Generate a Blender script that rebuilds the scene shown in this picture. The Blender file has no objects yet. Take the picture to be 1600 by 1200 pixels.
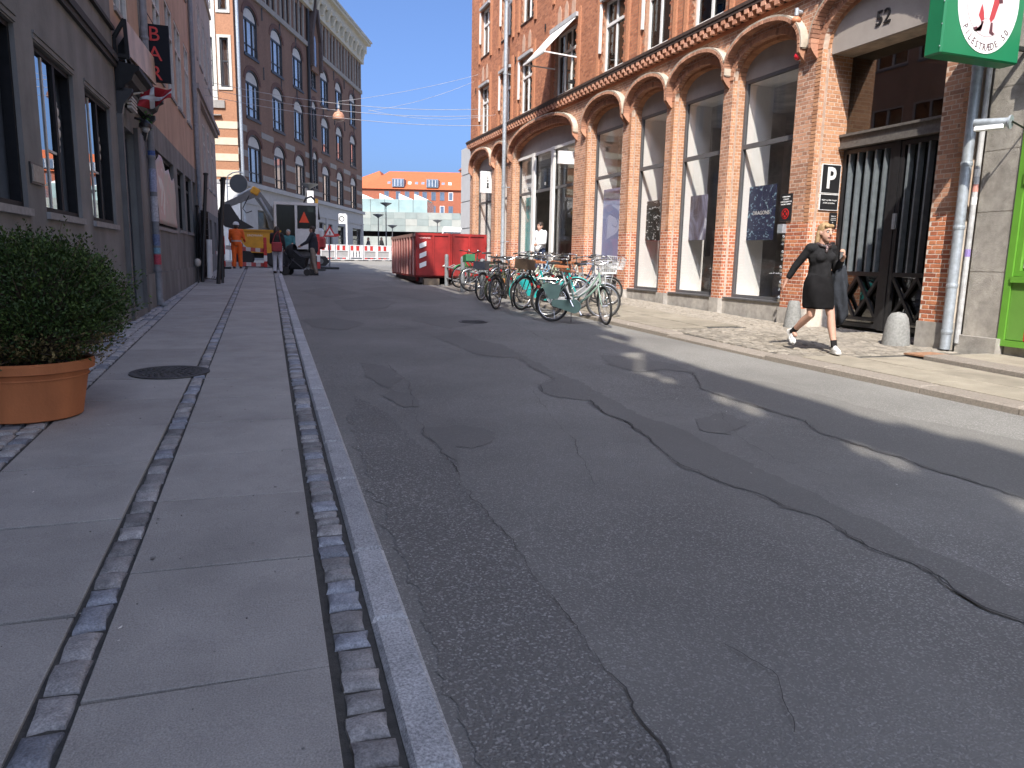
import bpy, bmesh, math, random
import numpy as np
from mathutils import Vector, Matrix, Quaternion, noise as mnoise

random.seed(7)
rng = np.random.default_rng(11)
SC = bpy.context.scene
COL = SC.collection
R = math.radians

# ------------------------------------------------------------------ camera
cam_d = bpy.data.cameras.new("camera")
cam_o = bpy.data.objects.new("camera", cam_d)
COL.objects.link(cam_o)
YAW, PITCH, ROLL, CAMH, FPX = R(19.89875615), R(9.58515864), R(1.2), 1.33, 1150.0
_F = Vector((math.sin(YAW) * math.cos(PITCH), math.cos(YAW) * math.cos(PITCH), -math.sin(PITCH)))
_R0 = Vector((math.cos(YAW), -math.sin(YAW), 0))
_U0 = _R0.cross(_F)
_RT = _R0 * math.cos(ROLL) + _U0 * math.sin(ROLL)
_UP = -_R0 * math.sin(ROLL) + _U0 * math.cos(ROLL)
cam_o.matrix_world = Matrix(((_RT.x, _UP.x, -_F.x, 0), (_RT.y, _UP.y, -_F.y, 0), (_RT.z, _UP.z, -_F.z, CAMH), (0, 0, 0, 1)))
cam_d.sensor_width = 36
cam_d.lens = 36 * FPX / 1600
cam_d.clip_start = .05
cam_d.clip_end = 2000
SC.camera = cam_o

# ------------------------------------------------------------------ sky, sun, exposure
SUN_D = Vector((1, 1.75, -2.3)).normalized()        # the way the sunlight travels
SUN_EL = math.asin(-SUN_D.z)
W = bpy.data.worlds.new("World")
SC.world = W
W.use_nodes = True
wn = W.node_tree.nodes
sky = wn.new("ShaderNodeTexSky")
sky.sky_type = 'NISHITA'
sky.sun_disc = False
sky.sun_elevation = SUN_EL
sky.sun_rotation = math.atan2(-SUN_D.x, -SUN_D.y)
sky.air_density = .6
sky.dust_density = 5.0
sky.ozone_density = 10.0
bg = wn["Background"]
bg.inputs["Strength"].default_value = .15
W.node_tree.links.new(sky.outputs[0], bg.inputs[0])
sun_d = bpy.data.lights.new("sun", 'SUN')
sun_d.energy = 3.4
sun_d.angle = R(.5)
sun_d.color = (1, .93, .83)
sun_o = bpy.data.objects.new("sun", sun_d)
COL.objects.link(sun_o)
sun_o.rotation_euler = SUN_D.to_track_quat('-Z', 'Y').to_euler()
sun_o.location = (-20, -30, 40)
SC.view_settings.view_transform = 'Standard'
SC.view_settings.look = 'None'
SC.view_settings.gamma = 1
SC.view_settings.use_curve_mapping = False
SC.view_settings.exposure = 1.08
SC.cycles.max_bounces = 8
SC.cycles.transparent_max_bounces = 12
SC.cycles.caustics_reflective = False
SC.cycles.caustics_refractive = False

# ------------------------------------------------------------------ ground height
SLOPE = .0235
def gz(y):
    return SLOPE * y if y < 46 else SLOPE * (46 + 8 * (1 - math.exp(-(y - 46) / 8)))

# ------------------------------------------------------------------ materials
MATS = {}
def _n(nt, t, **kw):
    n = nt.nodes.new(t)
    for k, v in kw.items():
        setattr(n, k, v)
    return n
def M(name, col, rough=.7, var=.12, vs=5, bump=0, bs=60, metal=0, spec=.5, rand=0, streak=0, emit=0, island=0, col2=None, thr=None, detail=5, coat=0, grain=0, gs=220):
    """principled material: noise-varied colour, optional bump, per-object and per-island variation"""
    if name in MATS:
        return MATS[name]
    m = bpy.data.materials.new(name)
    m.use_nodes = True
    nt = m.node_tree
    L = nt.links
    p = nt.nodes["Principled BSDF"]
    p.inputs["Roughness"].default_value = rough
    p.inputs["Metallic"].default_value = metal
    p.inputs["Specular IOR Level"].default_value = spec
    if coat:
        p.inputs["Coat Weight"].default_value = coat
        p.inputs["Coat Roughness"].default_value = .1
    geo = _n(nt, "ShaderNodeNewGeometry")
    nz = _n(nt, "ShaderNodeTexNoise")
    nz.inputs["Scale"].default_value = vs
    nz.inputs["Detail"].default_value = detail
    nz.inputs["Roughness"].default_value = .6
    L.new(geo.outputs["Position"], nz.inputs["Vector"])
    mr = _n(nt, "ShaderNodeMapRange")
    mr.inputs[1].default_value, mr.inputs[2].default_value = (.3, .7) if thr is None else thr
    L.new(nz.outputs["Fac"], mr.inputs[0])
    mix = _n(nt, "ShaderNodeMix", data_type='RGBA')
    c2 = col2 if col2 else tuple(min(1, c * (1 + var)) for c in col)
    c1 = col if col2 else tuple(c * (1 - var) for c in col)
    mix.inputs[6].default_value = (*c1, 1)
    mix.inputs[7].default_value = (*c2, 1)
    L.new(mr.outputs[0], mix.inputs[0])
    out = mix.outputs[2]
    def valmul(src, lo, hi, out):
        k = _n(nt, "ShaderNodeMapRange")
        k.inputs[3].default_value, k.inputs[4].default_value = lo, hi
        L.new(src, k.inputs[0])
        v = _n(nt, "ShaderNodeVectorMath", operation='SCALE')
        L.new(out, v.inputs[0])
        L.new(k.outputs[0], v.inputs[3])
        return v.outputs[0]
    if rand:
        oi = _n(nt, "ShaderNodeObjectInfo")
        out = valmul(oi.outputs["Random"], 1 - rand, 1 + rand, out)
    if island:
        out = valmul(geo.outputs["Random Per Island"], 1 - island, 1 + island, out)
    if streak:
        mp = _n(nt, "ShaderNodeMapping")
        mp.inputs["Scale"].default_value = (2.2, 2.2, .35)
        L.new(geo.outputs["Position"], mp.inputs[0])
        n2 = _n(nt, "ShaderNodeTexNoise")
        n2.inputs["Scale"].default_value = 1.0
        n2.inputs["Detail"].default_value = 6
        L.new(mp.outputs[0], n2.inputs["Vector"])
        k = _n(nt, "ShaderNodeMapRange")
        k.inputs[1].default_value, k.inputs[2].default_value = .35, .65
        L.new(n2.outputs["Fac"], k.inputs[0])
        out = valmul(k.outputs[0], 1 - streak, 1 + streak * .5, out)
    if grain:
        ng = _n(nt, "ShaderNodeTexNoise")
        ng.inputs["Scale"].default_value = gs
        ng.inputs["Detail"].default_value = 3
        L.new(geo.outputs["Position"], ng.inputs["Vector"])
        k = _n(nt, "ShaderNodeMapRange")
        k.inputs[1].default_value, k.inputs[2].default_value = .3, .7
        L.new(ng.outputs["Fac"], k.inputs[0])
        out = valmul(k.outputs[0], 1 - grain, 1 + grain, out)
    L.new(out, p.inputs["Base Color"])
    if bump:
        nb = _n(nt, "ShaderNodeTexNoise")
        nb.inputs["Scale"].default_value = bs
        nb.inputs["Detail"].default_value = 3
        L.new(geo.outputs["Position"], nb.inputs["Vector"])
        b = _n(nt, "ShaderNodeBump")
        b.inputs["Strength"].default_value = bump
        b.inputs["Distance"].default_value = .01
        L.new(nb.outputs["Fac"], b.inputs["Height"])
        L.new(b.outputs[0], p.inputs["Normal"])
        rr = _n(nt, "ShaderNodeMapRange")
        rr.inputs[3].default_value, rr.inputs[4].default_value = max(0, rough - .12), min(1, rough + .12)
        L.new(nb.outputs["Fac"], rr.inputs[0])
        L.new(rr.outputs[0], p.inputs["Roughness"])
    if emit:
        p.inputs["Emission Color"].default_value = (*col, 1)
        p.inputs["Emission Strength"].default_value = emit
    MATS[name] = m
    return m
def thin_glass(name, tint=(.9, .93, .93), refl=1.0, wav=.0, ex=4.2):
    if name in MATS:
        return MATS[name]
    m = bpy.data.materials.new(name)
    m.use_nodes = True
    nt = m.node_tree
    nt.nodes.remove(nt.nodes["Principled BSDF"])
    out = nt.nodes["Material Output"]
    tr = _n(nt, "ShaderNodeBsdfTransparent")
    tr.inputs[0].default_value = (*tint, 1)
    gl = _n(nt, "ShaderNodeBsdfGlossy")
    gl.inputs["Roughness"].default_value = .01
    lw = _n(nt, "ShaderNodeLayerWeight")
    lw.inputs[0].default_value = .5
    pw = _n(nt, "ShaderNodeMath", operation='POWER')
    pw.inputs[1].default_value = ex
    nt.links.new(lw.outputs["Facing"], pw.inputs[0])
    k = _n(nt, "ShaderNodeMath", operation='MULTIPLY_ADD')
    k.inputs[1].default_value = .92
    k.inputs[2].default_value = .045 * refl
    k.use_clamp = True
    mx = _n(nt, "ShaderNodeMixShader")
    L = nt.links
    if wav:
        geo = _n(nt, "ShaderNodeNewGeometry")
        nz = _n(nt, "ShaderNodeTexNoise")
        nz.inputs["Scale"].default_value = 1.6
        nz.inputs["Detail"].default_value = 1
        L.new(geo.outputs["Position"], nz.inputs["Vector"])
        b = _n(nt, "ShaderNodeBump")
        b.inputs["Strength"].default_value = wav
        b.inputs["Distance"].default_value = .02
        L.new(nz.outputs["Fac"], b.inputs["Height"])
        L.new(b.outputs[0], gl.inputs["Normal"])
    L.new(pw.outputs[0], k.inputs[0])
    L.new(k.outputs[0], mx.inputs[0])
    L.new(tr.outputs[0], mx.inputs[1])
    L.new(gl.outputs[0], mx.inputs[2])
    L.new(mx.outputs[0], out.inputs[0])
    MATS[name] = m
    return m

# ------------------------------------------------------------------ mesh building
WM = {}        # world matrices of things and parts
class Fr:
    """a facade frame: u along the street, v out towards the street, z up"""
    def __init__(s, o, du, dv):
        s.o, s.du, s.dv = Vector(o), Vector(du), Vector(dv)
    def P(s, u, v, z):
        p = s.o + s.du * u + s.dv * v
        return (p.x, p.y, p.z + z)
class MB:
    def __init__(s):
        s.v, s.f = [], []
    def add(s, vs, fs):
        o = len(s.v)
        s.v.extend([tuple(p) for p in vs])
        s.f.extend([tuple(i + o for i in f) for f in fs])
        return s
    BF = [(0, 3, 2, 1), (4, 5, 6, 7), (0, 1, 5, 4), (1, 2, 6, 5), (2, 3, 7, 6), (3, 0, 4, 7)]
    def box(s, x0, x1, y0, y1, z0, z1):
        return s.add([(x0, y0, z0), (x1, y0, z0), (x1, y1, z0), (x0, y1, z0), (x0, y0, z1), (x1, y0, z1), (x1, y1, z1), (x0, y1, z1)], MB.BF)
    def fbox(s, fr, u0, u1, v0, v1, z0, z1):
        c = [(u0, v0, z0), (u1, v0, z0), (u1, v1, z0), (u0, v1, z0), (u0, v0, z1), (u1, v0, z1), (u1, v1, z1), (u0, v1, z1)]
        return s.add([fr.P(*k) for k in c], MB.BF)
    def cbox(s, c, size, rz=0, rx=0, ry=0, bev=0):
        m = Matrix.Translation(c) @ Matrix.Rotation(rz, 4, 'Z') @ Matrix.Rotation(ry, 4, 'Y') @ Matrix.Rotation(rx, 4, 'X')
        a, b, h = [k / 2 for k in size]
        if not bev:
            return s.add([m @ Vector(p) for p in [(-a, -b, -h), (a, -b, -h), (a, b, -h), (-a, b, -h), (-a, -b, h), (a, -b, h), (a, b, h), (-a, b, h)]], MB.BF)
        vs, fs = bevbox(a, b, h, bev)
        return s.add([m @ Vector(p) for p in vs], fs)
    def bar(s, p0, p1, w, h, up=(0, 0, 1)):
        """rectangular bar from p0 to p1"""
        p0, p1 = Vector(p0), Vector(p1)
        d = (p1 - p0).normalized()
        x = d.cross(Vector(up))
        if x.length < 1e-4:
            x = d.cross(Vector((0, 1, 0)))
        x.normalize()
        y = x.cross(d)
        vs = []
        for p in (p0, p1):
            for a, b in ((-1, -1), (1, -1), (1, 1), (-1, 1)):
                vs.append(p + x * a * w / 2 + y * b * h / 2)
        return s.add(vs, [(3, 2, 1, 0), (4, 5, 6, 7), (0, 1, 5, 4), (1, 2, 6, 5), (2, 3, 7, 6), (3, 0, 4, 7)])
    def tube(s, pts, r, n=8, cap=True, closed=False):
        pts = [Vector(p) for p in pts]
        m = len(pts)
        rs = r if isinstance(r, (list, tuple)) else [r] * m
        vs, fs = [], []
        prevx = None
        for i, p in enumerate(pts):
            if closed:
                d = pts[(i + 1) % m] - pts[i - 1]
            else:
                d = pts[min(i + 1, m - 1)] - pts[max(i - 1, 0)]
            d.normalize()
            if prevx is None:
                x = d.cross(Vector((0, 0, 1)))
                if x.length < 1e-3:
                    x = d.cross(Vector((0, 1, 0)))
            else:
                x = prevx - d * prevx.dot(d)
                if x.length < 1e-4:
                    x = d.cross(Vector((0, 0, 1)))
            x.normalize()
            prevx = x
            y = d.cross(x)
            for k in range(n):
                a = 2 * math.pi * k / n
                vs.append(p + (x * math.cos(a) + y * math.sin(a)) * rs[i])
        for i in range(m if closed else m - 1):
            for k in range(n):
                a, b = i * n + k, i * n + (k + 1) % n
                j = (i + 1) % m
                fs.append((a, b, j * n + (k + 1) % n, j * n + k))
        if cap and not closed:
            fs.append(tuple(range(n - 1, -1, -1)))
            fs.append(tuple((m - 1) * n + k for k in range(n)))
        return s.add(vs, fs)
    def cyl(s, p0, p1, r0, r1=None, n=12):
        return s.tube([p0, p1], [r0, r0 if r1 is None else r1], n)
    def lathe(s, prof, c=(0, 0, 0), n=24, axis=None, capb=True, capt=True, a0=0, a1=2 * math.pi):
        """profile of (r, z) round an axis through c"""
        q = Matrix.Translation(c) @ (Vector((0, 0, 1)).rotation_difference(Vector(axis)).to_matrix().to_4x4() if axis else Matrix())
        vs, fs = [], []
        full = abs(a1 - a0 - 2 * math.pi) < 1e-6
        nn = n if full else n + 1
        for r, z in prof:
            for k in range(nn):
                a = a0 + (a1 - a0) * k / n
                vs.append(q @ Vector((r * math.cos(a), r * math.sin(a), z)))
        for i in range(len(prof) - 1):
            for k in range(n):
                a, b = i * nn + k, i * nn + (k + 1) % nn
                fs.append((a, b, b + nn, a + nn))
        if capb and prof[0][0] > 1e-5:
            fs.append(tuple(range(nn - 1, -1, -1)))
        if capt and prof[-1][0] > 1e-5:
            fs.append(tuple((len(prof) - 1) * nn + k for k in range(nn)))
        return s.add(vs, fs)
    def ball(s, c, r, n=10, m=7, sq=(1, 1, 1), rot=None):
        prof = [(max(1e-6, math.sin(math.pi * i / m)), -math.cos(math.pi * i / m)) for i in range(m + 1)]
        t = MB().lathe(prof, n=n, capb=False, capt=False)
        q = Matrix.Translation(c) @ (rot.to_4x4() if rot else Matrix()) @ Matrix.Diagonal((r * sq[0], r * sq[1], r * sq[2], 1))
        return s.add([q @ Vector(p) for p in t.v], t.f)
    def prism(s, poly, q, d0, d1):
        """2-d polygon (a, b) extruded along c from d0 to d1; q maps (a, b, c) to the world"""
        n = len(poly)
        vs = [q(a, b, d0) for a, b in poly] + [q(a, b, d1) for a, b in poly]
        fs = [tuple(range(n - 1, -1, -1)), tuple(range(n, 2 * n))]
        for k in range(n):
            fs.append((k, (k + 1) % n, n + (k + 1) % n, n + k))
        return s.add(vs, fs)
    def sheet(s, poly):
        return s.add(poly, [tuple(range(len(poly)))])
    def mesh(s, name, mat, inv=None, smooth=False):
        me = bpy.data.meshes.new(name)
        vs = s.v if inv is None else [inv @ Vector(p) for p in s.v]
        me.from_pydata([tuple(p) for p in vs], [], s.f)
        bm = bmesh.new()
        bm.from_mesh(me)
        bmesh.ops.recalc_face_normals(bm, faces=bm.faces)
        bm.to_mesh(me)
        bm.free()
        if mat:
            me.materials.append(mat)
        if smooth:
            me.shade_smooth()
            if smooth is not True:
                set_sharp(me, smooth)
        return me
    def build(s, name, mat, parent=None, smooth=False, world=False, **props):
        """link as one object; vertices are in world space when world, else in the parent's space"""
        inv = WM[parent].inverted() if (parent is not None and world) else None
        return put(s.mesh(name, mat, inv, smooth), name, parent, **props)
def set_sharp(me, ang):
    bm = bmesh.new()
    bm.from_mesh(me)
    for e in bm.edges:
        if len(e.link_faces) == 2 and e.calc_face_angle(0) > ang:
            e.smooth = False
    bm.to_mesh(me)
    bm.free()
SM = R(35)
def put(me, name, parent=None, loc=None, rz=None, scale=None, mat4=None, **props):
    o = bpy.data.objects.new(name, me)
    COL.objects.link(o)
    m = Matrix()
    if mat4 is not None:
        m = mat4
    elif loc is not None:
        m = Matrix.Translation(loc) @ Matrix.Rotation(rz or 0, 4, 'Z')
        if scale:
            m = m @ Matrix.Diagonal((*scale, 1))
    if parent is not None:
        o.parent = parent
        WM[o] = WM[parent] @ m
    else:
        WM[o] = m
    o.matrix_basis = m
    for k, v in props.items():
        o[k] = v
    return o
def thing(name, label, cat, loc=(0, 0, 0), rz=0, group=None, mat4=None):
    return put(None, name, None, loc, rz, mat4=mat4, label=label, category=cat, **({'group': group} if group else {}))
def copy_thing(o, parent=None, mat=None):
    """a thing with its parts and their sub-parts"""
    c = o.copy()
    COL.objects.link(c)
    if parent is not None:
        c.parent = parent
    WM[c] = WM[o]
    for ch in [k for k in KIDS.get(o, [])] or list(o.children):
        copy_thing(ch, c)
    return c
KIDS = {}
def bevbox(a, b, h, e):
    """box with chamfered edges: half sizes a, b, h and chamfer e"""
    def ring(x, y, c, z):
        return [(-x + c, -y, z), (x - c, -y, z), (x, -y + c, z), (x, y - c, z), (x - c, y, z), (-x + c, y, z), (-x, y - c, z), (-x, -y + c, z)]
    vs = ring(a - e, b - e, e * .3, -h) + ring(a, b, e, -h + e) + ring(a, b, e, h - e) + ring(a - e, b - e, e * .3, h)
    fs = [tuple(range(7, -1, -1)), tuple(range(24, 32))]
    for i in range(3):
        for k in range(8):
            fs.append((i * 8 + k, i * 8 + (k + 1) % 8, (i + 1) * 8 + (k + 1) % 8, (i + 1) * 8 + k))
    return vs, fs
def text_mb(txt, size, q, depth=.004, align='CENTER', space=1, bold=0):
    """lettering: q maps (x, y, z) of the text plane to the world"""
    cu = bpy.data.curves.new("lettering", 'FONT')
    cu.body = txt
    cu.size = size
    cu.align_x = align
    cu.align_y = 'CENTER'
    cu.extrude = depth / 2
    cu.offset = bold
    cu.space_character = space
    cu.resolution_u = 3
    o = bpy.data.objects.new("lettering", cu)
    COL.objects.link(o)
    dg = bpy.context.evaluated_depsgraph_get()
    me = bpy.data.meshes.new_from_object(o.evaluated_get(dg))
    mb = MB()
    mb.add([q(v.co.x, v.co.y, v.co.z) for v in me.vertices], [tuple(p.vertices) for p in me.polygons])
    bpy.data.objects.remove(o)
    bpy.data.curves.remove(cu)
    bpy.data.meshes.remove(me)
    return mb
def holes_wall(mb, fr, u0, u1, z0, z1, holes, v=0, rev=.2):
    """a wall face with rectangular openings (u0,u1,z0,z1) and their reveals going back by rev"""
    us = sorted({u0, u1, *[min(max(h[0], u0), u1) for h in holes], *[min(max(h[1], u0), u1) for h in holes]})
    zs = sorted({z0, z1, *[min(max(h[2], z0), z1) for h in holes], *[min(max(h[3], z0), z1) for h in holes]})
    for i in range(len(us) - 1):
        for j in range(len(zs) - 1):
            cu, cz = (us[i] + us[i + 1]) / 2, (zs[j] + zs[j + 1]) / 2
            if any(h[0] < cu < h[1] and h[2] < cz < h[3] for h in holes):
                continue
            mb.add([fr.P(us[i], v, zs[j]), fr.P(us[i + 1], v, zs[j]), fr.P(us[i + 1], v, zs[j + 1]), fr.P(us[i], v, zs[j + 1])], [(0, 1, 2, 3)])
    for a, b, c, d in holes:
        for (p, q_) in (((a, c), (b, c)), ((b, c), (b, d)), ((b, d), (a, d)), ((a, d), (a, c))):
            mb.add([fr.P(p[0], v, p[1]), fr.P(q_[0], v, q_[1]), fr.P(q_[0], v - rev, q_[1]), fr.P(p[0], v - rev, p[1])], [(0, 1, 2, 3)])
    return mb
# ================================================================== GROUND
def m_asphalt(name, c0, c1, speck, sc, bump=.5):
    m = bpy.data.materials.new(name)
    m.use_nodes = True
    nt = m.node_tree
    L = nt.links
    p = nt.nodes["Principled BSDF"]
    p.inputs["Roughness"].default_value = .82
    p.inputs["Specular IOR Level"].default_value = .35
    geo = _n(nt, "ShaderNodeNewGeometry")
    big = _n(nt, "ShaderNodeTexNoise")
    big.inputs["Scale"].default_value = .55
    big.inputs["Detail"].default_value = 8
    big.inputs["Roughness"].default_value = .65
    L.new(geo.outputs["Position"], big.inputs["Vector"])
    mix = _n(nt, "ShaderNodeMix", data_type='RGBA')
    mix.inputs[6].default_value = (*c0, 1)
    mix.inputs[7].default_value = (*c1, 1)
    mr = _n(nt, "ShaderNodeMapRange")
    mr.inputs[1].default_value, mr.inputs[2].default_value = .3, .7
    L.new(big.outputs["Fac"], mr.inputs[0])
    L.new(mr.outputs[0], mix.inputs[0])
    vo = _n(nt, "ShaderNodeTexVoronoi")
    vo.inputs["Scale"].default_value = sc
    L.new(geo.outputs["Position"], vo.inputs["Vector"])
    sp = _n(nt, "ShaderNodeSeparateColor")
    L.new(vo.outputs["Color"], sp.inputs[0])
    st = _n(nt, "ShaderNodeMapRange")
    st.inputs[1].default_value, st.inputs[2].default_value = .5, 1
    L.new(sp.outputs[0], st.inputs[0])
    pw = _n(nt, "ShaderNodeMath", operation='POWER')
    pw.inputs[1].default_value = 2.2
    L.new(st.outputs[0], pw.inputs[0])
    # how much loose aggregate shows, in broad uneven areas
    ar = _n(nt, "ShaderNodeTexNoise")
    ar.inputs["Scale"].default_value = .35
    ar.inputs["Detail"].default_value = 5
    L.new(geo.outputs["Position"], ar.inputs["Vector"])
    am = _n(nt, "ShaderNodeMapRange")
    am.inputs[1].default_value, am.inputs[2].default_value = .35, .65
    am.inputs[3].default_value, am.inputs[4].default_value = .25, 1
    L.new(ar.outputs["Fac"], am.inputs[0])
    mu = _n(nt, "ShaderNodeMath", operation='MULTIPLY')
    L.new(pw.outputs[0], mu.inputs[0])
    L.new(am.outputs[0], mu.inputs[1])
    m2 = _n(nt, "ShaderNodeMix", data_type='RGBA')
    L.new(mu.outputs[0], m2.inputs[0])
    L.new(mix.outputs[2], m2.inputs[6])
    m2.inputs[7].default_value = (*speck, 1)
    L.new(m2.outputs[2], p.inputs["Base Color"])
    bp = _n(nt, "ShaderNodeBump")
    bp.inputs["Strength"].default_value = bump
    bp.inputs["Distance"].default_value = .012
    fn = _n(nt, "ShaderNodeTexNoise")
    fn.inputs["Scale"].default_value = sc * .8
    fn.inputs["Detail"].default_value = 4
    L.new(geo.outputs["Position"], fn.inputs["Vector"])
    ad = _n(nt, "ShaderNodeMath", operation='ADD')
    L.new(fn.outputs["Fac"], ad.inputs[0])
    L.new(mu.outputs[0], ad.inputs[1])
    L.new(ad.outputs[0], bp.inputs["Height"])
    L.new(bp.outputs[0], p.inputs["Normal"])
    MATS[name] = m
    return m
A_ROAD = m_asphalt("asphalt", (.140, .136, .126), (.228, .222, .205), (.42, .41, .385), 150, .6)
A_OLD = m_asphalt("asphalt_coarse", (.135, .131, .122), (.19, .185, .172), (.50, .49, .465), 118, .95)
A_DARK = m_asphalt("asphalt_patch", (.138, .134, .124), (.172, .167, .154), (.28, .272, .255), 150, .35)
A_PLAZA = m_asphalt("plaza_paving", (.20, .19, .17), (.26, .25, .22), (.3, .29, .26), 20, .3)
MORT = M("joint_sand", (.06, .058, .052), .95, .3, 30, .4, 200)
SLABM = M("paving_slab", (.345, .330, .305), .8, .15, 2.6, .5, 130, rand=.09, grain=.22, gs=190, detail=8)
SLABR = M("paving_slab_pale", (.26, .23, .178), .85, .22, 3.0, .4, 130, rand=.09, grain=.18, gs=150, detail=8)
SETTM = M("granite_sett", (.27, .262, .255), .72, .3, 14, .7, 60, rand=.35, grain=.3, gs=150)
SETTB = M("granite_sett_blue", (.25, .265, .295), .68, .3, 14, .7, 60, rand=.3, grain=.3, gs=150)
SETTP = M("granite_sett_warm", (.225, .2, .162), .75, .3, 14, .4, 90, rand=.25)
KERBM = M("kerb_granite", (.40, .405, .41), .75, .2, 6, .5, 200, rand=.12, grain=.42, gs=120)
KERBR = M("kerb_granite_pink", (.255, .222, .185), .75, .25, 50, .35, 200, rand=.1)
IRON = M("cast_iron", (.11, .108, .105), .6, .3, 30, .3, 150, metal=.6)
CRACK = M("crack", (.055, .053, .05), .95, .2, 30)

def ribbon(mb, xa, xb, ys, dz):
    """a strip of ground between two edges x = xa(y) and xb(y)"""
    for a, b in zip(ys[:-1], ys[1:]):
        mb.add([(xa(a), a, gz(a) + dz), (xb(a), a, gz(a) + dz), (xb(b), b, gz(b) + dz), (xa(b), b, gz(b) + dz)], [(0, 1, 2, 3)])
    return mb
RD = -.075                                              # road level below the pavements
YS = [-40, -20, -10, 0, 5, 10, 15, 20, 25, 30, 34, 38, 42, 46, 48, 50, 53, 57, 62, 70, 90, 150, 400, 900]
g = ribbon(MB(), lambda y: -900, lambda y: 900, YS, -.2)
g.build("ground", A_PLAZA, kind='structure')
WALL_X = lambda y: -2.087 + .0339 * y
KO = lambda y: .437 + .029 * y                          # left kerb, road side
def KR(y):                                              # right kerb, road side
    return float(np.interp(y, [-40, 4, 8, 12, 24, 40], [6.95, 6.6, 6.32, 6.2, 6.32, 6.4]))
road = put(None, "road", kind='structure')
ys = [-30, -10, 0, 4, 6, 8, 10, 12, 15, 20, 24, 28, 31.5]
ribbon(MB(), lambda y: KO(y) - .12, lambda y: KR(y) + .15, ys, RD).build("carriageway", A_ROAD, road)
ys2 = [31.5, 34, 38, 42, 46, 48, 50, 53, 57, 62, 70, 90]
ribbon(MB(), lambda y: -60, lambda y: 75, ys2, RD).build("square_surface", A_PLAZA, road)
# dark asphalt of the junction that lies this side of the open square
ribbon(MB(), lambda y: -12, lambda y: 7.5, [31.5, 34, 38, 41], RD + .004).build("junction_surface", A_ROAD, road)

# ---- patches and cracks in the carriageway
_C = Vector((0, 0, CAMH))
def px(u, v, dz=RD):
    """the point of the sloping street surface seen at a photograph pixel (survey helper)"""
    d = _RT * ((u - 800) / FPX) - _UP * ((v - 600) / FPX) + _F
    t = (dz - CAMH) / (d.z - SLOPE * d.y)
    return _C + d * t
def rough_line(pts, step=.07, amp=.028, seed=0):
    out = []
    for i, (a, b) in enumerate(zip(pts[:-1], pts[1:])):
        n = max(1, int((b - a).length / step))
        for k in range(n):
            p = a.lerp(b, k / n)
            q = mnoise.noise_vector(Vector((p.x * 3.1 + seed, p.y * 3.1, seed))) * amp * 1.5 + mnoise.noise_vector(Vector((p.x * 9 + seed, p.y * 9, 5 + seed))) * amp * 1.4 + mnoise.noise_vector(Vector((p.x * 26 + seed, p.y * 26, 9 + seed))) * amp * .85
            out.append(Vector((p.x + q.x, p.y + q.y, 0)))
    out.append(pts[-1].copy())
    for p in out:
        p.z = gz(p.y)
    return out
def patch(pix, mat, dz, seed, amp=.03):
    pts = [px(*p) for p in pix]
    pts.append(pts[0])
    ln = rough_line(pts, .035, amp, seed)[:-1]
    MB().sheet([(p.x, p.y, p.z + RD + dz) for p in ln]).build("asphalt_patch", mat, road)
    return ln
def crack(pix, w, seed, dz=.012):
    ln = rough_line([px(*p) for p in pix], .025, .016, seed)
    mb = MB()
    L_, R_ = [], []
    for i, p in enumerate(ln):
        d = (ln[min(i + 1, len(ln) - 1)] - ln[max(i - 1, 0)])
        nrm = Vector((-d.y, d.x, 0)).normalized()
        k = w * .62 * (.25 + 1.6 * abs(mnoise.noise(Vector((p.x * 2.2, p.y * 2.2, seed)))))
        if i in (0, len(ln) - 1):
            k = .001
        L_.append(p + nrm * k)
        R_.append(p - nrm * k)
    for i in range(len(ln) - 1):
        q = [L_[i], R_[i], R_[i + 1], L_[i + 1]]
        mb.add([(p.x, p.y, gz(p.y) + RD + dz) for p in q], [(0, 1, 2, 3)])
    mb.build("crack", CRACK, road)
low = [(679, 527), (720, 542), (739, 553), (761, 557), (810, 559), (829, 574), (866, 592), (844, 602), (847, 615), (874, 622), (922, 626), (941, 645), (986, 664), (1012, 686), (1046, 716), (1062, 727), (1125, 754), (1183, 773), (1225, 792), (1275, 808), (1325, 837), (1358, 856), (1400, 873), (1442, 890), (1483, 921), (1529, 950), (1600, 975), (1750, 1060)]
upp = [(1750, 990), (1600, 929), (1500, 883), (1442, 854), (1375, 821), (1304, 787), (1250, 758), (1192, 737), (1125, 700), (1050, 667), (1027, 658), (990, 641), (945, 619), (900, 594), (855, 577), (810, 551), (780, 538), (739, 529), (715, 518)]
patch(low + upp, A_DARK, .004, 3)
crack(low[2:10], .006, 1)
crack(low[10:], .011, 2)
low2 = [(985, 560), (1025, 575), (1083, 583), (1096, 608), (1125, 619), (1167, 631), (1208, 644), (1258, 658), (1275, 675), (1333, 694), (1400, 715), (1450, 733), (1508, 750), (1600, 781), (1760, 840)]
upp2 = [(1760, 740), (1600, 690), (1500, 668), (1400, 650), (1300, 622), (1200, 597), (1110, 588), (1040, 566)]
patch(low2 + upp2, A_DARK, .004, 9)
crack(low2[2:], .009, 4)
crack(low2[:3], .005, 5)
patch([(570, 566), (590, 570), (615, 577), (626, 592), (611, 607), (589, 600), (570, 587)], A_DARK, .004, 12)
patch([(600, 619), (612, 609), (640, 616), (660, 634), (637, 639), (615, 630)], A_DARK, .0045, 13)
patch([(652, 667), (690, 668), (727, 664), (769, 675), (776, 686), (746, 699), (712, 697), (716, 712), (705, 721), (690, 705), (671, 690)], A_DARK, .004, 14)
patch([(520, 470), (575, 462), (620, 472), (600, 482), (540, 486)], A_DARK, .004, 15)
patch([(560, 452), (610, 447), (680, 455), (720, 468), (660, 470)], A_DARK, .004, 16)
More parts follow.
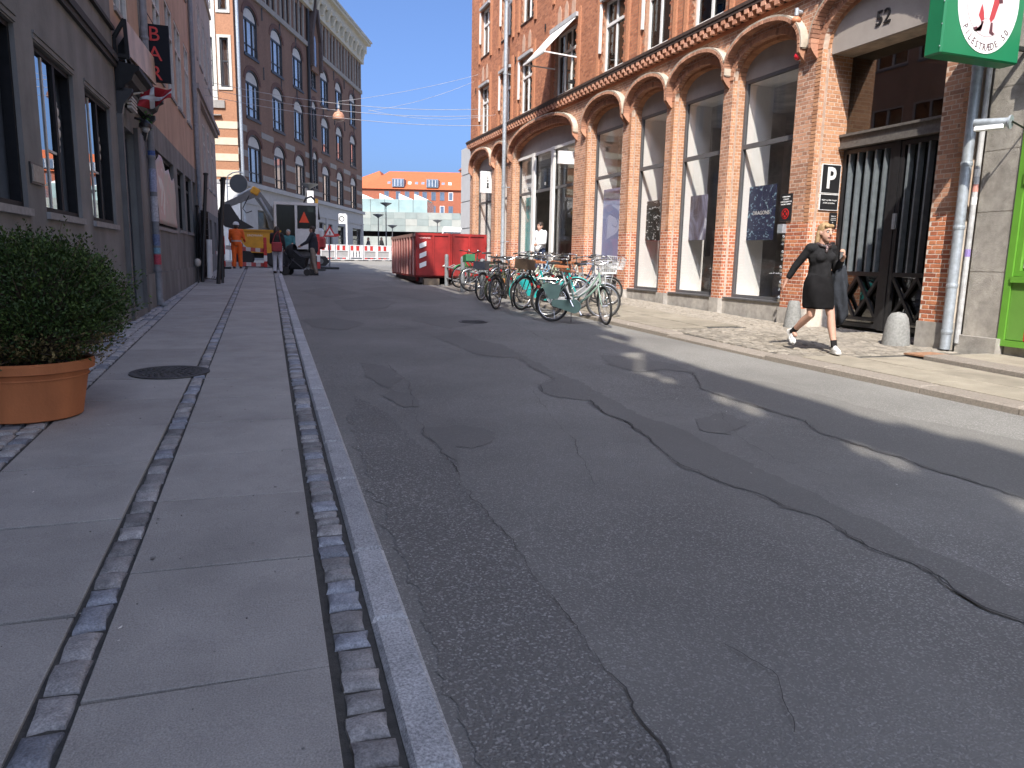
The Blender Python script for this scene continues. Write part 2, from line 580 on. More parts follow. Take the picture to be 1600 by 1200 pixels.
patch([(470, 500), (520, 496), (570, 505), (540, 516), (490, 512)], A_DARK, .004, 17)
# the coarse worn lane beside the left kerb
seam = [(705, 724), (722, 760), (760, 800), (795, 844), (836, 900), (900, 985), (960, 1060), (1040, 1180), (1090, 1260)]
patch([(x, y) for x, y in seam] + [(800, 1300), (742, 1190), (662, 975), (612, 835), (567, 727), (543, 650), (560, 620), (600, 640), (660, 700)], A_OLD, .003, 21)
crack(seam, .0045, 7, .009)
crack([(600, 566), (640, 600), (652, 660), (690, 710), (705, 724)], .004, 8)
crack([(640, 465), (700, 480), (800, 505), (870, 540), (960, 556)], .006, 22)
crack([(1120, 640), (1160, 690), (1210, 718), (1300, 745)], .003, 25)
crack([(560, 470), (600, 500), (680, 527)], .005, 23)
crack([(520, 560), (600, 552), (700, 548), (800, 556)], .004, 31)
crack([(500, 520), (640, 514), (760, 520)], .004, 32)
crack([(1130, 1010), (1210, 1060), (1240, 1150)], .003, 33)
crack([(830, 610), (900, 700), (930, 760)], .003, 34)
patch([(1085, 655), (1130, 645), (1170, 660), (1140, 680), (1100, 675)], A_DARK, .0045, 35)
patch([(940, 555), (1010, 560), (1050, 575), (1000, 582), (950, 570)], A_DARK, .0045, 36)
patch([(640, 500), (720, 492), (770, 503), (700, 514)], A_DARK, .0045, 37)
patch([(470, 455), (520, 448), (560, 458), (510, 465)], A_DARK, .0045, 38)
mh = MB().lathe([(.31, .002), (.31, .012), (.27, .012), (.27, .008), (0, .008)], n=28, capb=False)
md = MB()
for k in range(5):
    for j in range(6 + 5 * k):
        a = j * 2 * math.pi / (6 + 5 * k)
        r0 = .035 + .05 * k
        md.cbox((r0 * math.cos(a), r0 * math.sin(a), .011), (.024, .02, .008), a)
def manhole(x, y, s, dz, label, small=False):
    q = Matrix.Translation((x, y, gz(y) + dz)) @ Matrix.Rotation(math.atan(SLOPE), 4, 'X')
    t = thing("manhole_cover", label, "manhole cover", mat4=q)
    a = put(mh.mesh("cover_ring", IRON), "cover_ring", t, mat4=Matrix.Diagonal((s, s, 1, 1)))
    put(md.mesh("cover_relief", IRON), "cover_relief", t, mat4=Matrix.Diagonal((s, s, 1, 1)), kind='stuff')
    return t
manhole(-.72, 7.74, 1.16, .001, "round cast iron manhole cover set in the pavement beyond the flower pot")
manhole(3.78, 12.55, .82, RD + .002, "small round manhole cover in the asphalt in front of the parked bicycles")

# ---- left pavement: slabs, two sett strips, kerb
pave = put(None, "pavement", kind='structure')
ysL = [-14, -6, 0, 4, 8, 12, 16, 20, 24, 28, 33.5]
b = ribbon(MB(), lambda y: WALL_X(y) + .0, lambda y: KO(y) - .06, ysL, -.016)
b.build("bedding", MORT, pave)
BED2 = M("sett_joint", (.085, .082, .075), .95, .3, 40, .5, 150)
EA0 = lambda y: -1.36 + .006 * y
EA1 = lambda y: -.655 + .02 * y
EB0 = lambda y: -.548 + .0198 * y
EB1 = lambda y: .152 + .029 * y
EC0 = lambda y: .168 + .029 * y
EC1 = lambda y: .283 + .030 * y
ED0 = lambda y: .305 + .029 * y
PT = math.atan(SLOPE)
ribbon(MB(), lambda y: EA1(y) + .004, lambda y: EB0(y) - .004, [y_ for y_ in ysL if y_ > -7], -.020).build("joint_filling", BED2, pave)
ribbon(MB(), lambda y: EB1(y) + .004, lambda y: EC1(y) + .004, [y_ for y_ in ysL if y_ > -7], -.020).build("joint_filling", BED2, pave)
ribbon(MB(), lambda y: WALL_X(y), lambda y: EA0(y) - .02, [y_ for y_ in ysL if y_ > -7], -.020).build("joint_filling", BED2, pave)
def rounded_slab(pts, top, bot, e):
    """quad slab with a worn edge; pts counter-clockwise in plan (x, y), heights from the street slope"""
    c = Vector((sum(p[0] for p in pts) / 4, sum(p[1] for p in pts) / 4))
    def inset(k):
        return [(p[0] + (c.x - p[0]) / max(.02, abs(c.x - p[0])) * k, p[1] + (c.y - p[1]) / max(.02, abs(c.y - p[1])) * k) for p in pts]
    rings = [(pts, bot), (pts, top - e), (inset(e), top)]
    vs = [(x, y, gz(y) + z) for ring, z in rings for x, y in ring]
    fs = [(8, 9, 10, 11)]
    for i in range(2):
        for k in range(4):
            fs.append((i * 4 + k, i * 4 + (k + 1) % 4, i * 4 + 4 + (k + 1) % 4, i * 4 + 4 + k))
    return vs, fs
def slab_run(e0, e1, y0, pitch, n, mat, parent, name="slab", gap=.012, top=0, jit=.004, ed=.0025, tilt=.003):
    y = y0
    for i in range(n):
        p = pitch * random.uniform(.97, 1.03)
        a, b_ = y + gap / 2, y + p - gap / 2
        s = random.uniform(-.012, .012)
        t = top + random.uniform(-tilt, tilt)
        vs, fs = rounded_slab([(e0(a) + gap, a - s), (e1(a) - gap, a + s), (e1(b_) - gap, b_ + s), (e0(b_) + gap, b_ - s)], t, t - .06, ed)
        MB().add(vs, fs).build(name, mat, parent)
        y += p
y0 = 5.69 - .945 * 7
slab_run(EA0, EA1, y0, .945, 37, SLABM, pave)
slab_run(EB0, EB1, 2.19 - .86 * 4, .86, 40, SLABM, pave)
KY = -1.2
while KY < 31:
    p = random.choice([.62, .8, 1.0, 1.25])
    vs, fs = rounded_slab([(ED0(KY), KY + .004), (KO(KY), KY + .004), (KO(KY + p), KY + p - .004), (ED0(KY + p), KY + p - .004)], .004, -.13, .016)
    MB().add(vs, fs).build("kerb_stone", KERBM, pave)
    KY += p
def sett_meshes(n, mats, lx, ly, lz):
    out = []
    for i in range(n):
        a, b_ = lx * .5, ly * .5
        jit = lambda k: random.uniform(-k, k)
        ring0 = [(-a, -b_), (0, -b_), (a, -b_), (a, 0), (a, b_), (0, b_), (-a, b_), (-a, 0)]
        ring0 = [(x + jit(.05 * lx), y + jit(.05 * ly)) for x, y in ring0]
        vs = [(x, y, -lz) for x, y in ring0] + [(x, y, -lz * .3) for x, y in ring0] + [(x * .95, y * .92, -.005 + jit(.003)) for x, y in ring0] + [(x * .62, y * .6, .002 + jit(.002)) for x, y in ring0]
        fs = [tuple(range(24, 32))]
        for r_ in range(3):
            for k in range(8):
                fs.append((r_ * 8 + k, r_ * 8 + (k + 1) % 8, r_ * 8 + 8 + (k + 1) % 8, r_ * 8 + 8 + k))
        out.append(MB().add(vs, fs).mesh("sett", mats[i % len(mats)], smooth=R(50)))
    return out
def place_setts(parent, spots, meshes, cap, name="sett"):
    """spots: (x, y, sx, sy, rot); the largest in view as parts, the rest joined as one part"""
    order = sorted(range(len(spots)), key=lambda i: (Vector((spots[i][0], spots[i][1])).length))
    near = set(i for i in order if spots[i][1] > .9)
    keep = set([i for i in order if i in near][:cap])
    rest = {}
    for i, (x, y, sx, sy, r_) in enumerate(spots):
        me = random.choice(meshes)
        m = Matrix.Translation((x, y, gz(y) + random.uniform(-.004, .004))) @ Matrix.Rotation(PT, 4, 'X') @ Matrix.Rotation(r_, 4, 'Z') @ Matrix.Diagonal((sx, sy, 1, 1))
        if i in keep:
            put(me, name, parent, mat4=m)
        else:
            k = me.materials[0]
            mb = rest.setdefault(k, MB())
            mb.add([m @ v.co for v in me.vertices], [tuple(p.vertices) for p in me.polygons])
    for k, mb in rest.items():
        mb.build("far_setts", k, parent, kind='stuff', smooth=R(50))
spots = []
y = .9
while y < 30:                                           # the single row beside the kerb
    p = random.choice([.095, .11, .12, .13, .145])
    w = EC1(y) - EC0(y)
    spots.append(((EC0(y) + EC1(y)) / 2 + random.uniform(-.004, .004), y + p / 2, w / .12 * random.uniform(.93, 1.02), (p - .016) / .12, -.029 + random.uniform(-.03, .03)))
    y += p
y = 1.0
while y < 31:                                           # the row between the two slab columns
    p = random.choice([.14, .16, .18, .2])
    w = EB0(y) - EA1(y)
    spots.append(((EA1(y) + EB0(y)) / 2 + random.uniform(-.004, .004), y + p / 2, w / .12 * random.uniform(.9, 1.0), (p - .016) / .12, random.uniform(-.05, .05)))
    y += p
SETL = sett_meshes(10, [SETTM, SETTB, SETTM], .12, .12, .05)
place_setts(pave, spots, SETL, 296)
spots = []
y = 3.6
while y < 33:                                           # setts along the wall foot
    wd_ = EA0(y) - .01 - WALL_X(y)
    nn_ = max(1, round(wd_ / .125))
    for k in range(nn_):
        spots.append((WALL_X(y) + wd_ * (k + .5) / nn_ + random.uniform(-.006, .006), y + random.uniform(-.015, .015), wd_ / nn_ / .12 * .9, 1.0, random.uniform(-.08, .08)))
    y += .135
place_setts(pave, spots, SETL, 0)

# ---- right pavement
pavr = put(None, "sidewalk", kind='structure')
ysR = [-6, 0, 4, 6, 8, 10, 12, 15, 18, 21, 24, 28, 32, 33.5]
ribbon(MB(), lambda y: KR(y) + .29, lambda y: 9.7 if y > 7.55 else 9.2, ysR, -.02).build("bedding", MORT, pavr)
FL = lambda y: KR(y) + .34
slab_run(FL, lambda y: (FL(y) + 8.2) / 2, 1.0, .95, 7, SLABR, pavr)
slab_run(lambda y: (FL(y) + 8.2) / 2, lambda y: 8.2, 1.4, 1.0, 6, SLABR, pavr)
slab_run(FL, lambda y: 7.45, 10.75, .95, 22, SLABR, pavr)
slab_run(lambda y: 7.45, lambda y: 8.25, 11.0, .97, 22, SLABR, pavr)
KY = -3.0
while KY < 32:
    p = random.choice([.8, 1.0, 1.25, 1.5])
    low_ = 7.5 < KY + p / 2 < 10.6
    top = -.02 if low_ else .004
    vs, fs = rounded_slab([(KR(KY), KY + .005), (KR(KY) + .3, KY + .005), (KR(KY + p) + .3, KY + p - .005), (KR(KY + p), KY + p - .005)], top, -.15, .02)
    MB().add(vs, fs).build("kerb_stone", KERBR, pavr)
    KY += p
SETR = sett_meshes(8, [SETTP], .15, .12, .05)
spots = []
yy = 7.62
while yy < 10.72:                                        # the gateway crossing
    x = KR(yy) + .385 + random.uniform(-.06, .06)
    while x < 10.2:
        if x < 9.4 or 8.45 < yy < 10.7:
            spots.append((x, yy, 1.08, 1, random.uniform(-.05, .05)))
        x += .175
    yy += .135
place_setts(pavr, spots, SETR, 298)
spots = []
yy = 10.8
while yy < 32:
    x = 8.33
    while x < 9.42:
        spots.append((x + random.uniform(-.02, .02), yy, 1.05, 1.03, random.uniform(-.06, .06)))
        x += .172
    yy += .14
place_setts(pavr, spots, SETR, 0)
# raised stone step in front of the green shop, and an iron plate set beside the pipe
stp = MB()
for a, b_ in ((-2, 1.2), (1.2, 3.9), (3.9, 7.1)):
    vs, fs = rounded_slab([(8.23, a + .004), (8.62, a + .004), (8.62, b_ - .004), (8.23, b_ - .004)], .06, -.06, .015)
    stp.add(vs, fs)
stp.build("step_stone", KERBR, pavr)
ribbon(MB(), lambda y: 8.62, lambda y: 9.5, [-4, 0, 3, 5, 6, 7.1], .05).build("shop_apron", SLABR, pavr)
MB().cbox((8.62, 7.36, gz(7.36) + .012), (.5, .36, .02), .02).build("iron_plate", M("rusty_plate", (.3, .16, .09), .75, .3, 20, .3, 120), pavr)
# trodden gum, scraps and small dark stains on the slabs
gum = MB(); scrap = MB()
for i in range(46):
    y = 1.6 + random.random() ** 1.5 * 14
    x = random.uniform(EA0(y) + .05, EB1(y) - .05)
    if EA1(y) - .02 < x < EB0(y) + .02:
        continue
    n_ = 7
    r_ = random.uniform(.004, .011)
    ring = []
    for k in range(n_):
        a = 2 * math.pi * k / n_
        q = r_ * random.uniform(.7, 1.25)
        ring.append((x + q * math.cos(a), y + q * math.sin(a) * 1.2, gz(y + q * math.sin(a) * 1.2) + .0065))
    gum.sheet(ring)
for i in range(60):
    y = 1.7 + random.random() ** 1.4 * 13
    x = random.uniform(WALL_X(y) + .15, 5.0)
    z = .0075 if x < KO(y) else RD + .012
    r_ = random.uniform(.004, .013)
    a = random.uniform(0, 6)
    c_, s_ = math.cos(a) * r_, math.sin(a) * r_
    scrap.add([(x - c_, y - s_, gz(y) + z), (x + s_ * .5, y - c_ * .5, gz(y) + z), (x + c_, y + s_, gz(y) + z + .004), (x - s_ * .5, y + c_ * .5, gz(y) + z)], [(0, 1, 2, 3)])
gum.build("gum_spots", M("old_gum", (.20, .192, .18), .9, .3, 30, island=.4), pave, kind='stuff')
scrap.build("litter", M("paper_scrap", (.62, .6, .55), .9, .2, 30, island=.4), None, kind='stuff', label="tiny pale scraps of paper and leaf lying about the road and pavement", category="litter")
# grit by the kerb
gr = MB()
for i in range(420):
    s_ = random.random()
    if s_ < .5:
        y = random.uniform(1.6, 14); x = KO(y) + abs(random.gauss(0, .25)) + .02; z = RD
    else:
        y = random.uniform(1.6, 12); x = random.uniform(WALL_X(y) + .1, KO(y) - .2); z = .001
    r_ = random.uniform(.002, .005)
    gr.ball((x, y, gz(y) + z + r_ * .4), r_, 5, 4, (1, random.uniform(.6, 1.2), .6))
gr.build("grit", M("grit_stone", (.28, .27, .25), .9, .4, 40, island=.5), None, kind='stuff', label="loose pale grit scattered along the kerb", category="grit")
# ================================================================== RED BRICK BUILDING (sunny side)
def m_brick(name, c0, c1, c2, rough=.82, dirt=.2):
    m = bpy.data.materials.new(name)
    m.use_nodes = True
    nt = m.node_tree
    L = nt.links
    p = nt.nodes["Principled BSDF"]
    p.inputs["Roughness"].default_value = rough
    p.inputs["Specular IOR Level"].default_value = .3
    geo = _n(nt, "ShaderNodeNewGeometry")
    oi = _n(nt, "ShaderNodeObjectInfo")
    ad = _n(nt, "ShaderNodeMath", operation='ADD')
    L.new(geo.outputs["Random Per Island"], ad.inputs[0])
    L.new(oi.outputs["Random"], ad.inputs[1])
    fr = _n(nt, "ShaderNodeMath", operation='FRACT')
    L.new(ad.outputs[0], fr.inputs[0])
    cr = _n(nt, "ShaderNodeValToRGB")
    e = cr.color_ramp.elements
    e[0].color = (*c0, 1)
    e[1].color = (*c2, 1)
    k = e.new(.45)
    k.color = (*c1, 1)
    L.new(fr.outputs[0], cr.inputs[0])
    nz = _n(nt, "ShaderNodeTexNoise")
    nz.inputs["Scale"].default_value = 30
    nz.inputs["Detail"].default_value = 5
    L.new(geo.outputs["Position"], nz.inputs["Vector"])
    n2 = _n(nt, "ShaderNodeTexNoise")
    n2.inputs["Scale"].default_value = .8
    n2.inputs["Detail"].default_value = 5
    L.new(geo.outputs["Position"], n2.inputs["Vector"])
    a2 = _n(nt, "ShaderNodeMath", operation='ADD')
    L.new(nz.outputs["Fac"], a2.inputs[0])
    L.new(n2.outputs["Fac"], a2.inputs[1])
    mr = _n(nt, "ShaderNodeMapRange")
    mr.inputs[1].default_value, mr.inputs[2].default_value = .7, 1.3
    mr.inputs[3].default_value, mr.inputs[4].default_value = 1 - dirt, 1 + dirt
    L.new(a2.outputs[0], mr.inputs[0])
    v = _n(nt, "ShaderNodeVectorMath", operation='SCALE')
    L.new(cr.outputs[0], v.inputs[0])
    L.new(mr.outputs[0], v.inputs[3])
    L.new(v.outputs[0], p.inputs["Base Color"])
    b = _n(nt, "ShaderNodeBump")
    b.inputs["Strength"].default_value = .5
    b.inputs["Distance"].default_value = .004
    L.new(nz.outputs["Fac"], b.inputs["Height"])
    L.new(b.outputs[0], p.inputs["Normal"])
    MATS[name] = m
    return m
BR_FACE = m_brick("brick_brown", (.32, .165, .108), (.46, .235, .15), (.56, .30, .19))
BR_JAMB = m_brick("brick_orange", (.39, .19, .108), (.49, .25, .14), (.56, .30, .17), dirt=.14)
BR_UP = m_brick("brick_upper", (.34, .128, .07), (.46, .18, .095), (.55, .23, .12))
BR_LOW = m_brick("brick_low", (.32, .105, .06), (.48, .165, .085), (.56, .225, .11), dirt=.25)
MO_BR = M("mortar_brown", (.60, .47, .37), .95, .2, 12, .3, 90)
MO_WH = M("mortar_white", (.68, .60, .51), .95, .18, 12, .3, 90)
MO_UP = M("mortar_upper", (.36, .21, .14), .95, .2, 12, .3, 90)
CEMENT = M("pale_cement", (.44, .38, .30), .85, .22, 6, .3, 60, streak=.25)
HOODM = M("weathered_hood", (.42, .31, .22), .85, .25, 9, .3, 60)
DARKTR = M("dark_moulding", (.07, .045, .035), .7, .3, 10, .2, 60)
TYMP = M("taupe_panel", (.36, .32, .29), .8, .08, 4, .1, 80)
GFRAME = M("grey_window_frame", (.105, .105, .11), .45, .1, 10)
WPAINT = M("white_paint", (.78, .77, .74), .5, .06, 6, .06, 40)
REVEAL = M("white_reveal", (.88, .87, .84), .7, .03, 4)
INT_D = M("shop_interior", (.55, .53, .50), .8, .5, .9)
INT_F = M("shop_floor", (.3, .28, .25), .5, .2, 2)
PLINTH = M("plinth_stone", (.40, .37, .33), .85, .22, 9, .35, 120, streak=.25)
GLASS = thin_glass("shop_glass", tint=(.985, .985, .985), refl=1.2, wav=.015, ex=5.5)
GLASSU = thin_glass("window_glass", tint=(.35, .37, .38), wav=.05)
BLACKM = M("black_metal", (.02, .02, .021), .45, .2, 20, .1, 60)
STEEL = M("galvanised_steel", (.40, .44, .47), .45, .2, 14, .1, 60, metal=.35, streak=.2)

FRT = Fr((9.45, 0, 0), (0, 1, 0), (-1, 0, 0))
rb = thing("brick_building", "red brick building with arched shop windows and a numbered gateway on the sunny side", "building", (9.45, 8, gz(8)))
CH = .0667
def brick_cells(u0, u1, z0, z1, excl=None, ph=0, gap=.0135, bond=True):
    """brick positions on a rectangle of wall: (u0, u1, z0, z1)"""
    out = []
    i0 = int(math.floor(z0 / CH))
    for i in range(i0, int(math.ceil(z1 / CH))):
        a, b = max(z0, i * CH + gap * .5), min(z1, (i + 1) * CH - gap * .5)
        if b - a < .02:
            continue
        head = bond and i % 2 == 1
        pit = .12 if head else .24
        off = (.06 if head else (.12 if i % 4 == 0 else 0)) + ph
        k = math.floor((u0 - off) / pit)
        while k * pit + off < u1:
            c, d = max(u0, k * pit + off + gap * .5), min(u1, (k + 1) * pit + off - gap * .5)
            k += 1
            if d - c < .028:
                continue
            if excl and excl((c + d) / 2, (a + b) / 2):
                continue
            out.append((c, d, a, b))
    return out
def brick_mesh(name, fr, cells, v0, mat, parent, dep=.006, jit=.0012):
    """all cells as one mesh of separate bricks"""
    n = len(cells)
    if not n:
        return None
    c = np.array(cells)
    f = v0 + rng.uniform(-jit, jit, n)
    h = rng.uniform(0, .003, (n, 4))
    o = np.array(fr.o); du = np.array(fr.du); dv = np.array(fr.dv)
    V = np.zeros((n, 8, 3))
    for i, (a, b, dd) in enumerate(((0, 2, 1), (1, 2, 1), (1, 3, 1), (0, 3, 1), (0, 2, 0), (1, 2, 0), (1, 3, 0), (0, 3, 0))):
        v = f if dd else np.full(n, v0 - dep)
        u_, z_ = c[:, a], c[:, b]
        V[:, i] = o + du * u_[:, None] + dv * v[:, None]
        V[:, i, 2] += z_
    F = np.array([(0, 1, 2, 3), (0, 4, 5, 1), (1, 5, 6, 2), (2, 6, 7, 3), (3, 7, 4, 0)])
    faces = (F[None] + (np.arange(n) * 8)[:, None, None]).reshape(-1, 4)
    vs = V.reshape(-1, 3)
    inv = np.array(WM[parent].inverted())
    vs = vs @ inv[:3, :3].T + inv[:3, 3]
    me = bpy.data.meshes.new(name)
    me.vertices.add(len(vs)); me.vertices.foreach_set("co", vs.ravel())
    me.loops.add(faces.size); me.loops.foreach_set("vertex_index", faces.ravel().astype(np.int32))
    me.polygons.add(len(faces)); me.polygons.foreach_set("loop_start", np.arange(0, faces.size, 4, dtype=np.int32))
    me.update(calc_edges=True)
    me.validate()
    me.shade_flat()
    me.materials.append(mat)
    return put(me, name, parent, kind='stuff')
_bm_cache = {}
N_SINGLE = [0]
def single_bricks(fr, cells, v0, mat, parent, rzmat):
    """bricks as parts, alike ones sharing a mesh"""
    left_ = max(0, 298 - N_SINGLE[0])
    order = sorted(cells, key=lambda c: -(c[1] - c[0]))
    N_SINGLE[0] += min(left_, len(cells))
    if order[left_:]:
        brick_mesh("brickwork", fr, order[left_:], v0, mat, parent)
    for (u0, u1, z0, z1) in order[:left_]:
        w, h = round(u1 - u0, 2), round(z1 - z0, 3)
        key = (w, h, mat.name)
        if key not in _bm_cache:
            vs, fs = bevbox(w / 2, .02, h / 2, .002)
            _bm_cache[key] = MB().add(vs, fs).mesh("brick", mat)
        p = Vector(fr.P((u0 + u1) / 2, v0 - .02 + random.uniform(-.0012, .0012), (z0 + z1) / 2))
        m = WM[parent].inverted() @ Matrix.Translation(p) @ rzmat @ Matrix.Rotation(random.uniform(-.008, .008), 4, 'Y')
        put(_bm_cache[key], "brick", parent, mat4=m)
RZ_FACE = Matrix.Rotation(R(-90), 4, 'Z')              # brick long axis along Y, face to -X
RZ_JAMB = Matrix()                                     # brick long axis along X, face to -Y

# openings of the ground floor: inner near edge, inner far edge, arch rise
OPEN = [("W1", 29.07, 31.55, .5), ("W2", 27.2, 28.45, .42), ("W3", 21.08, 26.45, .62), ("W4", 18.05, 20.05, .5), ("W5", 15.9, 17.46, .46), ("W6", 13.68, 15.42, .48), ("W7", 11.47, 13.24, .5), ("G", 8.38, 10.75, .66)]
ST = .07                                               # step between outer and inner opening
ZS = 5.0                                               # springing
BND = 2.1                                              # below this the joints are white
def arch_z(u, n, f, rise, zs=ZS):
    t = (u - (n + f) / 2) / ((f - n) / 2)
    return zs + rise * max(0, 1 - abs(t) ** 2.3) ** (1 / 2.3) if abs(t) <= 1 else zs
core = {k: MB() for k in ("low", "mid", "up", "jamb")}
edges = sorted([(n - ST, f + ST) for _, n, f, _ in OPEN])
U0, U1 = 7.86, 32.05
piers = []
prev = U0
for n, f in edges:
    piers.append((prev, n))
    prev = f
piers.append((prev, U1))
V0 = -.0015
PZ = .56
cells_low, cells_mid, cells_jl, cells_jm = [], [], [], []
for a, b in piers:
    core["low"].fbox(FRT, a, b, -.6, V0, 0, BND)
    core["mid"].fbox(FRT, a, b, -.6, V0, BND, ZS)
    cl = brick_cells(a + .003, b - .003, max(PZ, .5), BND, ph=a)
    cm = brick_cells(a + .003, b - .003, BND, ZS, ph=a)
    cells_mid += cm
    if b < 11.6:
        (single_low := globals().setdefault('SINGLE_LOW', [])).extend(cl)
    else:
        cells_low += cl
# spandrels and the wall up to the cornice, cut to the arches
ZC = 6.02
def over_arch(u):
    for _, n, f, rise in OPEN:
        if n - ST <= u <= f + ST:
            return arch_z(u, n - ST, f + ST, rise + .06)
    return ZS
us = list(np.arange(U0, U1, .06)) + [U1]
for a, b in zip(us[:-1], us[1:]):
    z0 = max(over_arch(a + 1e-4), over_arch(b - 1e-4))
    core["mid"].fbox(FRT, a, b, -.6, V0, z0, ZC)
cells_mid += brick_cells(U0, U1, ZS, ZC, excl=lambda u, z: z < over_arch(u) + .02)
core["low"].build("mortar", MO_WH, rb, world=True, kind='stuff')
core["mid"].build("mortar", MO_BR, rb, world=True, kind='stuff')
brick_mesh("brickwork", FRT, cells_low, 0, BR_LOW, rb)
brick_mesh("brickwork", FRT, cells_mid, 0, BR_FACE, rb)
# jambs: outer step, then inner step; orange bricks that face up the street
def jamb(y, x0, x1, z0, z1, single=False, far=True):
    fr = Fr((0, y, 0), (1, 0, 0), (0, -1 if far else 1, 0))
    lo = brick_cells(x0, x1, z0, BND, bond=True, ph=x0)
    mi = brick_cells(x0, x1, BND, z1, bond=True, ph=x0)
    if single:
        single_bricks(fr, lo, .0035, BR_LOW, rb, RZ_JAMB)
        brick_mesh("brickwork", fr, mi, .0025, BR_JAMB, rb)
    else:
        JB.setdefault((y, far), []).append((fr, lo, mi))
JB = {}
for nm, n, f, rise in OPEN:
    dep = .6 if nm == "G" else .3
    mb = MB(); mbl = MB()
    for (z0, z1, q) in ((0, BND, mbl), (BND, ZS, mb)):
        q.fbox(FRT, f, f + ST + .02, -.75 if nm != "G" else -.62, -.10, z0, z1)
        q.fbox(FRT, n - ST - .02, n, -.75 if nm != "G" else -.62, -.10, z0, z1)
    mbl.build("mortar", MO_WH, rb, world=True, kind='stuff')
    mb.build("mortar", MO_BR, rb, world=True, kind='stuff')
    z0 = PZ if nm == "G" else .6
    jamb(f + ST, 9.452, 9.552, z0, ZS, single=(nm == "G"))
    jamb(f, 9.553, 9.45 + dep, z0, ZS, single=(nm == "G"))
    jamb(n - ST, 9.452, 9.552, z0, ZS, far=False)
    jamb(n, 9.553, 9.45 + dep, z0, ZS, far=False)
for (y, far), L_ in JB.items():
    for fr, lo, mi in L_:
        brick_mesh("brickwork", fr, lo, .0025, BR_LOW, rb)
        brick_mesh("brickwork", fr, mi, .0025, BR_JAMB, rb)
single_bricks(FRT, SINGLE_LOW, .002, BR_LOW, rb, RZ_FACE)
# strips of rounded orange brick at the window sides of each pier
OR = []
for a, b in piers:
    if b - a > .3:
        OR += [c for c in brick_cells(a + .002, a + .125, BND, ZS + .02, bond=False, ph=a)]
brick_mesh("brickwork", FRT, OR, .005, BR_JAMB, rb, dep=.007)
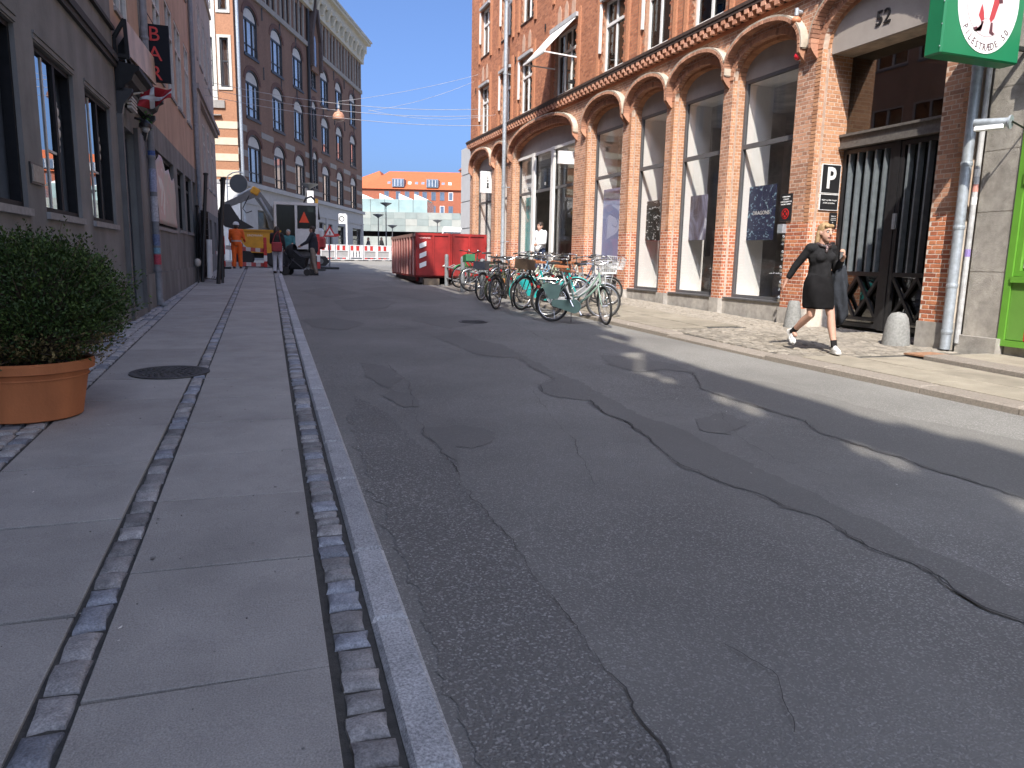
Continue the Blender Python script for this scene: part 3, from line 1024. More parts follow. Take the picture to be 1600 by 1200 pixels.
# arches: two stepped brick rings, the soffits, the tympanum panel, the hood mould
for nm, n, f, rise in OPEN:
    c = (n + f) / 2
    def ring(off_in, off_out, v0, v1, mat, name, pitch=.075, gap=.010):
        a_n, a_f, ri = n - ST - off_in, f + ST + off_in, rise + .06 + off_in
        N = 90
        pts = [(a_n + (a_f - a_n) * (.5 - .5 * math.cos(math.pi * i / N))) for i in range(N + 1)]
        P = [Vector((u, arch_z(u, a_n, a_f, ri))) for u in pts]
        d = [0]
        for a, b in zip(P[:-1], P[1:]):
            d.append(d[-1] + (b - a).length)
        tot = d[-1]
        k = max(6, int(tot / pitch))
        mb = MB()
        def at(s):
            i = min(N - 1, int(np.searchsorted(d, s, side='right') - 1))
            t = (s - d[i]) / max(1e-6, d[i + 1] - d[i])
            p = P[i].lerp(P[i + 1], t)
            j0, j1 = max(0, i - 2), min(N, i + 3)
            tg = (P[j1] - P[j0]).normalized()
            return p, Vector((-tg.y, tg.x))
        w = off_out - off_in
        for i in range(k):
            s0, s1 = tot * i / k + gap / 2, tot * (i + 1) / k - gap / 2
            p0, n0 = at(s0); p1, n1 = at(s1)
            q = [p0, p1, p1 + n1 * w, p0 + n0 * w]
            jv = random.uniform(-.002, .002)
            mb.add([FRT.P(x.x, v0, x.y) for x in q] + [FRT.P(x.x, v1 + jv, x.y) for x in q], MB.BF)
        mb.build(name, mat, rb, world=True, kind='stuff')
    ring(0, .115, -.10, .014, BR_FACE, "arch_bricks")
    ring(-.06, .02, -.30, -.105, BR_JAMB, "arch_bricks")
    # mortar behind the ring
    mb = MB()
    us2 = np.linspace(n - ST, f + ST, 60)
    for a, b in zip(us2[:-1], us2[1:]):
        za, zb = arch_z(a, n - ST, f + ST, rise + .06), arch_z(b, n - ST, f + ST, rise + .06)
        mb.add([FRT.P(a, .004, za), FRT.P(b, .004, zb), FRT.P(b, .004, zb + .13), FRT.P(a, .004, za + .13), FRT.P(a, -.29, za + .006), FRT.P(b, -.29, zb + .006), FRT.P(b, -.29, zb + .13), FRT.P(a, -.29, za + .13)], MB.BF)
    mb.build("arch_mortar", MO_BR, rb, world=True)
    # tympanum
    mb = MB()
    us2 = np.linspace(n - .02, f + .02, 40)
    for a, b in zip(us2[:-1], us2[1:]):
        za, zb = arch_z(a, n - ST, f + ST, rise + .06) + .02, arch_z(b, n - ST, f + ST, rise + .06) + .02
        zl = 4.9 if nm == "G" else 4.99
        t0, t1 = (-.13, -.2) if nm == "G" else (-.25, -.32)
        mb.add([FRT.P(a, t1, zl), FRT.P(b, t1, zl), FRT.P(b, t0, zl), FRT.P(a, t0, zl), FRT.P(a, t1, za), FRT.P(b, t1, zb), FRT.P(b, t0, zb), FRT.P(a, t0, za)], MB.BF)
    mb.build("arch_panel", TYMP, rb, world=True)
    # hood mould: projecting course of brick with a cement weathering on its outer side
    a_n, a_f, ri = n - ST - .115, f + ST + .115, rise + .175
    N = 46
    sec = []
    for i in range(N + 1):
        u = a_n + (a_f - a_n) * (.5 - .5 * math.cos(math.pi * i / N))
        sec.append((u, arch_z(u, a_n, a_f, ri, ZS + .10)))
    nrm = []
    for i in range(N + 1):
        j0, j1 = max(0, i - 1), min(N, i + 1)
        tg = Vector((sec[j1][0] - sec[j0][0], sec[j1][1] - sec[j0][1])).normalized()
        nrm.append(Vector((-tg.y, tg.x)))
    for nm_, o0, o1, v0_, v1_, mat_ in (("hood_bricks", 0, .062, .0, .17, BR_FACE), ("hood_cap", .063, .095, .0, .165, CEMENT)):
        mb = MB()
        brick = nm_ == "hood_bricks"
        for i in range(N):
            g_ = .07 if brick else 0
            A = [(sec[i][0] + (sec[i + 1][0] - sec[i][0]) * k, sec[i][1] + (sec[i + 1][1] - sec[i][1]) * k) for k in (g_, 1 - g_)]
            nn_ = (nrm[i], nrm[i + 1])
            jv = random.uniform(-.004, .004) if brick else 0
            pl = [(A[0], nn_[0], o0), (A[1], nn_[1], o0), (A[1], nn_[1], o1), (A[0], nn_[0], o1)]
            mb.add([FRT.P(p[0] + q_.x * o, v0_, p[1] + q_.y * o) for p, q_, o in pl] + [FRT.P(p[0] + q_.x * o, v1_ + jv, p[1] + q_.y * o) for p, q_, o in pl], MB.BF)
        if not brick:
            for u, sg in ((a_n, -1), (a_f, 1)):
                mb.fbox(FRT, min(u + sg * .063, u + sg * .085), max(u + sg * .063, u + sg * .085), 0, .12, ZS + .085, ZS + .105)
        mb.build(nm_, mat_, rb, world=True, kind='stuff')
    for u, sg in ((a_n, -1), (a_f, 1)):
        mb = MB()
        mb.prism([(0, ZS + .10), (.17, ZS + .10), (.165, ZS + .03), (.09, ZS - .06), (0, ZS - .14)], lambda v, z, uu: FRT.P(uu, v, z), u - .0 if sg > 0 else u - .062, u + .062 if sg > 0 else u)
        mb.build("hood_corbel", BR_FACE, rb, world=True)
# plinth stones
for a, b in piers:
    top = .56 if b < 13.5 else (.62 if b < 20 else .75)
    k = max(1, round((b - a) / .6))
    for i in range(k):
        MB().fbox(FRT, a - .012 + (b - a + .024) * i / k + .003, a - .012 + (b - a + .024) * (i + 1) / k - .003, -.5, .035, -.1, top).build("plinth_block", PLINTH, rb, world=True)

# ---- ground floor windows
def mb_frame(mb, fr, u0, u1, z0, z1, v0, v1, w):
    mb.fbox(fr, u0, u0 + w, v0, v1, z0, z1)
    mb.fbox(fr, u1 - w, u1, v0, v1, z0, z1)
    mb.fbox(fr, u0 + w, u1 - w, v0, v1, z0, z0 + w)
    mb.fbox(fr, u0 + w, u1 - w, v0, v1, z1 - w, z1)
    return mb
def poster_mat(name, cols, scale, stretch=(1, 1, 1), lines=0):
    m = bpy.data.materials.new(name)
    m.use_nodes = True
    nt = m.node_tree
    p = nt.nodes["Principled BSDF"]
    p.inputs["Roughness"].default_value = .5
    geo = _n(nt, "ShaderNodeNewGeometry")
    mp = _n(nt, "ShaderNodeMapping")
    mp.inputs["Scale"].default_value = stretch
    nz = _n(nt, "ShaderNodeTexNoise")
    nz.inputs["Scale"].default_value = scale
    nz.inputs["Detail"].default_value = 5
    nz.inputs["Distortion"].default_value = 1.2
    cr = _n(nt, "ShaderNodeValToRGB")
    el = cr.color_ramp.elements
    for i, c in enumerate(cols):
        t = .4 + .2 * i / (len(cols) - 1)
        k = el[0] if i == 0 else (el[1] if i == len(cols) - 1 else el.new(t))
        k.position = t
        k.color = (*c, 1)
    L = nt.links
    L.new(geo.outputs["Position"], mp.inputs[0]); L.new(mp.outputs[0], nz.inputs["Vector"])
    L.new(nz.outputs["Fac"], cr.inputs[0]); L.new(cr.outputs[0], p.inputs["Base Color"])
    return m
for nm, n, f, rise in OPEN:
    if nm == "G":
        continue
    zb, zt = .65, 4.985
    if nm in ("W1", "W2"):
        zb = .78
    w = MB()
    mb_frame(w, FRT, n + .005, f - .005, zb, zt, -.32, -.25, .06)
    parts = [(n + .065, f - .065)]
    if nm == "W3":
        for u in (23.12, 24.85):
            w.fbox(FRT, u - .05, u + .05, -.318, -.252, zb + .06, zt - .06)
        parts = [(n + .065, 23.07), (23.17, 24.80), (24.90, f - .065)]
    if nm == "W1":
        u = (n + f) / 2 + .2
        w.fbox(FRT, u - .05, u + .05, -.318, -.252, zb + .06, zt - .06)
        parts = [(n + .065, u - .05), (u + .05, f - .065)]
    for a, b in parts:
        w.fbox(FRT, a, b, -.315, -.245, 3.65, 3.74)
    win = w.build("window", GFRAME, rb, world=True)
    for a, b in parts:
        for z0, z1 in ((zb + .06, 3.65), (3.74, zt - .06)):
            if nm == "W3" and a > 23 and b < 24.82 and z0 < 2:
                continue                                  # the open shop door
            MB().fbox(FRT, a, b, -.294, -.286, z0, z1).build("pane", GLASS, win, world=True)
    if nm == "W3":
        for u, w0 in ((23.12, .11), (24.85, .11)):
            MB().fbox(FRT, u - w0, u + w0, -.24, -.16, .55, 5.0).build("white_post", WPAINT, rb, world=True)
        MB().fbox(FRT, n + .05, f - .05, -.244, -.17, 4.90, 4.99).build("white_header", WPAINT, rb, world=True)
    # stone under the window
    if nm != "W3":
        MB().fbox(FRT, n - .05, f + .05, -.5, -.08, -.1, zb - .03).build("window_apron", PLINTH, rb, world=True)
        MB().fbox(FRT, n - .03, f + .03, -.33, -.05, zb - .028, zb).build("sill", GFRAME, rb, world=True)
    # white reveal inside
    r_ = MB()
    D = .95
    r_.fbox(FRT, f - .02, f + .06, -D, -.325, zb - .1, 5.0)
    r_.fbox(FRT, n - .06, n + .02, -D, -.325, zb - .1, 5.0)
    r_.fbox(FRT, n + .02, f - .02, -D, -.325, 4.93, 5.0)
    r_.fbox(FRT, n + .02, f - .02, -D, -.325, zb - .1, zb - .02)
    r_.build("window_reveal", REVEAL, rb, world=True)
# the room behind the shop front
rm = MB()
rm.fbox(FRT, 11.0, 31.9, -6.2, -6.0, .2, 5.2)
rm.fbox(FRT, 10.9, 11.1, -6.2, -.96, .2, 5.2)
rm.fbox(FRT, 31.8, 32.0, -6.2, -.96, .2, 5.2)
rm.fbox(FRT, 11.0, 31.9, -6.2, -.6, 5.05, 5.2)
for u in (13.6, 16, 18.4, 21.0, 26.7, 28.8):
    rm.fbox(FRT, u - .2, u + .2, -3.4, -2.9, .2, 5.1)
for (a, b) in piers[1:]:
    rm.fbox(FRT, a + .0, b - .0, -.95, -.61, .1, 5.05)
rm.build("shop_room", INT_D, rb, world=True)
MB().fbox(FRT, 11.0, 31.9, -6.2, -.5, .3, .52).build("shop_floor", INT_F, rb, world=True)
fu = MB()
for u, d, h, ww in ((12.2, 2.2, .9, .8), (14.4, 2.6, .75, .9), (16.9, 2.0, 1.0, .7), (19.2, 2.6, .8, 1.0), (22.3, 2.4, 1.1, .8), (25.4, 2.2, .9, .9), (30.0, 2.0, 1.0, .9)):
    fu.fbox(FRT, u - ww / 2, u + ww / 2, -d - .4, -d, .52, .52 + h)
    fu.fbox(FRT, u - ww / 2, u + ww / 2, -d - .45, -d - .4, .52, .52 + h * 1.7)
fu.build("shop_furniture", M("shop_furniture", (.2, .17, .14), .6, .4, 2), rb, world=True)
def poster(n, f, z0, z1, v, mat, label, txt=None):
    t = MB().fbox(FRT, n, f, v - .012, v, z0, z1).build("poster", mat, None)
    t['label'] = label; t['category'] = "poster"; t['group'] = "posters hung in the shop windows"
    if txt:
        text_mb(txt, .11, lambda x, y, z: FRT.P((n + f) / 2 - x, v + .003 + z, (z0 + z1) / 2 + y), .003).build("lettering", WPAINT, t)
poster(12.36, 13.2, 1.83, 2.92, -.5, poster_mat("poster_blue", [(.02, .03, .08), (.03, .06, .14), (.06, .24, .34), (.02, .03, .08)], 9, (1, 1, 1.6)), "dark blue poster with one line of white print in the shop window beside the gateway", "DRAGONS")
poster(14.7, 15.38, 1.87, 2.89, -.5, poster_mat("poster_grey_violet", [(.10, .08, .10), (.34, .36, .46), (.55, .58, .68), (.30, .3, .42)], 2.4, (1, 1, .6)), "grey and violet photo poster in the second arched window from the gateway")
poster(16.74, 17.42, 1.89, 2.9, -.5, poster_mat("poster_black_white", [(.01, .01, .01), (.02, .02, .02), (.6, .6, .6), (.02, .02, .02)], 7, (1, 1, 2)), "black and white patterned poster in the narrow arched window")
poster(18.85, 19.95, 1.26, 3.39, -.5, poster_mat("poster_lilac", [(.28, .33, .55), (.42, .46, .66), (.55, .55, .68), (.3, .3, .5)], .9, (1, 1, .7)), "tall pale lilac poster in the arched window behind the parked bicycles")
poster(25.3, 26.4, 1.3, 3.6, -.5, poster_mat("poster_colourful", [(.2, .5, .5), (.6, .6, .55), (.7, .35, .05), (.3, .35, .3), (.1, .4, .4)], 2.2), "colourful poster with orange and teal shapes beside the open shop door")
text_mb("Møbelstof", .24, lambda x, y, z: FRT.P(25.65 - x, -.27 + z, 4.28 + y), .003).build("window_lettering", WPAINT, rb, world=True)
text_mb("polstring", .24, lambda x, y, z: FRT.P(25.65 - x, -.27 + z, 3.98 + y), .003).build("window_lettering", WPAINT, rb, world=True)
text_mb("52", .14, lambda x, y, z: FRT.P(23.95 - x, -.27 + z, 3.9 + y), .003).build("window_lettering", WPAINT, rb, world=True)

# ---- gateway
text_mb("52", .31, lambda x, y, z: FRT.P(9.68 - x, -.12 + z, 5.20 + y), .02).build("house_number", BLACKM, rb, world=True)
MB().fbox(FRT, 8.38, 10.75, -.62, -.205, 4.9, 4.96).build("gate_soffit", CEMENT, rb, world=True)
GBM = M("gate_black", (.022, .022, .024), .4, .2, 12)
MB().fbox(FRT, 8.38, 10.75, -.72, -.48, 3.40, 3.56).fbox(FRT, 8.38, 10.75, -.72, -.44, 3.56, 3.60).fbox(FRT, 8.38, 10.75, -.72, -.45, 3.36, 3.40).build("gate_beam", M("gate_beam", (.12, .11, .10), .6, .3, 20, .2, 60), rb, world=True)
MB().fbox(FRT, 8.38, 10.75, -.60, -.592, 3.6, 4.9).build("pane", thin_glass("gate_glass", tint=(.45, .45, .42), refl=3.2, wav=.02), rb, world=True)
gate = thing("gate", "black double gate with upright bars and crossed lower panels in the gateway", "gate", (9.45 + .6, 9.56, gz(9.56)))
MB().fbox(FRT, 9.50, 9.62, -.66, -.56, .28, 3.36).build("centre_post", GBM, gate, world=True)
for s, (a, b) in enumerate(((8.40, 9.49), (9.63, 10.73))):
    lf = MB()
    mb_frame(lf, FRT, a, b, .3, 3.34, -.64, -.57, .07)
    lf.fbox(FRT, a + .07, b - .07, -.635, -.575, 1.18, 1.25)
    lf.fbox(FRT, a + .07, b - .07, -.635, -.575, .42, .47)
    leaf = lf.build("gate_leaf", GBM, gate, world=True)
    nb = 5
    for k in range(nb):
        u = a + .07 + (b - a - .14) * (k + .5) / nb
        MB().fbox(FRT, u - .016, u + .016, -.66, -.55, 1.25, 3.27).build("upright_bar", M("gate_bar", (.20, .23, .25), .4, .2, 9, metal=.3), leaf, world=True)
    for k in range(2):
        u0, u1 = a + .07 + (b - a - .14) * k / 2, a + .07 + (b - a - .14) * (k + 1) / 2
        MB().bar(FRT.P(u0, -.6, .47), FRT.P(u1, -.6, 1.18), .05, .05, up=(1, 0, 0)).build("cross_bar", GBM, leaf, world=True)
        MB().bar(FRT.P(u1, -.615, .47), FRT.P(u0, -.615, 1.18), .05, .05, up=(1, 0, 0)).build("cross_bar", GBM, leaf, world=True)
    MB().fbox(FRT, a + .07, b - .07, -.675, -.668, .30, 3.27).build("pane", thin_glass("gate_glass", tint=(.45, .45, .42), refl=1.5), leaf, world=True)
MB().fbox(FRT, 9.44, 9.5, -.6, -.53, 1.95, 2.2).build("lock", STEEL, gate, world=True)
yd = MB()
yd.fbox(FRT, 8.2, 8.36, -9, -.74, 0, 5.2).fbox(FRT, 10.77, 10.95, -9, -.76, 0, 5.2).fbox(FRT, 8.3, 10.8, -9, -.74, 5.0, 5.2)
yd.fbox(FRT, 8.3, 10.8, -9.2, -9, 0, 5.2)
yd.build("passage_wall", M("passage_plaster", (.50, .44, .35), .9, .2, 2), rb, world=True)
MB().fbox(FRT, 8.3, 10.8, -9, -.55, 0, .235).build("passage_floor", SLABM, rb, world=True)

# ---- cornice over the ground floor
c = MB()
c.fbox(FRT, U0, U1 + .05, -.5, .02, 5.96, 6.03)
c.build("string_course", BR_UP, rb, world=True)
d1 = MB(); d2_ = MB()
u = U0 + .05
while u < U1:
    d1.fbox(FRT, u, u + .125, -.05, .138, 6.03, 6.115)
    d2_.fbox(FRT, u + .125, u + .25, -.05, .15, 6.118, 6.205)
    u += .25
DENT = m_brick("brick_dentil", (.50, .24, .15), (.58, .30, .2), (.62, .34, .23))
d1.build("dentil_course", DENT, rb, world=True, kind='stuff')
d2_.build("dentil_course", DENT, rb, world=True, kind='stuff')
MB().fbox(FRT, U0, U1 + .05, -.5, .015, 6.03, 6.21).build("cornice_back", DARKTR, rb, world=True)
MB().fbox(FRT, U0, U1 + .15, -.5, .155, 6.21, 6.275).fbox(FRT, U0, U1 + .2, -.5, .17, 6.275, 6.33).fbox(FRT, U0, U1 + .15, -.5, .12, 6.33, 6.37).build("cornice_cap", DARKTR, rb, world=True)

# ---- upper floors
UW = [(29.55, 30.62), (26.95, 28.05), (24.75, 25.9), (21.15, 22.72), (18.15, 19.4), (15.9, 17.06), (13.75, 14.98), (11.2, 12.5), (8.6, 9.9)]
ROWS = [(6.42, 8.28), (9.45, 11.25), (12.3, 14.0)]
holes = [(a, b, z0, z1) for a, b in UW for z0, z1 in ROWS]
upm = MB()
holes_wall(upm, FRT, U0, U1, 6.3, 15.2, holes, v=-.0015, rev=.2)
upm.fbox(FRT, U1 - .01, U1 - .002, -9, -.01, 0, 15.2)
upm.build("mortar", MO_UP, rb, world=True, kind='stuff')
UPC = brick_cells(U0, U1, 6.37, 12.6, excl=lambda u, z: any(a - .02 < u < b + .02 and z0 - .01 < z < z1 + .01 for a, b, z0, z1 in holes))
brick_mesh("brickwork", FRT, UPC, 0, BR_UP, rb)
SID = Fr((0, 32.05, 0), (1, 0, 0), (0, 1, 0))
MB().fbox(FRT, U0, U1, -.5, -.02, 12.6, 15.2).fbox(FRT, U0 - .02, U1 + .04, -.6, .25, 15.2, 15.5).build("upper_wall", M("brick_plain", (.34, .12, .06), .85, .25, 20), rb, world=True)
# body and roof
q = lambda a, b, c_: (9.45 + a, c_, b)
MB().prism([(.62, 0), (12, 0), (12, 15.4), (6, 19), (.3, 15.4), (.62, 15.4)], q, 7.9, 10.7 - 2.35).prism([(9.3, 0), (12, 0), (12, 15.4), (9.3, 15.4)], q, 8.35, 10.9).prism([(.62, 5.3), (9.3, 5.3), (9.3, 15.4), (6, 19), (.3, 15.4), (.62, 15.4)], q, 8.351, 32.0).prism([(6.3, 0), (12, 0), (12, 15.4), (6.3, 15.4)], q, 10.95, 31.99).build("building_body", M("body_brick", (.3, .12, .07), .9, .2, 3), rb, world=True)
MB().prism([(.25, 15.52), (6, 19.3), (12, 15.5), (12, 15.3), (6, 19.05), (.4, 15.45)], q, 7.85, 32.1).build("roof", M("roof_slate", (.08, .08, .085), .7, .2, 6), rb, world=True)
for ri, (z0, z1) in enumerate(ROWS):
    for wi, (a, b) in enumerate(UW):
        w = MB()
        mb_frame(w, FRT, a + .01, b - .01, z0 + .01, z1 - .01, -.17, -.09, .07)
        zt = z0 + (z1 - z0) * .66
        w.fbox(FRT, a + .08, b - .08, -.165, -.085, zt - .04, zt + .04)
        k = 2 if b - a < 1.4 else 3
        for j in range(1, k):
            u = a + .08 + (b - a - .16) * j / k
            w.fbox(FRT, u - .035, u + .035, -.16, -.10, z0 + .08, zt - .04)
            w.fbox(FRT, u - .03, u + .03, -.16, -.10, zt + .04, z1 - .08)
        win = w.build("window", WPAINT, rb, world=True)
        MB().fbox(FRT, a + .07, b - .07, -.140, -.132, z0 + .07, z1 - .07).build("pane", GLASSU, win, world=True)
        MB().fbox(FRT, a - .02, b + .02, -.19, .03, z0 - .05, z0 - .005).build("sill", DARKTR, win, world=True)
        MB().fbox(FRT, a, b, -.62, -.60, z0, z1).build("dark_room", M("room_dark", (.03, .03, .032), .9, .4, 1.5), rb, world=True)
        if ri < 2:
            # grey blind box and the white side rails
            if wi in (0, 1, 2, 4, 5) and ri == 0 or ri == 1 and wi in (0, 1):
                MB().fbox(FRT, a - .06, b + .06, .01, .1, z1 + .0, z1 + .1).build("blind_box", M("blind_box", (.42, .42, .42), .5, .1), rb, world=True)
                MB().fbox(FRT, b + .03, b + .09, .012, .075, z0 + .55, z1 - .05).build("blind_rail", WPAINT, rb, world=True)
            # rounded orange shafts beside the windows
            for u0_ in (b + .12, a - .34):
                mb = MB()
                mb.tube([FRT.P(u0_ + .11, -.04, 6.4 if ri == 0 else z0 - .2), FRT.P(u0_ + .11, -.04, z1 + .35)], .11, 8)
                mb.build("brick_shaft", M("shaft_brick", (.36, .155, .08), .85, .25, 30), rb, world=True)
            # pale blind lancets over the window
            mb = MB()
            for j in range(2 if b - a < 1.4 else 3):
                nn = 2 if b - a < 1.4 else 3
                uc = a + (b - a) * (j + .5) / nn
                mb.prism([(-.14, 0), (.14, 0), (.14, .38), (.07, .52), (0, .58), (-.07, .52), (-.14, .38)], lambda x, z, c_: FRT.P(uc + x, c_, z1 + .22 + z), -.02, .008)
            mb.build("blind_arch", M("blind_arch", (.55, .36, .26), .85, .15, 8), rb, world=True)
# iron wall anchors
for u, z in ((23.6, 8.75), (20.4, 8.9), (26.4, 8.4), (31.3, 8.3)):
    MB().bar(FRT.P(u, .02, z - .12), FRT.P(u, .02, z + .12), .03, .03).bar(FRT.P(u - .06, .02, z), FRT.P(u + .06, .02, z), .025, .025).build("wall_anchor", BLACKM, rb, world=True)

# ---- things on the brick wall
WHS = M("sign_white", (.80, .80, .79), .4, .03, 3)
BLS = M("sign_black", (.02, .02, .022), .4, .1, 9)
# projecting white box sign far along the wall
t = thing("box_sign", "white upright box sign with a black emblem jutting from the brick wall's far end", "sign", (9.45, 29.55, 4.4))
MB().cbox((9.46, 29.60, 4.42), (.60, .16, .86), bev=.015).build("sign_box", WHS, t, world=True)
MB().cyl((9.75, 29.60, 4.7), (9.45, 29.60, 4.7), .02, n=6).build("bracket", STEEL, t, world=True)
em = MB()
for k, (dz, w_) in enumerate(((.24, .015), (.16, .03), (.06, .05), (-.06, .085), (-.14, .06), (-.2, .09))):
    em.cbox((9.45, 29.515, 4.42 + dz), (w_, .006, .07))
em.build("emblem", BLS, t, world=True)
# white shop board
t = thing("shop_board", "white shop board with faint grey lettering jutting out over the open shop door", "sign", (9.45, 21.35, 4.4))
MB().cbox((9.40, 21.35, 4.42), (.66, .12, .38), bev=.01).build("sign_box", WHS, t, world=True)
MB().cyl((9.7, 21.35, 4.5), (9.45, 21.35, 4.5), .02, n=6).build("bracket", STEEL, t, world=True)
text_mb("MAROMA", .13, lambda x, y, z: (9.40 + x, 21.285 - z, 4.41 + y), .004).build("lettering", M("pale_grey_print", (.5, .5, .5), .5), t, world=True)
# awning
t = thing("awning", "white open awning on two side arms over an upper window of the brick wall", "awning", (9.45, 21.9, 8.3))
aw = MB()
aw.add([FRT.P(21.0, .06, 8.40), FRT.P(22.9, .06, 8.40), FRT.P(22.7, 1.06, 7.32), FRT.P(21.0, 1.06, 7.34), FRT.P(21.0, .06, 8.385), FRT.P(22.9, .06, 8.385), FRT.P(22.7, 1.06, 7.305), FRT.P(21.0, 1.06, 7.325)], MB.BF)
aw.build("awning_cloth", M("awning_cloth", (.80, .79, .76), .8, .05, 5), t, world=True)
MB().fbox(FRT, 20.95, 22.95, .005, .13, 8.36, 8.48).build("cassette", M("blind_box", (.42, .42, .42), .5, .1), t, world=True)
MB().fbox(FRT, 20.98, 22.72, 1.045, 1.085, 7.27, 7.33).build("front_bar", WPAINT, t, world=True)
for u, z0 in ((21.03, 7.25), (22.66, 7.27)):
    MB().bar(FRT.P(u, .03, z0), FRT.P(u, 1.06, 7.30), .035, .035).build("arm", WPAINT, t, world=True)
# drainpipe at the far end
t = thing("drainpipe", "grey drainpipe running down the far end of the brick wall", "drainpipe", (9.36, 26.8, gz(26.8)))
MB().cyl((9.20, 26.8, .6), (9.20, 26.8, 15.2), .075, n=12).build("pipe", STEEL, t, world=True, smooth=SM)
for z in (2, 4, 8, 10.5):
    MB().lathe([(.09, -.03), (.09, .03)], (9.20, 26.8, z), 12).box(9.2, 9.45, 26.78, 26.82, z - .015, z + .015).build("collar", STEEL, t, world=True)
# parking sign on the gateway side
def JP(y):
    return lambda x, yy, z: (x, y - z, yy)
def jsign(name, label, x0, x1, z0, z1, y, texts, frame=True, cat="sign", group=None):
    t = thing(name, label, cat, ((x0 + x1) / 2, y, (z0 + z1) / 2), group=group)
    if frame:
        MB().box(x0, x1, y - .012, y + .02, z0, z1).build("sign_edge", WHS, t, world=True)
        e = .014
    else:
        e = 0
    MB().box(x0 + e, x1 - e, y - .017, y - (.011 if frame else -.02), z0 + e, z1 - e).build("sign_plate", BLS, t, world=True)
    for (s, sz, x, z) in texts:
        text_mb(s, sz, lambda a, b, c_: (x + a, y - .019 - c_, z + b), .003).build("lettering", WHS, t, world=True)
    return t
YJ = 10.735
jsign("parking_sign", "black parking sign with a big white P on the side of the gateway", 9.57, 9.985, 2.60, 3.10, YJ, [])
tt = [o for o in COL.objects if o.name.startswith("parking_sign")][-1]
text_mb("P", .50, lambda a, b, c_: (9.775 + a * .8, YJ - .019 - c_, 2.845 + b), .003, bold=.012).build("lettering", WHS, tt, world=True)
jsign("info_sign", "small black sign with two lines of white text under the parking sign", 9.57, 9.985, 2.31, 2.59, YJ, [("Regler og vilkår fremgår", .034, 9.777, 2.485), ("af skilte på pladsen", .034, 9.77, 2.435)])
jsign("notice_plate", "tiny black notice plate with four thin lines of print at the gate edge", 9.83, 9.985, 2.02, 2.27, YJ, [("Porten er", .026, 9.905, 2.21), ("videoovervåget", .018, 9.905, 2.175), ("døgnet rundt", .022, 9.905, 2.145), ("52", .026, 9.895, 2.10)], frame=False)
t = thing("intercom", "small grey doorbell panel on the gateway side behind the walking woman", "intercom", (9.8, YJ, 1.9))
MB().cbox((9.72, YJ - .01, 1.93), (.17, .03, .2), bev=.005).build("panel", M("intercom_brass", (.34, .30, .24), .4, .15, 20, metal=.6), t, world=True)
MB().cbox((9.775, YJ - .028, 1.95), (.03, .008, .1)).build("name_strip", WHS, t, world=True)
t = thing("key_box", "small black key box low on the gateway side", "key box", (9.93, YJ, 1.7))
MB().cbox((9.93, YJ - .025, 1.70), (.085, .06, .12), bev=.012).build("box", BLS, t, world=True)
# no-stopping notice on the pier face
t = thing("no_stopping_notice", "black notice with a red crossed circle on the brick pier by the gateway", "sign", (9.43, 11.42, 2.4))
MB().fbox(FRT, 11.26, 11.57, .006, .024, 2.14, 2.63).build("sign_plate", BLS, t, world=True)
for k, s in enumerate(("STANDSNING", "FORBUDT", "PORTEN BENYTTES", "DØGNET RUNDT")):
    text_mb(s, .034, lambda a, b, c_: FRT.P(11.415 - a, .0255 + c_, 2.575 - .045 * k + b), .003).build("lettering", WHS, t, world=True)
RED = M("sign_red", (.62, .02, .02), .4, .06, 9)
MB().lathe([(.095, .002), (.095, .006)], FRT.P(11.415, .022, 2.27), 24, axis=(-1, 0, 0)).build("red_disc", RED, t, world=True)
x_ = MB()
for s in (-1, 1):
    x_.bar(FRT.P(11.415 - .055, .030, 2.27 - s * .055), FRT.P(11.415 + .055, .030, 2.27 + s * .055), .018, .004, up=(1, 0, 0))
x_.lathe([(.078, 0), (.078, .004), (.066, .004), (.066, 0)], FRT.P(11.415, .028, 2.27), 24, axis=(-1, 0, 0), capb=False, capt=False)
x_.build("cross", BLS, t, world=True)
# outdoor socket with hanging chain and padlocks
t = thing("wall_socket", "grey wall socket box with chain and padlocks hanging down the brick pier", "wall box", (9.4, 11.45, 1.98))
MB().fbox(FRT, 11.38, 11.52, .0, .09, 1.92, 2.08).build("box", STEEL, t, world=True)
for k in range(9):
    MB().lathe([(.018, -.005), (.026, 0), (.018, .005), (.012, 0), (.018, -.005)], FRT.P(11.40 + .012 * math.sin(k * 2), .03, 1.86 - .14 * k), 10, axis=((1, 0, 0) if k % 2 else (0, 1, 0)), capb=False, capt=False).build("chain_link", STEEL, t, world=True)
    if k % 2 == 0:
        MB().fbox(FRT, 11.385, 11.425, .01, .05, 1.77 - .14 * k, 1.82 - .14 * k).build("padlock", M("padlock_brass", (.25, .24, .2), .4, .3, 20, metal=.6), t, world=True)
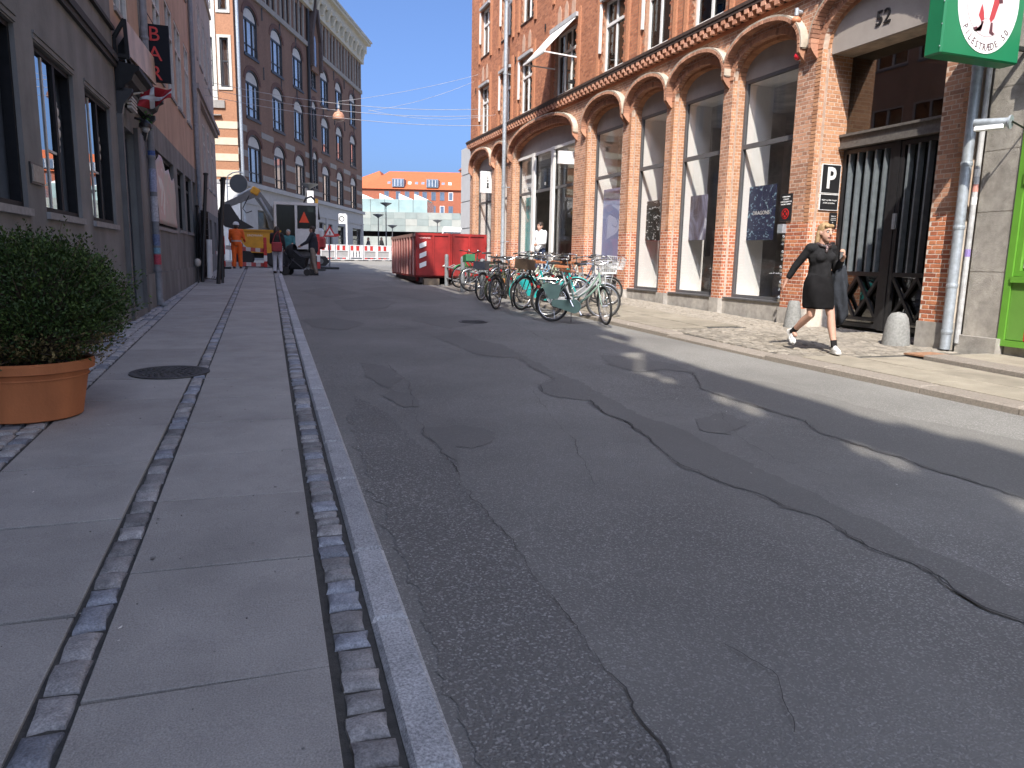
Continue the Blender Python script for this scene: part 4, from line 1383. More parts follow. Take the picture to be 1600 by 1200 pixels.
# lamps and bell by the arch of the gateway
t = thing("warning_lamp", "red and white alarm lamp on the brick wall left of the gateway arch", "alarm lamp", (9.4, 11.36, 5.0))
MB().lathe([(.05, 0), (.065, .02), (.065, .07), (.05, .07)], FRT.P(11.33, .0, 4.98), 12, axis=(-1, 0, 0)).build("base", WHS, t, world=True)
MB().ball(FRT.P(11.33, .1, 4.98), .065, 12, 8).build("lens", M("red_lens", (.5, .02, .03), .2, .1), t, world=True, smooth=True)
t = thing("bell_lamp", "small terracotta coloured lamp hung high beside the gateway arch", "wall lamp", (9.4, 11.45, 5.62))
MB().cyl(FRT.P(11.42, .0, 5.75), FRT.P(11.42, .12, 5.75), .035, n=8).cyl(FRT.P(11.42, .12, 5.8), FRT.P(11.42, .12, 5.68), .035, n=10).build("arm", STEEL, t, world=True)
MB().ball(FRT.P(11.42, .12, 5.60), .085, 12, 8, (1, 1, .8)).build("shade", M("terracotta_shade", (.5, .2, .1), .6, .15), t, world=True, smooth=True)
# small security camera on the upper windowsill
t = thing("security_camera", "tiny dark camera fixed at the sill of the upper window over the shop door", "camera", (9.4, 21.3, 6.62))
MB().cbox(FRT.P(21.32, .02, 6.62), (.14, .09, .1), bev=.01).build("body", BLS, t, world=True)
MB().cyl(FRT.P(21.32, .08, 6.62), FRT.P(21.32, .13, 6.6), .03, n=8).build("lens", BLS, t, world=True)

# ================================================================== STONE PIER AND GREEN SHOP (right edge)
gs = thing("green_shop", "shop with a grey stone pier and bright green and red timber front", "building", (9.45, 6, gz(6)))
STONE = M("grey_stone", (.34, .315, .275), .9, .25, 7, .7, 70, streak=.2)
zz = [.12, .42, 1.3, 2.1, 2.9, 3.7, 4.5, 5.3, 6.1]
for a, b in zip(zz[1:-1], zz[2:]):
    MB().fbox(FRT, 7.08, 7.60, -.5, -.04, a + .004, b - .004).build("stone_block", STONE, gs, world=True)
MB().fbox(FRT, 7.02, 7.62, -.5, .06, .0, .42).build("stone_foot", STONE, gs, world=True)
MB().fbox(FRT, 7.085, 7.59, -.5, -.055, .4, 6.1).build("mortar", MO_BR, gs, world=True)
MB().fbox(FRT, 7.60, 7.86, -.5, -.30, 0, 6.1).build("pier_return", STONE, gs, world=True)
GREEN = M("green_paint", (.12, .31, .035), .45, .08, 4, .05, 60)
GREEND = M("green_paint_panel", (.13, .29, .05), .45, .08, 4, .05, 60)
REDP = M("red_paint", (.55, .035, .025), .4, .06, 4)
f_ = MB()
f_.fbox(FRT, 6.98, 7.07, -.3, -.02, .33, 4.3)
f_.fbox(FRT, 3.0, 6.98, -.3, -.02, .33, .41)
f_.fbox(FRT, 3.0, 6.98, -.3, .0, 1.17, 1.25)
f_.fbox(FRT, 3.0, 6.98, -.3, .0, 2.42, 2.58)
f_.build("timber_frame", GREEN, gs, world=True)
MB().fbox(FRT, 6.74, 6.975, -.3, -.045, .42, 1.165).build("panel", GREEND, gs, world=True)
MB().fbox(FRT, 6.0, 6.735, -.3, -.045, .42, 1.165).build("panel", REDP, gs, world=True)
MB().fbox(FRT, 3.0, 5.995, -.3, -.045, .42, 1.165).build("panel", GREEND, gs, world=True)
w = MB()
mb_frame(w, FRT, 5.6, 6.975, 1.255, 2.415, -.16, -.05, .07)
mb_frame(w, FRT, 5.6, 6.975, 2.585, 4.2, -.16, -.05, .07)
win = w.build("window", GREEN, gs, world=True)
for z0, z1 in ((1.32, 2.35), (2.65, 4.13)):
    MB().fbox(FRT, 5.67, 6.905, -.11, -.10, z0, z1).build("pane", GLASS, win, world=True)
MB().fbox(FRT, 6.83, 6.89, -.098, -.095, 1.36, 1.5).build("sticker", WHS, win, world=True)
MB().fbox(FRT, 3.0, 6.98, -3, -2.9, 0, 6).fbox(FRT, 3.0, 3.1, -3, -.3, 0, 6).fbox(FRT, 6.95, 7.07, -3, -.31, 0, 6).build("shop_room", INT_D, gs, world=True)
MB().fbox(FRT, 3.0, 7.0, -.5, -.08, -.1, .325).build("base_course", STONE, gs, world=True)
MB().fbox(FRT, -6, 7.08, -.5, -.03, 4.3, 15).fbox(FRT, -6, 3.0, -.5, -.04, -.1, 4.3).build("wall", M("pale_render", (.5, .46, .4), .85, .1, 3), gs, world=True)
q = lambda a, b, c_: (9.95 + a, c_, b)
MB().prism([(3, 0), (10, 0), (10, 15), (5, 18), (0, 15), (0, 6.1), (3, 6.1)], q, -6, 7.84).build("building_body", M("body_render", (.5, .46, .4), .85, .1, 3), gs, world=True)
MB().fbox(FRT, 7.05, 7.86, -.5, -.03, 6.1, 15).build("wall", M("pale_render", (.5, .46, .4), .85, .1, 3), gs, world=True)
# turquoise awning corner at the frame edge
t = thing("shop_awning", "turquoise folded awning under a black cassette over the green shop window", "awning", (9.3, 5, 4.0))
MB().fbox(FRT, 3.2, 6.98, .0, .16, 3.98, 4.12).build("cassette", BLACKM, t, world=True)
MB().fbox(FRT, 3.2, 6.95, .05, .14, 3.78, 3.98).build("valance", M("turquoise_cloth", (.03, .32, .30), .8, .1), t, world=True)
# pipes between the two buildings
t = thing("drainpipe", "thick pale blue-grey drainpipe at the corner between brick pier and stone pier", "drainpipe", (9.34, 7.735, gz(7.7)))
MB().cyl((9.36, 7.745, .2), (9.36, 7.745, 7.5), .068, n=16).build("pipe", STEEL, t, world=True, smooth=SM)
for z in (.45, 1.1, 1.9, 2.75, 4.0, 5.2):
    MB().lathe([(.074, -.03), (.078, 0), (.074, .03)], (9.36, 7.745, z), 16).build("collar", STEEL, t, world=True)
t = thing("cable_pipe", "thin grey cable pipe with worn stickers beside the thick drainpipe", "pipe", (9.38, 7.62, gz(7.6)))
MB().cyl((9.40, 7.60, .3), (9.40, 7.60, 7), .036, n=10).build("pipe", M("pale_pipe", (.42, .42, .41), .6, .3, 9), t, world=True, smooth=SM)
for z, c_ in ((1.55, (.25, .18, .42)), (2.25, (.75, .74, .7)), (2.62, (.72, .7, .66)), (2.42, (.55, .25, .2))):
    MB().lathe([(.0375, -.05), (.0375, .05)], (9.40, 7.60, z), 10, capb=False, capt=False).build("sticker", M("sticker_%d" % int(z * 100), c_, .6), t, world=True)
# lamp on an arm
t = thing("wall_spotlight", "grey tubular spotlight on an arm by the drainpipe under the green sign", "wall light", (9.3, 7.25, 3.2))
MB().cyl((9.02, 7.42, 3.205), (9.16, 7.04, 3.175), .055, n=14).build("tube", STEEL, t, world=True, smooth=SM)
MB().lathe([(.0, -.01), (.085, -.01), (.085, .012), (0, .012)], (9.162, 7.036, 3.175), 16, axis=(.35, -.94, -.07)).build("end_cap", STEEL, t, world=True, smooth=SM)
MB().cyl((9.17, 7.02, 3.18), (9.45, 7.05, 3.12), .012, n=6).build("arm", BLACKM, t, world=True)
MB().cbox((9.06, 7.24, 3.125), (.07, .34, .06), rz=R(20), bev=.01).build("reflector", WHS, t, world=True)
# the green hanging sign
t = thing("hanging_sign", "green box sign with a white oval and an animal emblem reading PILESTRÆDE 50", "sign", (9.45, 7.15, 4.3))
GSM = M("sign_green", (.015, .17, .075), .35, .05, 4)
SY = 7.06
sx0, sx1, sz0, sz1 = 7.90, 9.20, 3.865, 5.25
MB().cbox(((sx0 + sx1) / 2, SY + .125, (sz0 + sz1) / 2), (sx1 - sx0, .25, sz1 - sz0), bev=.02).build("sign_box", GSM, t, world=True)
MB().bar((9.2, SY + .12, 5.0), (9.6, SY + .12, 5.0), .05, .05).bar((9.2, SY + .12, 4.1), (9.6, SY + .12, 4.1), .05, .05).build("bracket", BLACKM, t, world=True)
ocx, ocz, orx, orz = 8.58, 4.53, .50, .60
ov = [(math.cos(a * math.pi / 24), math.sin(a * math.pi / 24)) for a in range(48)]
qs = lambda d: (lambda a, b, c_: (ocx + a, SY - d - c_, ocz + b))
MB().prism([(x * orx, y * orz) for x, y in ov], qs(0), -.01, .006).build("oval", WHS, t, world=True)
MB().prism([(x * .372, y * .455 + .045) for x, y in ov], qs(0), .004, .0075).build("oval_line", M("thin_line", (.3, .25, .25), .5), t, world=True)
MB().prism([(x * .368, y * .451 + .045) for x, y in ov], qs(0), .004, .009).build("oval_field", M("pale_pink", (.72, .55, .57), .5, .03), t, world=True)
blob = lambda pts: [(x, z) for x, z in pts]
EM_R = M("emblem_red", (.40, .045, .055), .5, .1, 20)
MB().prism(blob([(.03, .34), (.16, .33), (.21, .26), (.19, .08), (.15, -.06), (.11, -.19), (.06, -.24), (.03, -.2), (.07, -.02), (.06, .14), (.0, .25)]), qs(0), .008, .011).build("emblem_back", EM_R, t, world=True)
MB().prism(blob([(-.11, -.05), (-.07, -.14), (-.055, -.22), (-.1, -.24), (-.15, -.18), (-.13, -.1)]), qs(0), .008, .011).build("emblem_thigh", EM_R, t, world=True)
MB().prism(blob([(-.07, .32), (.02, .3), (.07, .14), (.07, 0), (.02, -.2), (-.055, -.2), (-.07, -.08), (-.05, .03), (-.08, .16)]), qs(0), .008, .0125).build("emblem_belly", WHS, t, world=True)
EMD = M("emblem_dark", (.09, .03, .04), .5)
for pts in ([(-.12, -.33), (-.09, -.35), (-.1, -.24), (-.06, -.24), (-.08, -.33), (-.19, -.36), (-.22, -.33), (-.17, -.31)], [(.06, -.24), (.09, -.24), (.1, -.34), (.14, -.36), (.11, -.38), (.05, -.36)], [(-.06, .1), (-.06, .06), (-.2, .05), (-.23, .02), (-.22, .09), (-.16, .12), (-.1, .08)], [(.15, .05), (.21, .04), (.22, 0), (.16, -.01)]):
    MB().prism(blob(pts), qs(0), .010, .0135).build("emblem_limb", EMD, t, world=True)
txt = "PILESTRÆDE 50"
for k, ch in enumerate(txt):
    if ch == " ":
        continue
    a = R(-90) + R(-52 + 104 * k / (len(txt) - 1))
    px_, pz_ = .435 * math.cos(a), .53 * math.sin(a)
    rot = math.atan2(math.cos(a) / .435, -math.sin(a) / .53)
    cr_, sr_ = math.cos(rot), math.sin(rot)
    text_mb(ch, .115, lambda x, y, z: (ocx + px_ + x * .8 * cr_ - y * sr_, SY - .008 - z, ocz + pz_ + x * .8 * sr_ + y * cr_), .003).build("lettering", EMD, t, world=True)
for k in range(5):
    MB().ball((sx0 - .005, SY + .02, 3.95 + .25 * k), .008, 6, 4).build("bolt", STEEL, t, world=True)
# ================================================================== LEFT ROW (shady side)
FL_ = Fr((-2.087, 0, 0), (.0339, 1, 0), (1, -.0339, 0))
DGREY = M("dark_grey_render", (.195, .195, .19), .85, .14, 2.5, .35, 45, streak=.2)
DGREY2 = M("dark_grey_base", (.19, .196, .19), .8, .16, 2.5, .3, 45, streak=.28)
PEACH = M("peach_render", (.50, .345, .25), .85, .1, 2.2, .3, 45, streak=.13)
BEIGE = M("grey_beige_render", (.42, .365, .315), .85, .1, 2.2, .3, 45, streak=.14)
BFR = M("black_window_frame", (.014, .015, .017), .6, .2, 14, spec=.15)
NAVY = M("navy_paint", (.022, .028, .042), .5, .15, 9, .1, 50)
SILLM = M("sill_grey", (.27, .27, .27), .8, .2, 14, .2, 70)
OLDW = M("old_white_frame", (.56, .54, .50), .6, .15, 9)
PANE_D = thin_glass("dark_window_glass", tint=(.22, .23, .24), refl=1.5, wav=.012, ex=1.7)
ROOMD = M("room_dark", (.03, .03, .032), .9, .4, 1.5)
def left_window(b, u0, u1, z0, z1, frame, style=0, rev=.2, sill=True, trans=.68):
    w = MB()
    fw = .06
    mb_frame(w, FL_, u0, u1, z0, z1, -rev + .0, -rev + .09, fw)
    zt = z0 + (z1 - z0) * trans
    w.fbox(FL_, u0 + fw, u1 - fw, -rev + .005, -rev + .085, zt - .03, zt + .03)
    um = (u0 + u1) / 2
    w.fbox(FL_, um - .035, um + .035, -rev + .004, -rev + .088, z0 + fw, zt - .03)
    if style:
        w.fbox(FL_, um - .03, um + .03, -rev + .004, -rev + .088, zt + .03, z1 - fw)
    win = w.build("window", frame, b, world=True)
    for a, c in ((u0 + fw, um - .035), (um + .035, u1 - fw)):
        MB().fbox(FL_, a, c, -rev + .035, -rev + .043, z0 + fw, zt - .03).build("pane", PANE_D, win, world=True)
    MB().fbox(FL_, u0 + fw, u1 - fw, -rev + .035, -rev + .043, zt + .03, z1 - fw).build("pane", PANE_D, win, world=True)
    if sill:
        MB().fbox(FL_, u0 - .02, u1 + .02, -rev, .035, z0 - .07, z0 - .004).build("sill", SILLM, win, world=True)
    return win
def row_body(b, u0, u1, ztop, ridge, mat_roof, name="building_body", mat=None):
    q = lambda a, z, u: FL_.P(u, -a, z)
    MB().prism([(.9, 0), (11, 0), (11, ztop), (.9, ztop)], q, u0 + .01, u1 - .01).build(name, mat or ROOMD, b, world=True)
    MB().prism([(-.28, ztop - .12), (-.28, ztop + .02), (5.5, ridge), (11, ztop), (11, ztop - .14), (5.5, ridge - .16)], q, u0, u1).build("roof", mat_roof, b, world=True)
    MB().fbox(FL_, u0, u1, -.9, .22, ztop - .35, ztop - .1).build("eaves_cornice", mat or DGREY, b, world=True)
    for u in (u0, u1):
        MB().fbox(FL_, u - .15 if u == u1 else u, u if u == u1 else u + .15, -11, -.01, 0, ztop - .3).build("gable_wall", mat or DGREY, b, world=True)
TILE = M("roof_tile", (.28, .09, .05), .8, .3, 6)
def shadow_edge_boxes(b, spots, z0, mat):
    """unseen boxes added along the eaves to break up the shadow edge: (u, width, height, set-back)"""
    for u, w_, h, sb in spots:
        MB().fbox(FL_, u - w_ / 2, u + w_ / 2, -sb - .7, -sb, z0 - .1, z0 + h).build("dormer", mat, b, world=True)  # plain box added out of view to roughen the cast shadow
def edge_boards(b, runs, z0):
    """unseen boards on posts, added so their gaps shape the sunlight: (u0, u1, gap, height)"""
    for a, c, gap, h in runs:
        k = MB()
        k.fbox(FL_, a, c, .22, .26, z0 + gap, z0 + gap + h)
        n = max(2, int((c - a) / 2))
        for i in range(n + 1):
            u = a + (c - a) * i / n
            k.fbox(FL_, u - .03, u + .03, .20, .24, z0 - .1, z0 + gap + h)
        k.build("roof_guard", BLACKM, b, world=True)  # added light blocker above the gutter, out of view

# ---- the dark grey bar building
b1 = thing("bar_building", "dark grey rendered corner bar building behind the potted bush", "building", FL_.P(6, 0, gz(6)))
Z1 = 16.5
Z0 = 14.1  # unseen eaves set low so sun slips under the added boards
lw = [(-11.5 + 2.0 * k, -11.5 + 2.0 * k + 1.45) for k in range(7)]
lw = [(2.4, 3.86), (4.43, 5.88), (6.46, 7.91), (8.47, 9.92), (10.47, 11.92), (.3, 1.75), (-1.8, -.35), (-4, -2.55), (-6.2, -4.75), (-8.4, -6.95), (-10.6, -9.15)]
HB1 = [(a, c, 1.70, 3.27) for a, c in lw]
upl = [(z0, z1) for z0, z1 in ((4.95, 6.85), (8.1, 10.0), (11.2, 13.0), (14.2, 15.8))]
HB1 += [(a + .15, c - .15, z0, z1) for a, c in lw for z0, z1 in upl if c > -3 or z1 < 14]
mb = MB()
holes_wall(mb, FL_, -3.5, 12.42, -.4, Z1 - .2, [h for h in HB1 if h[1] > -3], 0, .22)
holes_wall(mb, FL_, -14, -3.5, -.4, Z0 - .2, [h for h in HB1 if h[1] < -3.4 or h[0] < -3.6], 0, .22)
mb.build("wall", DGREY, b1, world=True)
def bar_window(u0, u1, z0=1.70, z1=3.27):
    """glazed left half and an opened right casement with the dim room behind"""
    um = u0 + (u1 - u0) * .56
    w = MB()
    mb_frame(w, FL_, u0, u1, z0, z1, -.13, -.04, .05)
    w.fbox(FL_, um - .04, um + .04, -.128, -.042, z0 + .05, z1 - .05)
    win = w.build("window", BFR, b1, world=True)
    MB().fbox(FL_, u0 + .05, um - .04, -.075, -.068, z0 + .05, z1 - .05).build("pane", PANE_D, win, world=True)
    k = u0 + (um - u0) * .55
    MB().fbox(FL_, k - .012, k + .012, -.066, -.055, z0 + .05, z1 - .05).fbox(FL_, k, um - .04, -.066, -.055, z0 + .62, z0 + .645).build("glazing_bar", OLDW, win, world=True)
    c_ = MB()
    q0, q1 = Vector(FL_.P(um + .05, -.16, 0)), Vector(FL_.P(um + .25, -.62, 0))
    for z in (z0 + .08, z0 + .88):
        c_.bar(q0 + Vector((0, 0, z)), q1 + Vector((0, 0, z)), .03, .03)
    for q_ in (q0, q1):
        c_.bar(q_ + Vector((0, 0, z0 + .08)), q_ + Vector((0, 0, z0 + .88)), .03, .03)
    c_.build("open_casement", M("casement_grey", (.22, .22, .22), .6), win, world=True)
    MB().fbox(FL_, u0 - .02, u1 + .02, -.2, .035, z0 - .07, z0 - .004).build("sill", SILLM, win, world=True)
for a, c in lw:
    bar_window(a, c)
    for z0, z1 in upl:
        if c < -2 and z1 > 14:
            continue
        left_window(b1, a + .15, c - .15, z0, z1, OLDW, 1, .14)
    # shallow moulded band over each window
    MB().fbox(FL_, a - .03, c + .03, -.01, .012, 3.285, 3.33).fbox(FL_, a - .03, c + .03, -.01, .022, 3.335, 3.36).build("window_head", DGREY, b1, world=True)
MB().fbox(FL_, -14, 12.42, -.02, .07, 4.0, 4.09).fbox(FL_, -14, 12.42, -.02, .045, 3.93, 4.0).fbox(FL_, -14, 12.42, -.02, .05, 4.42, 4.47).build("string_course", M("dark_string", (.035, .034, .035), .8, .15, 4), b1, world=True)
MB().fbox(FL_, -14, 12.42, -.02, .03, -.3, .62).build("wall_base", DGREY2, b1, world=True)
row_body(b1, -3.5, 12.42, Z1, Z1 + 4.5, TILE, mat=DGREY)
row_body(b1, -14, -3.51, Z0, Z0 + 4.0, TILE, mat=DGREY)
edge_boards(b1, [(-13.5, -12.9, .6, 2.3), (-12.85, -12.0, .0, 3.1), (-11.95, -11.3, .55, 2.4), (-11.25, -10.6, .1, 3.0), (-10.55, -9.7, .7, 2.3), (-9.62, -8.9, .0, 3.0), (-8.85, -8.1, .62, 2.1), (-8.02, -7.5, .05, 2.3), (-7.42, -6.8, .55, 1.9), (-6.72, -5.9, .0, 2.4), (-5.82, -5.0, .66, 1.7), (-4.9, -4.4, .0, 2.4), (-4.3, -3.6, .5, 1.9)], Z0)  # added behind the camera; gaps let sun patches onto the road
edge_boards(b1, [(-3.1, .2, .4, .8), (.5, 2.6, .5, .4), (3.0, 6.5, .38, .6), (7.0, 9.4, .5, .45), (9.8, 12.2, .4, .6)], Z1)
shadow_edge_boxes(b1, [(-2.2, 1.5, 2.8, .2), (4.6, 1.3, 2.4, .3), (10.6, 1.2, 2.2, .3)], Z1, DGREY)
# the rooms behind the ground floor windows stay dim; a paper ornament hangs in two of them
PAPER = M("paper_ornament", (.55, .53, .48), .8, .1, 9)
for u, lab in ((9.55, "pale paper ornament hanging in the bar window beside the wall plaque"), (11.55, "pale paper ornament hanging in the bar window next to the door")):
    t = thing("hanging_ornament", lab, "ornament", FL_.P(u, -.3, 2.7), group="ornaments hung in the bar windows")
    p_ = MB()
    for k, (dz, w_) in enumerate(((.26, .02), (.16, .09), (.02, .13), (-.12, .11), (-.24, .05), (-.34, .02))):
        p_.ball(FL_.P(u, -.12, 2.68 + dz * .8), .055 + w_ * .35, 8, 5, (.5, 1, .8))
    p_.build("ornament", PAPER, t, world=True, smooth=True)
    MB().cyl(FL_.P(u, -.12, 2.9), FL_.P(u, -.12, 3.22), .003, n=4).build("thread", BLACKM, t, world=True)
t = thing("wall_plaque", "small pale stone plaque on the grey wall between two bar windows", "plaque", FL_.P(8.19, .02, 2.0))
MB().fbox(FL_, 8.02, 8.36, .0, .03, 1.95, 2.10).build("plate", M("plaque_stone", (.34, .31, .27), .7, .2, 30, .2, 90), t, world=True)
MB().fbox(FL_, 8.0, 8.38, .0, .018, 1.93, 2.12).build("plaque_edge", BLACKM, t, world=True)

# ---- the peach building
b2 = thing("peach_building", "peach rendered house with a dark grey ground floor and bar entrance", "building", FL_.P(18, 0, gz(18)))
Z2 = 15.6
HB2 = [(12.52, 13.75, .35, 3.2), (15.75, 18.85, 1.83, 3.28), (19.5, 20.8, 1.87, 3.29), (21.25, 22.7, 1.87, 3.31), (23.1, 24.0, .62, 3.33)]
mb = MB()
holes_wall(mb, FL_, 12.42, 24.2, -.2, 3.74, HB2, .004, .24)
mb.build("wall", DGREY2, b2, world=True)
uw2 = [(12.75, 13.9), (15.0, 16.15), (16.85, 18.0), (18.75, 20.05), (20.45, 21.75), (22.45, 23.6)]
up2 = [(4.85, 6.85), (8.2, 10.1), (11.3, 13.0), (14, 15.3)]
mb = MB()
holes_wall(mb, FL_, 12.42, 24.2, 3.74, Z2 - .2, [(a, c, z0, z1) for a, c in uw2 for z0, z1 in up2], 0, .22)
mb.build("wall", PEACH, b2, world=True)
for a, c in uw2:
    for z0, z1 in up2:
        left_window(b2, a, c, z0, z1, OLDW, 1, .1)
MB().fbox(FL_, 14.2, 24.2, .0, .035, .0, .95).build("wall_base", DGREY2, b2, world=True)
MB().fbox(FL_, 12.5, 13.78, -.26, .06, .2, .42).build("door_step", DGREY2, b2, world=True)
dr = MB()
mb_frame(dr, FL_, 12.53, 13.74, .42, 3.18, -.2, -.1, .08)
dr.fbox(FL_, 12.61, 13.66, -.18, -.12, 2.55, 2.62)
door = dr.build("door_frame", NAVY, b2, world=True)
MB().fbox(FL_, 12.61, 13.13, -.175, -.13, .5, 2.55).fbox(FL_, 12.68, 13.06, -.13, -.12, .7, 1.4).fbox(FL_, 12.68, 13.06, -.13, -.12, 1.55, 2.45).build("door_leaf", NAVY, door, world=True)
MB().fbox(FL_, 13.14, 13.66, -.175, -.13, .5, 2.55).fbox(FL_, 13.21, 13.6, -.13, -.12, .7, 1.4).fbox(FL_, 13.21, 13.6, -.13, -.12, 1.55, 2.45).build("door_leaf", NAVY, door, world=True)
MB().fbox(FL_, 12.61, 13.66, -.17, -.16, 2.62, 3.1).build("pane", PANE_D, door, world=True)
for u0, u1 in ((12.42, 12.53), (13.74, 13.95)):
    MB().fbox(FL_, u0, u1, .0, .07, .1, 3.3).build("door_pilaster", M("door_case", (.10, .10, .10), .7, .15, 6), b2, world=True)
MB().fbox(FL_, 13.96, 14.75, .004, .03, .4, 3.3).build("dark_panel", NAVY, b2, world=True)
for (u0, u1, z0, z1) in HB2[1:4]:
    left_window(b2, u0, u1, z0, z1, BFR, 0, .16, trans=.75)
dr = MB()
mb_frame(dr, FL_, 23.11, 23.99, .62, 3.32, -.2, -.1, .07)
dr.fbox(FL_, 23.18, 23.92, -.18, -.13, .69, 3.25)
dr.build("side_door", NAVY, b2, world=True)
row_body(b2, 12.43, 24.19, Z2, Z2 + 4.2, TILE, mat=PEACH)
edge_boards(b2, [(12.7, 15.5, .5, .5), (15.9, 19.0, .4, .65), (19.3, 21.4, .5, .35), (21.9, 24, .4, .6)], Z2)
shadow_edge_boxes(b2, [(14.5, 1.2, 2.4, .3), (18.2, 1.3, 2.6, .3), (22, 1.2, 2.3, .3)], Z2, PEACH)
# poster of torn paper over the wide window
t = thing("torn_poster", "big torn sheet of pale paper over the wide window of the peach house", "poster", FL_.P(17.2, .0, 2.5))
sh = MB()
pts = [(15.85, 1.9), (16.6, 1.86), (17.4, 1.9), (18.2, 1.85), (18.8, 1.95), (18.78, 2.5), (18.6, 2.98), (18.1, 2.86), (17.6, 3.05), (17.2, 2.98), (16.9, 3.2), (16.4, 3.24), (16.1, 3.1), (15.9, 3.02), (15.88, 2.4)]
NX, NZ = 22, 12
vs, fs = [], []
for i in range(NX + 1):
    for j in range(NZ + 1):
        u = 15.85 + 2.95 * i / NX
        top = float(np.interp(u, [15.85, 16.1, 16.4, 16.9, 17.2, 17.6, 18.1, 18.6, 18.8], [2.98, 3.1, 3.22, 3.2, 2.98, 3.06, 2.86, 2.98, 2.6]))
        z = 1.88 + (top - 1.88) * j / NZ
        vs.append(FL_.P(u, .02 + .035 * mnoise.noise(Vector((u * 2.5, z * 2.5, 0))), z))
for i in range(NX):
    for j in range(NZ):
        a = i * (NZ + 1) + j
        fs.append((a, a + NZ + 1, a + NZ + 2, a + 1))
sh.add(vs, fs)
o = sh.build("poster_sheet", poster_mat("torn_paper", [(.45, .40, .36), (.55, .47, .25), (.5, .46, .43), (.55, .33, .32)], 1.3), t, world=True, smooth=True)
md_ = o.modifiers.new("thick", 'SOLIDIFY'); md_.thickness = .004
# bar sign
t = thing("bar_sign", "tall black sign reading BAR in thin red letters jutting from the peach wall", "sign", (-1.36, 15.38, 4.8))
SYB = 15.38
MB().box(-1.585, -1.135, SYB - .06, SYB + .06, 4.36, 5.325).build("sign_box", M("sign_navy", (.006, .007, .012), .6, .1, spec=.2), t, world=True)
REDN = M("neon_red", (.42, .02, .015), .4, .05, emit=.05)
for k, ch in enumerate("BAR"):
    text_mb(ch, .345, lambda x, y, z: (-1.375 + x, SYB - .064 - z, 5.15 - .33 * k + y), .01).build("lettering", REDN, t, world=True)
MB().bar((-1.62, SYB, 5.1), (-1.55, SYB, 5.1), .03, .03).bar((-1.62, SYB, 4.5), (-1.55, SYB, 4.5), .03, .03).cyl((-1.37, SYB, 5.32), (-1.6, SYB, 5.75), .008, n=5).build("bracket", BLACKM, t, world=True)
# door canopy with the slanted board
CANB = M("canopy_black", (.012, .012, .013), .6, .2, 12, spec=.25)
t = thing("door_canopy", "dark moulded canopy with an A-shaped end and a pale slanted board over the bar door", "canopy", FL_.P(13.2, 0, 4))
q = lambda v, z, u: FL_.P(u, v, z)
MB().prism([(0, 3.62), (.10, 3.62), (.14, 3.72), (.22, 3.78), (.26, 3.88), (.33, 3.92), (.33, 3.98), (0, 4.04)], q, 12.45, 15.0).build("canopy_moulding", CANB, t, world=True)
for u in (12.5, 14.7):
    MB().prism([(0, 3.2), (.06, 3.25), (.1, 3.45), (.22, 3.6), (.22, 3.66), (0, 3.66)], q, u - .05, u + .05).build("bracket", BLACKM, t, world=True)
tri = MB()
# triangular end frame
for (a, b_) in (((.02, 4.06), (.02, 4.34)), ((.02, 4.34), (.17, 4.60)), ((.17, 4.60), (.19, 4.06)), ((.02, 4.10), (.19, 4.10))):
    tri.bar(FL_.P(12.47, *a), FL_.P(12.47, *b_), .05, .05, up=(.03, 1, 0))
tri.build("end_frame", CANB, t, world=True)
MB().add([FL_.P(12.5, .17, 4.12), FL_.P(15.2, .17, 4.27), FL_.P(15.2, .205, 4.27), FL_.P(12.5, .205, 4.12), FL_.P(12.5, .155, 4.6), FL_.P(15.2, .155, 4.73), FL_.P(15.2, .19, 4.73), FL_.P(12.5, .19, 4.6)], MB.BF).build("board", M("board_pale", (.52, .39, .30), .5, .2, 3, streak=.2), t, world=True)
MB().prism([(.01, 4.1), (.165, 4.1), (.15, 4.5), (.02, 4.3)], q, 12.75, 15.1).build("canopy_box", CANB, t, world=True)
for u in (12.48,):
    for v in (.05, .16):
        MB().cyl(FL_.P(u, v, 3.9), FL_.P(u, v, 4.06), .012, n=6).build("hook", STEEL, t, world=True)
# flag
t = thing("flag", "red flag with a white cross on a short pale pole over the bar door", "flag", FL_.P(12.8, .1, 3.6))
MB().cyl((-1.70, 12.75, 3.60), (-1.35, 12.9, 3.70), .014, n=8).build("pole", M("pale_wood_pole", (.5, .46, .38), .6, .1), t, world=True)
def fcloth(i0, i1, j0, j1, n=10):
    mb = MB()
    vs, fs = [], []
    def P(s, r_):
        x = -1.38 + .43 * s
        z = 3.685 + .14 * s - .20 * r_ + .03 * math.sin(5 * s + 3 * r_) - .03 * s * r_
        y = 12.85 + .07 * math.sin(9 * s + 4 * r_) + .10 * r_ * math.sin(5 * s)
        return (x - .05 * r_ * (1 - s), y, z)
    for i in range(n + 1):
        for j in range(n + 1):
            vs.append(P(i0 + (i1 - i0) * i / n, j0 + (j1 - j0) * j / n))
    for i in range(n):
        for j in range(n):
            a = i * (n + 1) + j
            fs.append((a, a + n + 1, a + n + 2, a + 1))
    return mb.add(vs, fs)
FR_ = M("flag_red", (.30, .012, .02), .8, .1, 9)
FW_ = M("flag_white", (.62, .62, .64), .8, .05, 9)
def solid(o, th=.003):
    m_ = o.modifiers.new("thick", 'SOLIDIFY'); m_.thickness = th
for (a, b_, c, d, m_) in ((0, .32, 0, .4, FR_), (.46, 1, 0, .4, FR_), (0, .32, .6, 1, FR_), (.46, 1, .6, .95, FR_), (0, 1, .4, .6, FW_), (.32, .46, 0, .4, FW_), (.32, .46, .6, 1, FW_)):
    solid(fcloth(a, b_, c, d).build("flag_cloth" if m_ is FR_ else "flag_cross", m_, t, world=True, smooth=True))
